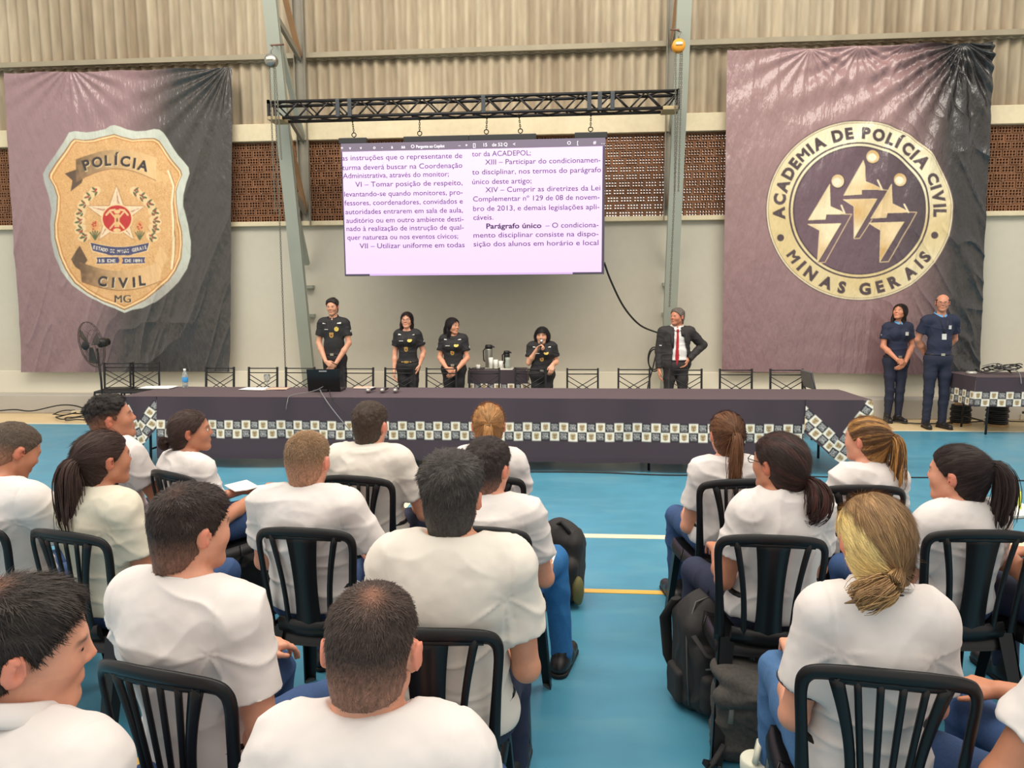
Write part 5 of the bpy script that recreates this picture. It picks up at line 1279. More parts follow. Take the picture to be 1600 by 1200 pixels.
def plastic_chair(style):
    t=empty('plastic_chair'); m=MB(); W=.192
    # frame: posts and rounded top rail in one bar
    pts=[(-.168,.44),(-.172,.55),(-.180,.68),(-.188,.78),(-.186,.815),(-.172,.838),(-.14,.848),(-.07,.856),(0,.858),(.07,.856),(.14,.848),(.172,.838),(.186,.815),(.188,.78),(.180,.68),(.172,.55),(.168,.44)]
    wd=[.040,.032,.026,.026,.028,.032,.036,.040,.040,.040,.036,.032,.028,.026,.026,.032,.040]
    # densify
    T=np.linspace(0,len(pts)-1,65); pa=[(float(np.interp(t_,range(len(pts)),[p[0] for p in pts])),float(np.interp(t_,range(len(pts)),[p[1] for p in pts]))) for t_ in T]; wa=[float(np.interp(t_,range(len(pts)),wd)) for t_ in T]
    for _ in range(2): pa=[pa[0]]+[((pa[i-1][0]+2*pa[i][0]+pa[i+1][0])/4,(pa[i-1][1]+2*pa[i][1]+pa[i+1][1])/4) for i in range(1,len(pa)-1)]+[pa[-1]]
    strip(m,pa,wa,.015)
    def curve(u0,z0,u1,z1,bow,w0,w1,wm=None):
        P=[];Wd=[]
        for i in range(13):
            t_=i/12; P.append((u0+(u1-u0)*t_+bow*math.sin(math.pi*t_),z0+(z1-z0)*t_)); Wd.append(w0+(w1-w0)*t_ if wm is None else (w0*(1-t_)**2+2*wm*t_*(1-t_)+w1*t_*t_))
        strip(m,P,Wd,.013)
    if style=='slats':
        for s in (-1,1): curve(s*.118,.84,s*.070,.455,-s*.012+s*-.006,.034,.026,.016)
        for i,u in enumerate((-.066,-.022,.022,.066)): curve(u*1.1,.84,u*.55,.46,-.0*u,.016,.013)
        strip(m,[(-.10,.47),(-.05,.463),(0,.46),(.05,.463),(.10,.47)],.06,.02)
        strip(m,[(-.13,.836),(-.06,.838),(0,.84),(.06,.838),(.13,.836)],.022,.012)
    else:
        curve(0,.85,0,.45,0,.125,.105,.070); 
        for s in (-1,1): curve(s*.128,.845,s*.086,.455,-s*.012,.024,.022,.016)
        strip(m,[(-.13,.47),(-.05,.463),(0,.46),(.05,.463),(.13,.47)],.06,.02)
        strip(m,[(-.15,.832),(-.06,.838),(0,.838),(.06,.838),(.15,.832)],.020,.012)
    m.build('backrest',M_plastic,t)
    # seat: dished slab with rolled rim
    def seatf(u,v,top):
        x=(u-.5)*2; y=(v-.5)*2; w_=.212-.018*(1-v); X=x*w_*(1-.05*abs(y)**4); Y=-.17+.41*v-.02*abs(x)**3*(1 if v>.5 else -1)
        Z=.438+(.010*abs(x)**3+.006*abs(y)**3)-.012*(1-x*x)*(1-y*y)-(.05 if max(abs(x),abs(y))>.985 else 0)-(0 if top else .012); return (X,Y,Z)
    s_=MB(); s_.grid(lambda u,v:seatf(u,v,True),30,30); s_.grid(lambda u,v:seatf(u,v,False),30,30); s_.build('seat',M_plastic,t,fix=False)
    for sx_ in (-1,1):
        for front in (0,1):
            a=Vector((sx_*(.192 if front else .172),(.205 if front else -.165),.455 if not front else .43)); b=Vector((sx_*(.222 if front else .208),(.25 if front else -.285),0.0))
            mb=MB(); fy=1 if front else -1
            # L-section: one plate facing front/back, one facing the side
            def plate(p0,p1,dv0,dv1,th):
                vs=[]
                for (p,dv) in ((p0,dv0),(p1,dv1)):
                    for q in (p,p+dv,p+dv+th,p+th): vs.append(mb.bm.verts.new(q))
                for j in range(4): mb.bm.faces.new((vs[j],vs[(j+1)%4],vs[4+(j+1)%4],vs[4+j]))
                mb.bm.faces.new(vs[:4][::-1]); mb.bm.faces.new(vs[4:])
            plate(a,b,Vector((-sx_*.058,0,0)),Vector((-sx_*.040,0,0)),Vector((0,-fy*.006,0)))
            plate(a,b,Vector((0,-fy*.055,0)),Vector((0,-fy*.036,0)),Vector((-sx_*.006,0,0)))
            l=mb.build('leg',M_plastic,t)
            f=MB(); f.prism([(0,0),(-sx_*.036,0),(-sx_*.036,-fy*.008),(-sx_*.008,-fy*.034),(0,-fy*.034)],.012,Matrix.Translation(b+Vector((-sx_*.002,-fy*.002,0)))); f.build('foot_pad',M_foot,l)
    return t
proto={'slats':plastic_chair('slats'),'panel':plastic_chair('panel')}; used={'slats':False,'panel':False}
def chair(style,loc,yaw,label):
    if not used[style]: c=proto[style]; used[style]=True
    else: c=copy_tree(proto[style])
    c.location=loc; c.rotation_euler=(0,0,yaw); tag(c,label,'chair','black plastic chairs of the audience'); return c
def seated(px,py,zt,yaw,label,chair_style,chair_label,dxy=(0,0),cyaw=None,cd=(0,0),**kw):
    """px,py: where the top of the head is seen; body placed so that the head is there at height zt"""
    P=at(px,py,z=zt); a=math.radians(yaw); sl=kw.get('slouch',0); side=kw.get('side',0); ln=kw.get('lean',0)
    off=Vector((side*1.2,-.07-ln+.045+sl-.012,0)); off.rotate(Euler((0,0,a))); loc=(P.x-off.x+dxy[0],P.y-off.y+dxy[1],0)
    if P.y<1.7: v=.0055
    elif P.y<2.8: v=.0065
    else: v=.0078
    kw.setdefault('vox',v)
    r=make_person('sit',loc,a,zt,label,seed=kw.pop('seed',int(px)%17),**kw)
    if chair_style: chair(chair_style,(loc[0]+cd[0],loc[1]+cd[1],0),math.radians(cyaw if cyaw is not None else yaw),chair_label)
    return r
def lap(el=None,er=None,wl=None,wr=None,nl=None,nr=None,curl=.55):
    def f(shj,zs,zt,w):
        d={}
        for s,e,q in ((-1,el,wl),(1,er,wr)):
            S=shj(s); E=(S[0]+s*.05,S[1]+.08,zs-.30) if e is None else (S[0]+s*e[0],S[1]+e[1],S[2]+e[2])
            W_=(s*.10,.31,.635) if q is None else q
            d[s]=dict(e=E,w=W_,n=(0,.3,-1),t=(-s,0,0),curl=curl)
        return d
    return f
SK1=(206,146,116); SK2=(190,128,98); SK3=(214,152,124); SK4=(176,116,88)
DK=(44,36,34); 
# --- near left group
seated(577,918,1.205,0,'man with cropped brown hair and protruding ears, seated nearest at the bottom centre','panel','black plastic chair under the nearest man at the bottom centre',
  hair=dict(style='short',col=(66,52,46),top=.009,side=.003,blade=.009,fade=.015,fade_amt=.35,rough=.005,tuft=.003,crown=.5,nape=-.048,quiff=.002),shirt=M_shirt_w,legs=M_jean,skin=SK3,w=1.02,hs=.97,ear=1.7,hpit=10,collar='crew_blk',vox=.005,pose=lap(),seed=2)
seated(22,914,1.22,-12,'dark-haired man in a white polo at the bottom-left corner, face turned right','slats','black plastic chair under the man in the bottom-left corner',
  hair=dict(style='short',col=(52,44,40),top=.016,side=.007,blade=.020,lift=.08,rough=.008,tuft=.006,crown=.35,nape=-.075,quiff=.006),shirt=M_shirt_w,legs=M_jean,skin=SK3,w=1.05,hyaw=-42,hpit=8,collar='polo',face=True,vox=.005,seed=5,ear=1.1,pose=lap(er=(-.02,-.02,-.31),wl=(-.17,.10,.48),wr=(-.04,.10,.48)),legpose={-1:((-.085,.01,.52),(-.17,.40,.50),(-.17,.38,.09)),1:((.085,.01,.52),(.10,.43,.50),(.14,.36,.09))})
seated(292,762,1.245,-14,'dark brown-haired man in white t-shirt, seated between the nearest man and the corner man','slats','black slatted chair of the dark-haired man in the left foreground, wide gap between slats',
  hair=dict(style='short',col=(54,42,38),top=.017,side=.0055,blade=.011,fade=.01,fade_amt=.25,rough=.007,tuft=.005,crown=.10,nape=-.060,quiff=.003),shirt=M_shirt_w,legs=M_jean,skin=SK3,w=1.06,hs=.93,hyaw=-18,hpit=3,cyaw=-13,cd=(.045,-.02),seed=3,pose=lap(er=(.07,-.01,-.31),wr=(-.06,.16,.54)),legpose={-1:((-.085,.01,.52),(-.12,.42,.50),(-.12,.40,.09)),1:((.085,.01,.52),(.22,.40,.52),(.22,.38,.09))})
seated(705,713,1.285,2,'broad man with thick dark greying hair in an ivory t-shirt, centre of the foreground','panel','black panel-back chair of the broad man with thick dark hair',
  hair=dict(style='short',col=(66,61,58),top=.026,side=.007,blade=.014,rough=.009,tuft=.006,nape=-.085,quiff=.002),shirt=M_shirt_y,legs=M_jean_d,skin=SK1,w=1.10,hyaw=-6,hpit=-4,pose=lap(er=(.035,.03,-.30)),seed=7,hs=.95,cd=(-.05,0))
seated(478,673,1.21,-4,'man with a blond buzz cut and white t-shirt, right elbow out','panel','black panel-back chair of the blond buzz-cut man',
  hair=dict(style='short',col=(142,112,84),top=.007,side=.003,blade=.005,lift=.7,fade=.03,fade_amt=.5,rough=.003,tuft=.002,nape=-.060,top_lite=(150,116,82)),shirt=M_shirt_w,legs=M_jean,skin=SK3,w=1.14,ear=1.5,hpit=4,pose=lap(er=(.12,.07,-.24),wr=(.10,.26,.64)),seed=8,cd=(.05,0))
seated(155,672,1.222,-18,'woman with a long dark ponytail and cream t-shirt in the left block','slats','black slatted chair of the woman in the cream t-shirt',
  fem=True,hair=dict(style='tail',col=(70,51,45),tie=(.008,-.107,.018),path=[(.005,-.032,-.01),(.008,-.046,-.07),(.006,-.042,-.15),(.000,-.036,-.24),(.0,-.034,-.31)],rad=[.022,.034,.042,.040,.032,.014],seed=3,world=True,spread=1.5),shirt=M_shirt_c,legs=M_jean,skin=SK2,w=1.12,hyaw=-14,hpit=-2,cyaw=-14,cd=(-.01,0),seed=11,face=True,pose=lap(er=(.045,.05,-.28)))
seated(294,640,1.165,-30,'woman with brown hair in a low bun, white t-shirt, looking right from the left block','slats','black slatted chair of the woman with the low bun',
  fem=True,hair=dict(style='bun',col=(74,56,50),tie=(-.012,-.110,-.045)),shirt=M_shirt_w,legs=M_jean,skin=SK2,w=1.06,hyaw=-34,hpit=-4,cyaw=-27,seed=12,face=True,pose=lap(er=(.06,.06,-.26),wr=(.08,.34,.66)),cd=(.05,0))
seated(170,618,1.233,-16,'man with a high dark fade looking up right, white t-shirt, back left','slats','black slatted chair of the man with the high fade at the back left',
  hair=dict(style='short',col=(46,40,38),top=.020,side=.0035,fade=.055,fade_amt=.55,rough=.012,tuft=.012,nape=-.055),shirt=M_shirt_w,legs=M_jean_d,skin=SK2,w=1.04,hyaw=-42,hpit=-10,seed=13,face=True,pose=lap(er=(.06,.1,-.25)),hs=1.03)
seated(12,660,1.23,-10,'man bending forward at the left edge, grey-brown buzz cut, white t-shirt','slats','black chair cut off by the left edge under the man bending forward',
  hair=dict(style='short',col=(92,78,66),top=.008,side=.003,fade=.03,fade_amt=.5,rough=.004,tuft=.003,nape=-.058),shirt=M_shirt_w,legs=M_jean,skin=SK2,w=1.2,hyaw=-16,hpit=26,slouch=.05,seed=14,lean=.0,pose=lap(er=(.12,.12,-.22)))
seated(577,628,1.214,-6,'brown-haired man with green neckband on his white t-shirt, back row','slats','black slatted chair of the man with the green neckband',
  hair=dict(style='short',col=(74,60,50),top=.014,side=.005,fade=.0,fade_amt=.3,rough=.006,tuft=.005,nape=-.062),shirt=M_shirt_y,legs=M_jean_d,skin=SK3,w=1.14,hyaw=-6,collar='green',ear=1.2,seed=15,pose=lap(er=(.09,.07,-.27)),cyaw=-10)
seated(763,630,1.206,0,'woman with a light copper-blond ponytail, white t-shirt, back row at the centre','slats','black slatted chair of the copper-blond woman at the centre',
  fem=True,hair=dict(style='tail',col=(186,140,92),tie=(.004,-.106,.035),path=[(0,-.020,-.02),(-.004,-.026,-.06),(-.004,-.020,-.11),(0,-.01,-.16)],rad=[.015,.022,.024,.020,.009],seed=6,world=True,streak=(214,160,104),streak_amt=.5),shirt=M_shirt_w,legs=M_jean_d,skin=SK3,w=1.06,seed=16,hyaw=4,ear=1.3)
seated(762,685,1.175,-6,'dark-haired man in bright blue jeans, half hidden behind the broad man','panel','black panel-back chair of the man in bright blue jeans',
  hair=dict(style='short',col=(56,46,44),top=.016,side=.006,rough=.008,tuft=.006,nape=-.068,fade=-.01,fade_amt=.3),shirt=M_shirt_w,legs=M_jean_b,skin=SK3,w=1.08,hyaw=-16,seed=17,pose=lap(er=(.05,.09,-.27),wr=(.16,.32,.64)),legpose={-1:((-.085,.01,.52),(-.13,.42,.50),(-.13,.40,.09)),1:((.085,.01,.52),(.21,.43,.52),(.25,.39,.09))})
# --- right block
seated(1137,643,1.17,2,'woman with a long straight brown ponytail, white t-shirt, leftmost in the right block','slats','black slatted chair at the aisle, of the woman with the long straight ponytail',
  fem=True,hair=dict(style='tail',col=(112,76,54),tie=(.004,-.106,.028),path=[(.0,-.030,-.01),(-.004,-.044,-.07),(-.008,-.040,-.16),(-.010,-.036,-.26),(-.010,-.034,-.35)],rad=[.015,.026,.034,.038,.036,.020],seed=8,world=True,streak=(134,92,64),streak_amt=.5),shirt=M_shirt_w,legs=M_jean,skin=SK3,w=1.0,hyaw=5,seed=20,ear=1.2,cyaw=8,pose=lap(el=(.05,.05,-.28)))
r=seated(1221,675,1.217,10,'woman with glasses and a low rolled dark ponytail, white t-shirt, in the right block','panel','black panel-back chair of the woman with glasses and rolled ponytail',
  fem=True,hair=dict(style='lowtail',col=(56,42,38),tie=(.034,-.108,-.042),path=[(.016,-.026,-.018),(.024,-.044,-.055),(.014,-.052,-.100),(-.012,-.046,-.135),(-.034,-.030,-.125)],rad=[.016,.038,.050,.048,.036,.020],clumps=12,seed=9,world=True,streak=(84,50,46),streak_amt=.5,top=.012,side=.012),shirt=M_shirt_w,legs=M_jean_d,skin=SK2,w=1.14,hyaw=24,hpit=-2,seed=21,face=True,cyaw=-3,cd=(-.05,0),pose=lap(el=(.06,.03,-.26)),hs=1.05)
glasses(r['root'],r['hc'],r['Rh'])
seated(1357,650,1.165,12,'woman with a wavy golden-highlighted ponytail, white t-shirt, back row of the right block','slats','black slatted chair of the woman with the golden-highlighted ponytail',
  fem=True,hair=dict(style='tail',col=(104,74,50),tie=(.034,-.098,.034),path=[(.018,-.024,-.01),(.022,-.034,-.06),(.018,-.032,-.14),(.012,-.03,-.22),(.02,-.03,-.27)],rad=[.016,.024,.032,.036,.040,.028],seed=10,world=True,streak=(196,146,84),streak_amt=.8,spread=1.3),shirt=M_shirt_w,legs=M_jean_d,skin=SK3,w=1.04,hyaw=26,seed=22,face=True,cyaw=0,cd=(-.07,0))
seated(1373,776,1.226,-4,'blond woman in a white polo with dark collar stripes, right foreground','slats','black slatted chair of the blond woman in the right foreground',
  fem=True,hair=dict(style='lowtail',col=(142,110,76),tie=(.020,-.104,-.050),path=[(-.018,-.024,-.012),(-.05,-.036,-.030),(-.085,-.036,-.046),(-.12,-.034,-.072)],rad=[.013,.024,.036,.040,.034],clumps=16,fine=160,seed=11,world=True,streak=(186,148,100),streak_amt=.35,panel=(240,216,150),top=.014,side=.014),shirt=M_shirt_w,legs=M_jean_l,skin=SK3,w=.98,hs=.99,hyaw=0,hpit=8,collar='polo_trim',seed=23,cyaw=-8,pose=lap(el=(.055,.02,-.27)),sleeve=.66,legpose={-1:((-.09,.01,.52),(-.115,.40,.53),(-.125,.39,.09)),1:((.085,.01,.52),(.13,.42,.50),(.12,.40,.09))})
seated(1502,694,1.156,14,'woman with a thick dark-brown high ponytail, white t-shirt, right of the right block','panel','black panel-back chair of the woman with the thick dark ponytail',
  fem=True,hair=dict(style='tail',col=(50,38,36),tie=(.036,-.098,.052),path=[(.022,-.026,.0),(.034,-.045,-.05),(.032,-.05,-.13),(.018,-.045,-.21),(.02,-.04,-.27)],rad=[.018,.028,.038,.040,.038,.020],seed=12,world=True,spread=1.4),shirt=M_shirt_w,legs=M_jean,skin=SK3,w=1.08,hyaw=28,seed=24,face=True,cyaw=2,hs=1.04)
seated(1775,800,1.25,20,'person at the right edge, only the arm in a white sleeve and blue-jeans thigh showing','slats','black chair cut off by the right edge in the foreground',
  hair=dict(style='short',col=(52,42,38),top=.012,side=.005,tuft=.004),shirt=M_shirt_w,legs=M_jean,skin=SK2,w=1.12,seed=25,pose=lap(el=(.12,.05,-.26),wl=(.05,.12,.51)),legpose={-1:((-.09,.01,.52),(-.30,.42,.54),(-.30,.42,.09)),1:((.085,.01,.52),(.13,.42,.50),(.12,.40,.09))})
r=seated(1726,668,1.24,16,'person at the right edge holding a notebook and a yellow highlighter, mostly out of view','panel','black chair cut off by the right edge behind the notebook',
  hair=dict(style='short',col=(52,42,38),top=.012,side=.005,tuft=.004),shirt=M_shirt_w,legs=M_jean_d,skin=SK2,w=1.05,seed=26,pose=lap(el=(.07,.08,-.25),wl=(-.15,.33,.70)),legpose={-1:((-.09,.01,.52),(-.22,.42,.52),(-.24,.40,.09)),1:((.085,.01,.52),(.13,.42,.50),(.12,.40,.09))})
R19=r
# ================================================================ STANDING PEOPLE
def facing(px,Y): 
    return math.pi
def sarm(kind):
    """poses in the person's own frame, +Y is the way they face"""
    def f(shj,zs,h,w):
        d={}
        for s in (-1,1):
            S=shj(s); k=kind[s]
            if k=='cross': e=(S[0]+s*.05,.02,zs-.30-.02*(h>1.7)); w_=(s*.055,.16,(.515-.035*(h>1.7))*h); d[s]=dict(e=e,w=w_,n=(-s*.4,-1,-.2),t=(-s*.2,.2,1),d=(-s*.72,.22,-.62),curl=.5)
            elif k=='cross2': e=(S[0]+s*.05,.02,zs-.30-.02*(h>1.7)); w_=(s*.070,.185,(.540-.035*(h>1.7))*h); d[s]=dict(e=e,w=w_,n=(-s*.3,-1,-.3),t=(-s*.2,.2,1),d=(-s*.80,.16,-.55),curl=.6)
            elif k=='hang': e=(S[0]+s*.045,-.005,zs-.30); w_=(S[0]+s*.050,.06,.485*h); d[s]=dict(e=e,w=w_,n=(-s,0,0),t=(0,1,0),curl=.45)
            elif k=='pocket': e=(S[0]+s*.075,-.05,zs-.29); w_=(s*.17,.03,.53*h); d[s]=dict(e=e,w=w_,n=(-s,0,0),t=(0,1,0),d=(-.25*s,.25,-1),curl=.3)
            elif k=='hip': e=(S[0]+s*.185,-.07,zs-.225); w_=(s*.155,.045,.565*h); d[s]=dict(e=e,w=w_,n=(-s,0,.2),t=(0,1,.4),d=(-.4*s,.5,-.8),curl=.5)
            elif k=='behind': e=(S[0]+s*.055,-.08,zs-.29); w_=(s*.06,-.17,.53*h); d[s]=dict(e=e,w=w_,n=(0,-1,0),t=(-s*.2,0,1),d=(-s,-.05,-.2),curl=.6)
            elif k=='mic': e=(S[0]+s*.03,.05,zs-.26); w_=(s*.055,.155,zs-.045); d[s]=dict(e=e,w=w_,n=(-s*.6,.5,0),t=(-s*.3,-.3,.9),d=(-s*.75,.35,.35),curl=1.25)
            elif k=='bent': e=(S[0]+s*.045,-.03,zs-.255); w_=(s*.150,.18,zs-.27); d[s]=dict(e=e,w=w_,n=(-s*.3,-.8,-.5),t=(-s,.2,.3),d=(s*-.15,.45,-.9),curl=.6)
        return d
    return f
def on_chest(R,x,z,dy=.0):
    y=surf_y(R['fs'],x,z); return Vector((x,(y if y is not None else .13)+dy,z))
def patch(R,name,x,z,w_,h_,m,th=.004,parent=None,bevel=.0015):
    p=on_chest(R,x,z,.007); a=on_chest(R,x-w_/2,z); b=on_chest(R,x+w_/2,z); c=on_chest(R,x,z-h_/2); d=on_chest(R,x,z+h_/2)
    ang=math.atan2(b.y-a.y,w_); an2=math.atan2(d.y-c.y,h_)
    return MB().box((0,0,0),(w_,th,h_),bevel=bevel).build(name,m,parent or R['shirt'],loc=p,rot=(-an2*0+math.atan2(-(d.y-c.y),h_),0,ang))
def shieldpoly(s): return [(x*s,y*s) for x,y in ((-.42,.36),(-.2,.5),(0,.44),(.2,.5),(.42,.36),(.36,0),(.4,-.2),(.2,-.45),(0,-.52),(-.2,-.45),(-.4,-.2),(-.36,0))]
def pendant(R,zdrop,s=.07):
    z=R['zs']-zdrop; x=0.0; p=on_chest(R,x,z,.008); t=MB(); M_=Matrix.Translation(p)@Matrix.Rotation(math.pi/2,4,'X')
    t.prism(shieldpoly(s*1.15),.006,M_); b=t.build('pendant_badge',M_gold,R['root'])
    q=MB(); q.ball(p+Vector((0,.002,0)),s*.22,10,scale=(1,.3,1)); q.build('badge_centre',mat('copper_enamel',(150,84,50),.4),b)
    for s_ in (-1,1):
        pts=[on_chest(R,x+s_*(.006+.056*t_),z+s*.5+(R['zs']+.0-z-s*.5)*t_,.004) for t_ in np.linspace(0,.93,9)]
        MB().tube(pts,.0022,5).build('cord',mat('grey_cord',(70,68,66),.7),b)
def officer_marks(R,fem=False):
    zs=R['zs']; sx_=.82 if fem else 1.0
    # person's left is viewer's right: chest emblem on the person's left (-x when facing +Y)
    e=patch(R,'chest_emblem',-.075*sx_,zs-.115,.006,.006,M_gold); e.data=bpy.data.meshes.new('chest_emblem'); bm=bmesh.new(); 
    r=bmesh.ops.create_cone(bm,cap_ends=True,segments=20,radius1=.034,radius2=.032,depth=.005,matrix=Matrix.Rotation(math.pi/2,4,'X')); bm.to_mesh(e.data); bm.free(); e.data.materials.append(mat('yellow_emblem',(214,186,92),.6,noise=(90,.2)))
    n=patch(R,'name_strip',.075*sx_,zs-.12,.060,.010,M_patch)
    for s_ in (-1,1):
        S=R['shj'](s_); x=s_*abs(S[0])*.62; k=R['fs']; # shoulder flash on the top front of the shoulder
        z=zs-.020; p=on_chest(R,x,z-.012,.002); MB().box((0,0,0),(.058,.006,.034),bevel=.002).build('shoulder_flash',M_patch,R['shirt'],loc=p+Vector((0,-.004,.004)),rot=(math.radians(42),0,0))
        E=R['ps'][s_]['_E']; q=Vector(S+(A3(E)-S)*.38); MB().box((0,0,0),(.006,.034,.036),bevel=.002).build('sleeve_patch',M_patch,R['shirt'],loc=q+Vector((s_*.063,.008,0)),rot=(0,s_*-.1,0))
def stand(px,py,Y,h,label,hyaw=0,hpit=0,**kw):
    P=at(px,py,Y=Y); return make_person('stand',(P.x,Y,0),kw.pop('byaw',math.pi),h,label,hyaw=hyaw,hpit=hpit,face=True,vox=kw.pop('vox',.0065),**kw)
HB=(46,40,40); HBD=(34,28,28)
SF=(226,164,134)
R1=stand(520,467,9.98,at(520,467,Y=9.98).z,'tall man in a black police polo with hands folded, standing behind the laptop',hair=dict(style='short',col=(62,56,54),top=.018,side=.006,blade=.010,rough=.007,tuft=.006,nape=-.07,quiff=.004),shirt=M_blkpolo,legs=M_blktr,skin=(214,156,126),pose=sarm({-1:'cross',1:'cross2'}),collar='polo_blk',seed=2,w=1.05,outfit='tucked',sleeve=.62,hpit=6)
officer_marks(R1); pendant(R1,.20)
MB().tube([Vector(R1['ps'][-1]['_W'])+Vector((.026*math.cos(a),.006+.02*math.sin(a),.016+.01*math.cos(a))) for a in np.linspace(0,2*PI,17)],.007,6).build('wrist_watch',M_blk,R1['root'])
lk=lambda s,y0=-.02,zl=-.26,xo=.075: dict(pts=[(s*.05,y0,.06),(s*xo,y0+.005,.0),(s*(xo+.012),y0+.02,-.07),(s*(xo+.010),y0+.035,-.15),(s*(xo-.002),y0+.055,zl)],rad=[.022,.028,.030,.026,.010])
bk=dict(pts=[(0,-.08,.03),(0,-.10,-.06),(0,-.095,-.15),(0,-.09,-.25)],rad=[.05,.06,.06,.04])
R2=stand(636,488,9.95,at(636,488,Y=9.95).z,'woman with glasses and long dark hair in a black police shirt, gold-studded belt',fem=True,hair=dict(style='long',col=(44,34,34),locks=[lk(1,-.03,-.22,.066),lk(-1,-.04,-.12,.060),bk]),shirt=M_blkpolo,legs=M_blktr,skin=SF,pose=sarm({1:'hang',-1:'pocket'}),collar='crew_blk',seed=3,w=1.08,outfit='tucked',hpit=0)
glasses(R2['root'],R2['hc'],R2['Rh']); officer_marks(R2,True); pendant(R2,.24,.06)
for i in range(5): MB().ball((-.06+.03*i,.118,R2['pz']+.052),.010,8,scale=(1.3,.5,1)).build('belt_stud',M_gold,R2['root'])
R3=stand(708,497,9.95,at(708,497,Y=9.95).z,'woman with straight dark hair in a black police shirt, looking toward the speaker',hyaw=52,hpit=4,fem=True,hair=dict(style='long',col=(38,32,34),locks=[lk(1,-.035,-.20,.060),dict(pts=[(.02,-.07,.03),(.03,-.09,-.06),(.035,-.08,-.15),(.035,-.06,-.22)],rad=[.05,.055,.05,.03])]),shirt=M_blkpolo,legs=M_blktr,skin=(220,156,124),pose=sarm({-1:'cross',1:'cross2'}),collar='crew_blk',seed=4,w=1.12,outfit='tucked')
officer_marks(R3,True); pendant(R3,.22,.06)
R4=stand(847,511,9.95,at(847,511,Y=9.95).z,'short woman with a black bob speaking into a microphone in a black police shirt',hpit=4,hyaw=-6,fem=True,hs=1.08,hair=dict(style='bob',col=(34,30,32)),shirt=M_blkpolo,legs=M_blktr,skin=(228,170,138),pose=sarm({1:'mic',-1:'bent'}),collar='crew_blk',seed=5,w=1.18,outfit='tucked')
officer_marks(R4,True); pendant(R4,.20,.06)
# microphone in her hand
def microphone(loc,direction,label,lying=False):
    d=Vector(direction).normalized(); R=d.to_track_quat('Z','Y').to_matrix().to_4x4(); t=empty('microphone',loc); tag(t,label,'microphone','handheld microphones' if lying else None)
    m=MB(); m.lathe([(.006,0),(.0115,.002),(.0125,.06),(.0165,.15),(.017,.165)],M=R,n=16); m.build('handle',M_blk,t)
    m=MB(); m.lathe([(.017,.163),(.0255,.178),(.0275,.198),(.022,.218),(.010,.228),(.001,.230)],M=R,n=16); m.build('grille',mat('silver_mic_grille',(176,172,166),.35,metal=.8,bump=(300,.6,.002)),t); return t
Wm=Vector(R4['ps'][1]['_W'])+Vector((-.030,.062,.012)); Wm=R4['root'].matrix_basis@Wm if False else Vector((R4['root'].location.x-Wm.x,R4['root'].location.y-Wm.y,Wm.z))
hd=R4['hc']; mouth=Vector((R4['root'].location.x-hd[0],R4['root'].location.y-hd[1]-.118,hd[2]-.052))
dd=(mouth-Wm); microphone(Wm-dd.normalized()*.085,dd,'silver-headed microphone held up to the mouth of the short woman')
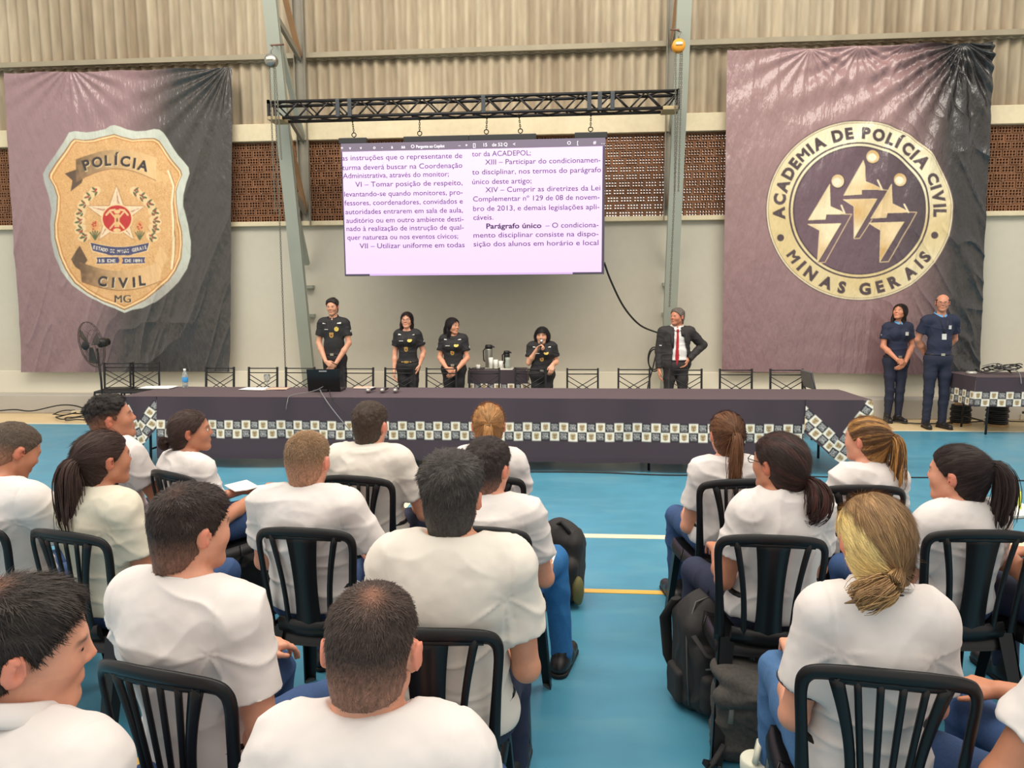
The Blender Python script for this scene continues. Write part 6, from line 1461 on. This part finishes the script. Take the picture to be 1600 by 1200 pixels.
# man in suit
def suit_man():
    Y=9.95; h=at(1058,482,Y=Y).z
    R=stand(1058,482,Y,h,'man in a dark suit and red tie, hand on hip, looking left',hyaw=-50,hpit=-2,hair=dict(style='short',col=(122,112,104),top=.012,side=.007,rough=.006,tuft=.005,nape=-.07,quiff=.004,front=.004),shirt=mat('white_dress_shirt',(234,230,226),.8,bump=(9,.25,.01)),legs=M_suit,skin=(206,136,106),pose=sarm({1:'hang',-1:'hip'}),collar='polo_blk',seed=6,w=1.14,outfit='suit',sleeve=.75)
    root=R['root']; zs=R['zs']; nb=R['nb']; w=1.14
    g=[El((0,-.01,zs-.15),(.138*w+.034,.140,.22),.04),El((0,-.01,zs-.36),(.150*w+.030,.140,.22),.05),El((0,-.005,.53*h),(.155*w+.032,.140,.14),.05),Cn(R['shj'](-1)*A3((.85,1,1))+A3((0,0,.018)),R['shj'](1)*A3((.85,1,1))+A3((0,0,.018)),.068,.068,.04)]
    for s in (-1,1):
        a=R['ps'][s]; S,E,W_=a['_S'],a['_E'],a['_W']; d=(W_-E)/np.linalg.norm(W_-E)
        g+=[Cn(S+A3((0,0,.006)),E,.072,.062,.04),Cn(E,W_+d*.02,.058,.044,.02,cuts=[(W_-d*.02,d)])]
        g.append(Cn(nb+A3((s*.045,-.01,-.022)),S+A3((0,0,.012)),.060,.066,.03))
    def post(f):
        X,Y_,Z=f.XYZ(); f.F=np.maximum(f.F,(.455*h)-Z).astype(np.float32)
        rr=np.sqrt(X**2+(Y_-nb[1]-.01)**2); f.F=np.maximum(f.F,-np.maximum(rr-.060,-(Z-(nb[2]-.04)))).astype(np.float32)
        f.F=np.maximum(f.F,(Z-nb[2]-.005)-1.1*np.maximum(rr-.07,0)).astype(np.float32)
        # open front: a V widening down to the hips, drawn back on the hand-on-hip side
        t=np.clip((zs+.02-Z)/.45,0,1); lo=-(.045+.125*t**.8); hi=.045+.030*t
        o=np.maximum(np.maximum(lo-X,X-hi),.0-Y_); f.F=np.maximum(f.F,-o).astype(np.float32)
    j,fj=dress('jacket',g,.0065,M_suit,root,amp=.006,seed=9,post=post)
    # tie on the shirt front
    t=MB(); fr=lambda z:(surf_y(R['fs'],0,z) or .12)+.008
    ys=[zs-.03-.0*i for i in range(1)]; pts=[(0,zs-.02),(.0,zs-.10),(.002,zs-.20),(.004,zs-.30),(.004,zs-.40),(.004,.525*h)]; wd=[.022,.030,.038,.044,.050,.004]
    rows=[]
    for (x,z),w_ in zip(pts,wd):
        y=max(fr(min(z,zs-.05)),fr(z)); rows.append([t.bm.verts.new((x-w_/2,y-.002,z)),t.bm.verts.new((x,y+.004,z)),t.bm.verts.new((x+w_/2,y-.002,z)),t.bm.verts.new((x,y-.006,z))])
    for a,b in zip(rows[:-1],rows[1:]):
        for k in range(4): t.bm.faces.new((a[k],a[(k+1)%4],b[(k+1)%4],b[k]))
    t.bm.faces.new(rows[0]); t.bm.faces.new(rows[-1])
    mr=mat('red_silk_tie',(176,28,38),.45,bump=(60,.2,.002)); tie=t.build('tie',mr,root); MB().box((0,fr(zs-.05)+.004,zs-.012),(.032,.024,.034),bevel=.006).build('tie_knot',mr,tie)
    # lapels
    for s in (-1,1):
        l=MB(); P=[]
        for z,x in ((zs+.0,.055),(zs-.08,.075),(zs-.17,.070),(zs-.26,.060)):
            xx=s*x; y=(surf_y(fj,s*(x+.012),z) or .14)+.004; P.append((xx,y,z))
        l.tube(P,[.016,.026,.022,.008],6,flat=.22); l.build('lapel',mat('suit_lapel_cloth',(40,37,38),.7),j)
    return R
R5=suit_man()
# navy pair
def yon(py): return at(1400,py,z=0).y
def navy_marks(R,fem):
    k=.82 if fem else 1
    patch(R,'chest_emblem',-.075*k,R['zs']-.12,.042,.050,M_patch)
    for s_ in (-1,1):
        S=R['shj'](s_); E=R['ps'][s_]['_E']; q=Vector(S+(A3(E)-S)*.40); MB().box((0,0,0),(.006,.03,.032),bevel=.002).build('sleeve_patch',M_patch,R['shirt'],loc=q+Vector((s_*.062,.012,0)))
Y6=yon(659); h6=at(1405,475,Y=Y6).z
R6=stand(1405,475,Y6,h6,'woman with long dark hair in a navy polo with light blue collar, hands clasped',hyaw=-48,hpit=-12,fem=True,hair=dict(style='long',col=(44,32,30),locks=[dict(pts=[(.055,-.03,.05),(.075,-.02,-.02),(.075,.01,-.10),(.06,.04,-.18),(.05,.06,-.27)],rad=[.020,.026,.028,.026,.012]),dict(pts=[(0,-.08,.03),(0.0,-.10,-.06),(-.02,-.09,-.15),(-.03,-.07,-.2)],rad=[.045,.05,.045,.02])]),shirt=M_navypolo,legs=M_navytr,skin=(210,140,108),pose=sarm({-1:'cross',1:'cross2'}),collar='polo_lb',seed=7,w=1.12,outfit='tucked')
navy_marks(R6,True)
Y7=yon(668); h7=at(1479,460,Y=Y7).z
R7=stand(1472,460,Y7,h7,'bald man with glasses in a navy polo and lanyard, hands behind his back',hyaw=-24,hpit=2,hair=dict(style='short',col=(84,72,64),top=.004,side=.005,rough=.003,tuft=.002,bald=True,nape=-.07),shirt=M_navypolo,legs=M_navytr,skin=(204,140,112),pose=sarm({-1:'behind',1:'behind'}),collar='polo_lb',seed=8,w=1.12,outfit='tucked',hs=.98)
glasses(R7['root'],R7['hc'],R7['Rh']); navy_marks(R7,False)
zc=R7['zs']
for s_ in (-1,1):
    pts=[on_chest(R7,s_*(.004+.052*t_),zc-.20+.20*t_,.004) for t_ in np.linspace(0,.95,9)]; MB().tube(pts,.0055,5,flat=.35).build('lanyard',M_blk,R7['shirt'])
patch(R7,'id_card',0.0,zc-.245,.058,.078,M_patch,th=.006)
# ================================================================ THINGS ON AND AROUND THE TABLES
M_paper=mat('white_paper',(232,230,224),.8); M_paper_b=mat('blue_printed_paper',(120,140,176),.7); M_paper_o=mat('peach_printed_paper',(220,176,150),.7)
def papers(px,py,z,label,w_=.30,d_=.21,rz=0,n=3,tint=None,group='papers on the long table'):
    p=at(px,py,z=z); t=empty('paper_sheets',(p.x,p.y,z),rz); tag(t,label,'papers',group)
    for i in range(n):
        MB().box((random.uniform(-.02,.02),random.uniform(-.015,.015),.002+i*.0025),(w_,d_,.002),rot=(0,0,random.uniform(-.12,.12))).build('sheet',M_paper if not(tint and i==n-1) else tint,t)
    return t
zt_=TZ0+.008
papers(248,606,zt_,'loose white sheets at the left end of the long table',.34,.22,.1,4)
papers(402,608,zt_,'white sheets on the long table, left of the drinking glass',.30,.22,-.05,3)
papers(432,608,zt_,'blue and peach printed leaflets right of the drinking glass',.24,.18,.1,3,M_paper_o)
papers(568,606,zt_,'small peach leaflet between the laptop and the microphones',.20,.16,.0,3,M_paper_o)
# water bottle
def water_bottle():
    p=at(290,606,z=TZ0); t=empty('water_bottle',(p.x,p.y,TZ0+.006)); tag(t,'clear plastic water bottle with a blue label on the long table','bottle')
    m=MB(); m.lathe([(.028,0),(.033,.006),(.033,.05),(.031,.055),(.033,.06),(.033,.135),(.026,.165),(.013,.19),(.013,.20)],n=20); m.build('bottle_body',mat('clear_bottle_plastic',(214,222,224),.12,trans=.75),t)
    m=MB(); m.lathe([(.0336,.065),(.0340,.066),(.0340,.120),(.0336,.121)],n=20,cap=False); m.build('label_band',mat('blue_bottle_label',(60,150,214),.5),t)
    m=MB(); m.lathe([(.0145,.198),(.015,.20),(.015,.218),(.013,.22)],n=16); m.build('cap',mat('white_cap',(228,228,224),.5),t)
water_bottle()
def goblet():
    p=at(418,607,z=TZ0); t=MB(); t.lathe([(.030,0),(.028,.003),(.005,.008),(.005,.06),(.020,.075),(.034,.10),(.036,.13),(.032,.16),(.0305,.16),(.0345,.13),(.032,.10),(.018,.078),(.001,.07)],n=20,cap=False)
    o=t.build('drinking_glass',mat('clear_glass',(230,232,232),.05,trans=.9),loc=(p.x,p.y,TZ0+.006)); tag(o,'clear stemmed drinking glass between two stacks of paper on the long table','glass')
goblet()
def laptop():
    p=at(507,608,Y=7.55); x=p.x; t=empty('laptop',(x,7.55,TZ0+.008),math.radians(4)); tag(t,'open black laptop seen from behind on the long table','laptop')
    MB().box((0,.12,.012),(.36,.25,.022),bevel=.004).build('keyboard_base',M_blk,t)
    R=Matrix.Rotation(math.radians(-12),4,'X'); l=MB(); l.box((0,-.005,.135),(.36,.012,.245),bevel=.005); bmesh.ops.transform(l.bm,matrix=Matrix.Rotation(math.radians(8),4,'X'),verts=l.bm.verts[:]); lid=l.build('lid',mat('glossy_black_lid',(18,18,20),.25),t)
    l=MB(); l.box((0,-.0125,.235),(.085,.003,.012)); bmesh.ops.transform(l.bm,matrix=Matrix.Rotation(math.radians(8),4,'X'),verts=l.bm.verts[:]); l.build('lid_badge',mat('silver_lid_mark',(170,170,172),.4),lid)
laptop()
for i,(px,lb) in enumerate(((578,'microphone lying on the long table, leftmost of three'),(598,'microphone lying on the long table, middle of three'),(616,'microphone lying on the long table, rightmost of three'))):
    p=at(px,611,z=TZ0+.03); microphone((p.x+.0,p.y+.21,TZ0+.034),(-.12+.08*i,-1,-.0),lb,True)
M_cable=mat('black_cable',(30,30,32),.5); M_cable_g=mat('grey_cable',(120,118,120),.5)
def cable(pts,r,m,label,cat='cable',group=None,sub=6):
    P=[Vector(p) for p in pts]; out=[]
    for i in range(len(P)-1):
        p0=P[max(i-1,0)];p1=P[i];p2=P[i+1];p3=P[min(i+2,len(P)-1)]
        for k in range(sub):
            t=k/sub; out.append(.5*((2*p1)+(-p0+p2)*t+(2*p0-5*p1+4*p2-p3)*t*t+(-p0+3*p1-3*p2+p3)*t**3))
    out.append(P[-1]); o=MB().tube(out,r,6).build('cable',m); tag(o,label,cat,group); return o
def wpt(px,py,Y): return at(px,py,Y=Y)
fy=TF-.05
cable([wpt(505,604,7.5),wpt(490,611,7.3)+Vector((0,0,.0)),wpt(455,618,7.13),wpt(449,628,fy-.01),wpt(447,640,fy-.02)],.004,M_cable_g,'thin grey cable hanging over the table edge left of the laptop')
cable([wpt(500,609,7.4),wpt(506,620,7.1),wpt(520,640,fy-.03),wpt(545,670,fy-.07),wpt(575,700,fy-.10),wpt(600,712,fy-.14)],.006,M_cable_g,'grey cable running from the laptop down the table front')
cable([wpt(515,609,7.4),wpt(518,621,7.1),wpt(540,645,fy-.03),wpt(580,676,fy-.07),wpt(640,712,fy-.12),at(668,728,z=.006)],.004,M_cable,'thin black cable sagging down the table front right of the laptop')
p=at(500,611,z=TZ0+.02); o=MB().box((p.x,p.y+.03,TZ0+.022),(.16,.05,.03),bevel=.008).build('power_adapter',M_blk); tag(o,'black power adapter in front of the laptop','adapter')
# screen feed cable and coils by the right column
cable([wpt(944,410,9.86),wpt(955,440,9.95),wpt(975,480,10.2),wpt(1000,508,10.5),wpt(1028,520,10.9)],.014,M_cable,'thick black cable drooping from the screen corner to the right column')
for k in range(2):
    c=wpt(1022,560,10.8); pts=[c+Vector((.09*math.cos(a)+.01*k,.02*k,.17*math.sin(a)-.03*k)) for a in np.linspace(0,2*PI,14)]; cable(pts,.010,M_cable,['coil of black cable hanging on the wall beside the right column','second coil of black cable behind the first, beside the right column'][k])
cable([wpt(1028,540,10.85),wpt(1020,575,10.85),wpt(1012,605,10.85),wpt(1008,640,10.6)],.010,M_cable,'black cable dropping from the coil down behind the table')
# cables along the left kerb
kz=.30
cable([(at(-20,645,Y=10.6).x,10.58,.02),wpt(20,640,10.5),wpt(50,642,10.5),wpt(95,633,10.55),wpt(125,636,10.5),wpt(150,650,10.3),at(165,665,z=.02)],.011,M_cable,'dark cable lying along the foot of the kerb on the left')
for k,(cx_,cy_,rx_,ry_) in enumerate(((118,652,26,7),(128,656,22,6),(110,648,18,8))):
    c=at(cx_,cy_,z=.02); pts=[c+Vector((rx_/105*math.cos(a),ry_/24*math.sin(a)*.9,.01+.012*k+.02*math.sin(a*2+k)**2)) for a in np.linspace(0,2*PI*.95,14)]
    cable(pts,.009,M_cable,['loop of dark cable on the floor by the fan, widest of three','loop of dark cable on the floor by the fan, nearest of three','loop of dark cable on the floor by the fan, by the power strip'][k])
p=at(123,642,z=.05); o=MB().box((p.x,p.y,.03),(.22,.06,.05),bevel=.01).build('power_strip',mat('cream_power_strip',(214,200,168),.5)); tag(o,'cream power strip on the floor by the kerb at left','power strip')
a=at(1255,744,z=.006); b=at(1420,746,z=.006); c=at(1600,751,z=.006); d=at(1720,755,z=.006)
cable([a,at(1330,746,z=.006),b,at(1510,747,z=.006),c,d],.007,M_cable,'thin dark cable taped across the blue floor on the right')
cable([at(640,716,z=.02),at(700,738,z=.01),at(820,737,z=.01),at(930,738,z=.01),at(1040,742,z=.01),at(1150,742,z=.01),a],.007,M_cable,'dark cable along the floor in front of the long table')
cable([at(1390,658,z=.02),at(1440,662,z=.02),at(1500,660,z=.02),at(1560,658,z=.02),at(1640,660,z=.02)],.010,M_cable,'dark cable along the floor behind the pair in navy')
p=at(663,722,z=.02); t=empty('cable_tag',(p.x,p.y-.03,0)); tag(t,'pale plug tag on the floor below the table front','tag'); MB().box((0,0,.03),(.09,.05,.045),rot=(0,.2,.4),bevel=.008).build('tag_body',M_worn,t)
# coffee things
cz=TZ0+.006
def flask(px,Y,h,r,m,label,pump=True):
    p=at(px,575,Y=Y); t=empty('thermos_flask',(p.x,Y,cz)); tag(t,label,'thermos')
    MB().lathe([(r*.98,0),(r,.01),(r,h*.80),(r*.92,h*.84)],n=22).build('flask_body',m,t)
    MB().lathe([(r*.95,h*.83),(r*1.05,h*.86),(r*1.05,h*.95),(r*.8,h)],n=22).build('flask_lid',M_blk,t)
    MB().tube([(0,0,h*.95),(r*1.1,-.02,h*.93),(r*1.55,-.03,h*.89)],[.014,.012,.010],8).build('spout',M_blk,t)
    MB().tube([(-r*.9,0,h*.85),(-r*1.5,0,h*.75),(-r*1.4,0,h*.35),(-r,0,h*.3)],.010,8).build('handle',M_blk,t); return t
flask(764,10.42,.36,.055,mat('brushed_steel',(150,148,140),.3,metal=.7),'tall steel pump thermos on the coffee table')
flask(792,10.42,.27,.045,mat('black_thermos',(30,30,32),.35),'shorter black thermos on the coffee table')
p=at(780,577,Y=10.33); t=MB(); t.box((0,0,.008),(.42,.26,.012),bevel=.005); t.tube([(-.2,-.12,.016),(.2,-.12,.016),(.2,.12,.016),(-.2,.12,.016),(-.2,-.12,.016)],.006,6); o=t.build('serving_tray',mat('white_tray',(222,218,206),.5),loc=(p.x,10.33,cz)); tag(o,'white serving tray under the cups on the coffee table','tray')
M_cup=mat('white_paper_cup',(232,230,222),.6)
def cup(x,y,z,h,label,st=1,grp='cups on the tray'):
    m=MB(); 
    m.lathe([(.024,0),(.034,h),(.031,h),(.022,.006)],n=16,cap=True); o=m.build('paper_cup',M_cup,loc=(x,y,z)); tag(o,label,'cup',grp)
for i,(dx,dy,h,lb) in enumerate(((-.12,-.03,.16,'tall white paper cup, first on the tray from the left'),(-.045,-.05,.13,'white paper cup, second on the tray from the left'),(.03,-.04,.11,'white paper cup, third on the tray from the left'),(-.08,.04,.10,'white paper cup behind the tall one on the tray'))):
    cup(p.x+dx,10.33+dy,cz+.016,h,lb)
q=at(747,577,Y=10.22); cup(q.x,10.22,cz,.075,'single white paper cup left of the tray on the coffee table',grp=None)
o=MB().lathe([(.035,0),(.042,.05),(.034,.12),(.040,.16),(.037,.16),(.030,.12),(.037,.05),(.028,.006)],n=18).build('glass_jug',mat('pale_jug_glass',(214,222,210),.1,trans=.5),loc=(p.x+.13,10.30,cz+.016)); tag(o,'pale glass jug on the tray beside the black thermos','jug')
# equipment on the right table
p=at(1518,581,Y=9.75); t=empty('webcam_puck',(p.x,9.75,cz)); tag(t,'round silver speaker puck on the right table corner','speakerphone'); MB().lathe([(.055,0),(.065,.012),(.062,.03),(.045,.042),(.001,.044)],n=24).build('puck_body',mat('silver_puck',(186,184,178),.35,metal=.4),t); MB().lathe([(.04,.040),(.036,.046),(.001,.048)],n=20).build('puck_top',M_blk,t)
p=at(1565,578,Y=9.8)
for k in range(5):
    rr_=random.uniform(.10,.2); pts=[Vector((p.x+rr_*math.cos(a)*1.3+.05*k-.1,9.8+rr_*.6*math.sin(a),cz+.012+.018*k+.05*abs(math.sin(a*1.5+k)))) for a in np.linspace(0,2*PI*.9,12)]
    cable(pts,.007,M_cable,['tangled black cable on the right table, lowest loop','tangled black cable on the right table, second loop','tangled black cable on the right table, middle loop','tangled black cable on the right table, fourth loop','tangled black cable on the right table, topmost loop'][k])
cable([wpt(1535,572,9.9),wpt(1555,568,9.9),wpt(1575,575,9.7),wpt(1592,582,9.4),wpt(1596,600,9.3)],.006,M_cable_g,'grey cable arching off the right table edge')
def spool(px,py,label,r=.13):
    p=at(px,py,z=0); t=empty('cable_spool',(p.x,p.y,0)); tag(t,label,'cable spool','cable spools under the right table')
    M_ply=mat('plywood',(190,150,104),.7,noise=(12,.12)); MB().lathe([(r*1.05,0),(r*1.05,.02)],n=28).build('flange',M_ply,t); MB().lathe([(r*.62,.02),(r*.62,.34)],n=24).build('core',M_ply,t)
    m=MB()
    for i in range(9): m.tube([(r*(.86+.07*math.sin(i*2.3))*math.cos(a),r*(.86+.07*math.sin(i*2.3))*math.sin(a),.042+.027*i) for a in np.linspace(0,2*PI,25)],.017,6,cap=False)
    m.build('wound_cable',M_cable,t)
spool(1500,662,'plywood cable spool wound with black cable beside the man in navy',.13); spool(1557,664,'plywood cable spool wound with black cable behind the right table leg',.14)
p=at(1600,655,z=0); t=empty('equipment_case',(p.x+.1,p.y,0)); tag(t,'low equipment box on the floor under the right table','box'); MB().box((0,0,.05),(.45,.25,.09),bevel=.01).build('case_body',mat('beige_case',(176,168,150),.6),t); MB().box((0,0,.115),(.40,.22,.04),bevel=.01).build('case_lid',M_blk,t)
# standing fan
def fan():
    Y=9.75; c=at(149,538,Y=Y); hz=c.z; t=empty('pedestal_fan',(c.x+.05,Y,0),math.radians(0)); tag(t,'black pedestal fan with a round wire cage in front of the badge banner','fan')
    MB().lathe([(.22,0),(.22,.015),(.06,.04),(.02,.05)],n=28).build('base',M_blk,t)
    MB().tube([(0,0,.03),(0.0,0,hz*.55),(-.03,0,hz-.06)],.015,10).build('pole',M_blk,t)
    R=Matrix.Rotation(math.radians(-28),4,'Z')@Matrix.Rotation(math.radians(8),4,'X'); C0=Matrix.Translation((-.05,-.10,hz))
    def T(p): return (C0@R@Vector(p))
    m=MB(); R0=.33
    for y,r in ((0,R0),(.02,R0),(-.045,R0*.62),(.065,R0*.62)): m.tube([T((r*math.cos(a),y,r*math.sin(a))) for a in np.linspace(0,2*PI,49)],.004 if r==R0 else .002,5,cap=False)
    for i in range(60):
        a=2*PI*i/60; m.tube([T((.06*math.cos(a),-.075,.06*math.sin(a))),T((R0*.62*math.cos(a),-.055,R0*.62*math.sin(a))),T((R0*math.cos(a),0,R0*math.sin(a)))],.0013,3,cap=False)
        if i%2==0: m.tube([T((.06*math.cos(a),.085,.06*math.sin(a))),T((R0*.62*math.cos(a),.07,R0*.62*math.sin(a))),T((R0*math.cos(a),.02,R0*math.sin(a)))],.0013,3,cap=False)
    m.build('cage',mat('dark_wire',(62,56,52),.4,metal=.6),t)
    m=MB(); m.ball(T((0,-.078,0)),.062,16,scale=(1,.25,1)); m.build('cage_hub',M_blk,t)
    for k in range(3):
        b=MB(); a0=k*2*PI/3+.4
        b.grid(lambda u,v:T(((.04+.24*u)*math.cos(a0+(v-.5)*.9*(1-.3*u)),.0+.03*(v-.5),(.04+.24*u)*math.sin(a0+(v-.5)*.9*(1-.3*u)))),6,6); o=b.build('blade',mat('smoke_blade',(66,60,56),.3),t); sm=o.modifiers.new('t','SOLIDIFY'); sm.thickness=.003
    m=MB(); m.lathe([(.03,0),(.065,.02),(.07,.10),(.05,.17),(.02,.18)],M=C0@R@Matrix.Translation((0,.09,0))@Matrix.Rotation(-math.pi/2,4,'X'),n=20); m.build('motor_housing',M_blk,t)
fan()
# ================================================================ BAGS AND SMALL THINGS ON THE FLOOR
M_bag=mat('black_bag_fabric',(40,37,36),.75,bump=(30,.35,.006),noise=(14,.12)); M_bag_g=mat('grey_melange_bag',(72,68,64),.85,bump=(45,.4,.006),noise=(90,.25)); M_web=mat('black_webbing',(34,32,32),.8); M_orange=mat('rust_orange_cloth',(176,84,48),.8); M_olive=mat('olive_pouch',(110,104,60),.7); M_yel=mat('yellow_patch',(222,200,60),.6)
def soft_bag(name,loc,rz,label,parts,m,extra=None,amp=.008,group=None,tilt=None,vox=.008):
    t=empty(name,loc,rz); tag(t,label,'backpack' if 'pack' in name else 'bag',group)
    o,f=dress('bag_body',parts,vox,m,t,amp=amp,seed=int(abs(loc[0])*37)%11,dirk=(9,9,9),smooth=2)
    if extra: extra(t,o)
    return t
def bigpack(t,o):
    # pockets, straps, zips, handle
    dress('front_pocket',[Bx((0,-.135,.13),(.075,.012,.055),.030,.02)],.007,M_bag,t,amp=.005,seed=3,smooth=1)
    for s in (-1,1): dress('side_pocket',[Bx((s*.145,.02,.10),(.008,.045,.055),.018,.02)],.007,M_bag,t,amp=.004,seed=3,smooth=1)
    for s in (-1,1):
        MB().tube([(s*.125,-.10,.36),(s*.10,-.175,.31),(0,-.20,.29)],.014,6,flat=.35).build('compression_strap',M_web,t); MB().tube([(s*.13,.09,.44),(s*.15,.16,.33),(s*.14,.15,.16),(s*.12,.10,.07)],[.026,.032,.026,.012],8,flat=.4).build('shoulder_strap',M_web,t)
    MB().box((0,-.205,.29),(.05,.014,.03),bevel=.004).build('buckle',M_blk,t); MB().tube([(-.03,-.02,.50),(-.02,-.03,.54),(.02,-.03,.54),(.03,-.02,.50)],.010,8).build('grab_handle',M_web,t)
    MB().tube([(.13,-.08,.05),(.145,-.09,.20),(.14,-.06,.36),(.09,-.03,.47),(0,-.02,.495)],.004,6).build('zip',mat('zip_teeth',(84,80,76),.5),t); MB().tube([(-.13,-.08,.05),(-.145,-.09,.20),(-.14,-.06,.36),(-.09,-.03,.47),(0,-.02,.495)],.004,6).build('zip',MATS['zip_teeth'],t)
    MB().tube([(-.10,-.17,.25),(-.06,-.205,.27),(.06,-.205,.27),(.10,-.17,.25)],.004,6).build('zip',MATS['zip_teeth'],t)
pb_=at(1118,1120,z=0); 
soft_bag('backpack',(pb_.x,pb_.y+.10,0),math.radians(12),'large black backpack with straps standing on the blue floor at the aisle',[Bx((0,.02,.21),(.085,.055,.145),.060,.03),El((0,.02,.40),(.125,.095,.10),.05),Bx((0,-.085,.17),(.075,.020,.10),.045,.02)],M_bag,bigpack)
pg=at(1188,1200,z=0)
def greypack(t,o):
    dress('flap',[El((-.01,-.03,.30),(.16,.11,.05),.03,R=Ry(.25)),Cn((-.13,-.10,.26),(.12,-.11,.29),.035,.045,.03)],.008,M_bag_g,t,amp=.010,seed=6,smooth=2)
    MB().tube([(-.12,-.14,.10),(-.16,-.18,.05),(-.20,-.20,.012),(-.14,-.24,.01)],.012,6,flat=.4).build('loose_strap',M_web,t); MB().box((-.17,-.17,.035),(.05,.03,.02),rot=(0,.4,.5),bevel=.004).build('buckle',M_blk,t)
    MB().tube([(-.09,-.115,.28),(-.10,-.135,.18)],.010,6,flat=.4).build('zip_pull',mat('grey_pull',(120,116,108),.6),t)
soft_bag('backpack',(pg.x,pg.y+.10,0),math.radians(-8),'slouching dark grey backpack behind the large black one, white bottle in front',[Bx((0,.0,.13),(.10,.06,.07),.055,.03),El((-.02,-.01,.25),(.14,.10,.09),.05)],M_bag_g,greypack,amp=.012)
def tumbler():
    p=at(1182,1182,z=.23); t=empty('travel_tumbler',(p.x,p.y-.0,0)); t.scale=(1.2,1.2,1.12); tag(t,'white insulated bottle with a loop handle on its lid, bottom edge','bottle')
    M_t=mat('ivory_bottle',(226,224,204),.45); k=0
    MB().lathe([(.036,0),(.040,.006),(.042,.15),(.040,.165)],n=24).build('bottle_body',M_t,t); MB().lathe([(.041,.163),(.0425,.168),(.0425,.195),(.038,.201),(.001,.202)],n=24).build('lid',M_t,t)
    MB().tube([(.012,.034,.195),(.016,.030,.235),(.010,.006,.252),(.0,-.018,.246),(-.012,-.030,.205)],[.011,.010,.010,.010,.011],8,flat=.7).build('loop_handle',M_t,t)
tumbler()
pc=at(880,948,z=0)
def aisle(t,o):
    dress('side_pouch',[El((.13,-.10,.10),(.035,.045,.085),.02)],.008,M_olive,t,amp=.004,seed=2); MB().box((.04,-.155,.075),(.11,.03,.13),rot=(0,0,.1),bevel=.012).build('orange_pocket',M_orange,t); MB().box((-.02,-.17,.006),(.20,.05,.01),rot=(0,0,.2)).build('orange_strap',M_orange,t)
    MB().ball((-.06,-.10,.34),.022,12,scale=(1,.4,1)).build('yellow_patch',M_yel,t); MB().tube([(-.05,.0,.42),(.02,-.04,.47),(.07,-.05,.41)],.012,8).build('grab_handle',M_web,t)
soft_bag('backpack',(pc.x-.02,pc.y+.12,0),math.radians(-14),'black backpack with orange strap and olive pouch beside the bright blue jeans',[Bx((0,.02,.20),(.075,.050,.14),.055,.03),El((0,.02,.38),(.11,.085,.09),.05),Bx((.02,-.075,.15),(.06,.02,.08),.045,.02)],M_bag,aisle)
pd=at(385,935,z=0); soft_bag('duffel_bag',(pd.x,pd.y+.15,0),.3,'black bag on the floor under the chair of the woman with the bun',[El((0,0,.13),(.20,.13,.15),.03),Cn((-.12,0,.09),(.12,0,.09),.08,.08,.04)],M_bag,lambda t,o:MB().tube([(-.08,-.12,.20),(-.04,-.15,.29),(.04,-.15,.29),(.08,-.12,.20)],.010,8).build('carry_handle',M_web,t),amp=.010)
pe=at(1585,975,z=0); soft_bag('duffel_bag',(pe.x+.05,pe.y+.12,0),-.2,'black bag on the floor near the right edge behind the dark ponytail woman',[El((0,0,.15),(.24,.14,.17),.03),Cn((-.14,0,.09),(.14,0,.09),.08,.08,.04)],M_bag,lambda t,o:MB().tube([(-.08,-.13,.22),(-.04,-.16,.31),(.04,-.16,.31),(.08,-.13,.22)],.010,8).build('carry_handle',M_web,t),amp=.010)
# papers held on laps and the notebook with highlighter at the right edge
p=at(385,762,z=.66); t=empty('booklet',(p.x,p.y,.655),-.5); tag(t,'open white booklet on the lap of the woman with the bun','booklet')
for s in (-1,1): MB().box((s*.05,0,.010),(.10,.15,.004),rot=(0,-s*.22,0)).build('page',M_paper,t)
p=at(838,870,z=.62); t=empty('booklet',(p.x-.02,p.y,.615),-.1); tag(t,'thin white booklet on the bright blue jeans','booklet'); MB().box((0,0,.006),(.20,.15,.008),bevel=.002).build('page',M_paper,t)
p=at(1590,800,z=.64); t=empty('notebook',(p.x,p.y,.640),.3); tag(t,'white notebook on the lap at the right edge, under the yellow highlighter','notebook'); MB().box((0,0,.008),(.24,.18,.014),bevel=.003).build('page_block',M_paper,t); MB().box((0,0,-.001),(.245,.185,.004)).build('cover',mat('grey_cover',(110,108,106),.6),t)
p=at(1595,777,Y=p.y-.02); t=empty('highlighter',p); tag(t,'yellow highlighter held upright at the right edge','marker'); MB().tube([(0,0,-.06),(-.010,0,.03)],.008,10).build('barrel',mat('neon_yellow',(220,232,60),.4),t); MB().tube([(-.010,0,.03),(-.014,0,.055)],[.007,.003],8).build('tip',mat('neon_tip',(230,240,90),.5),t)
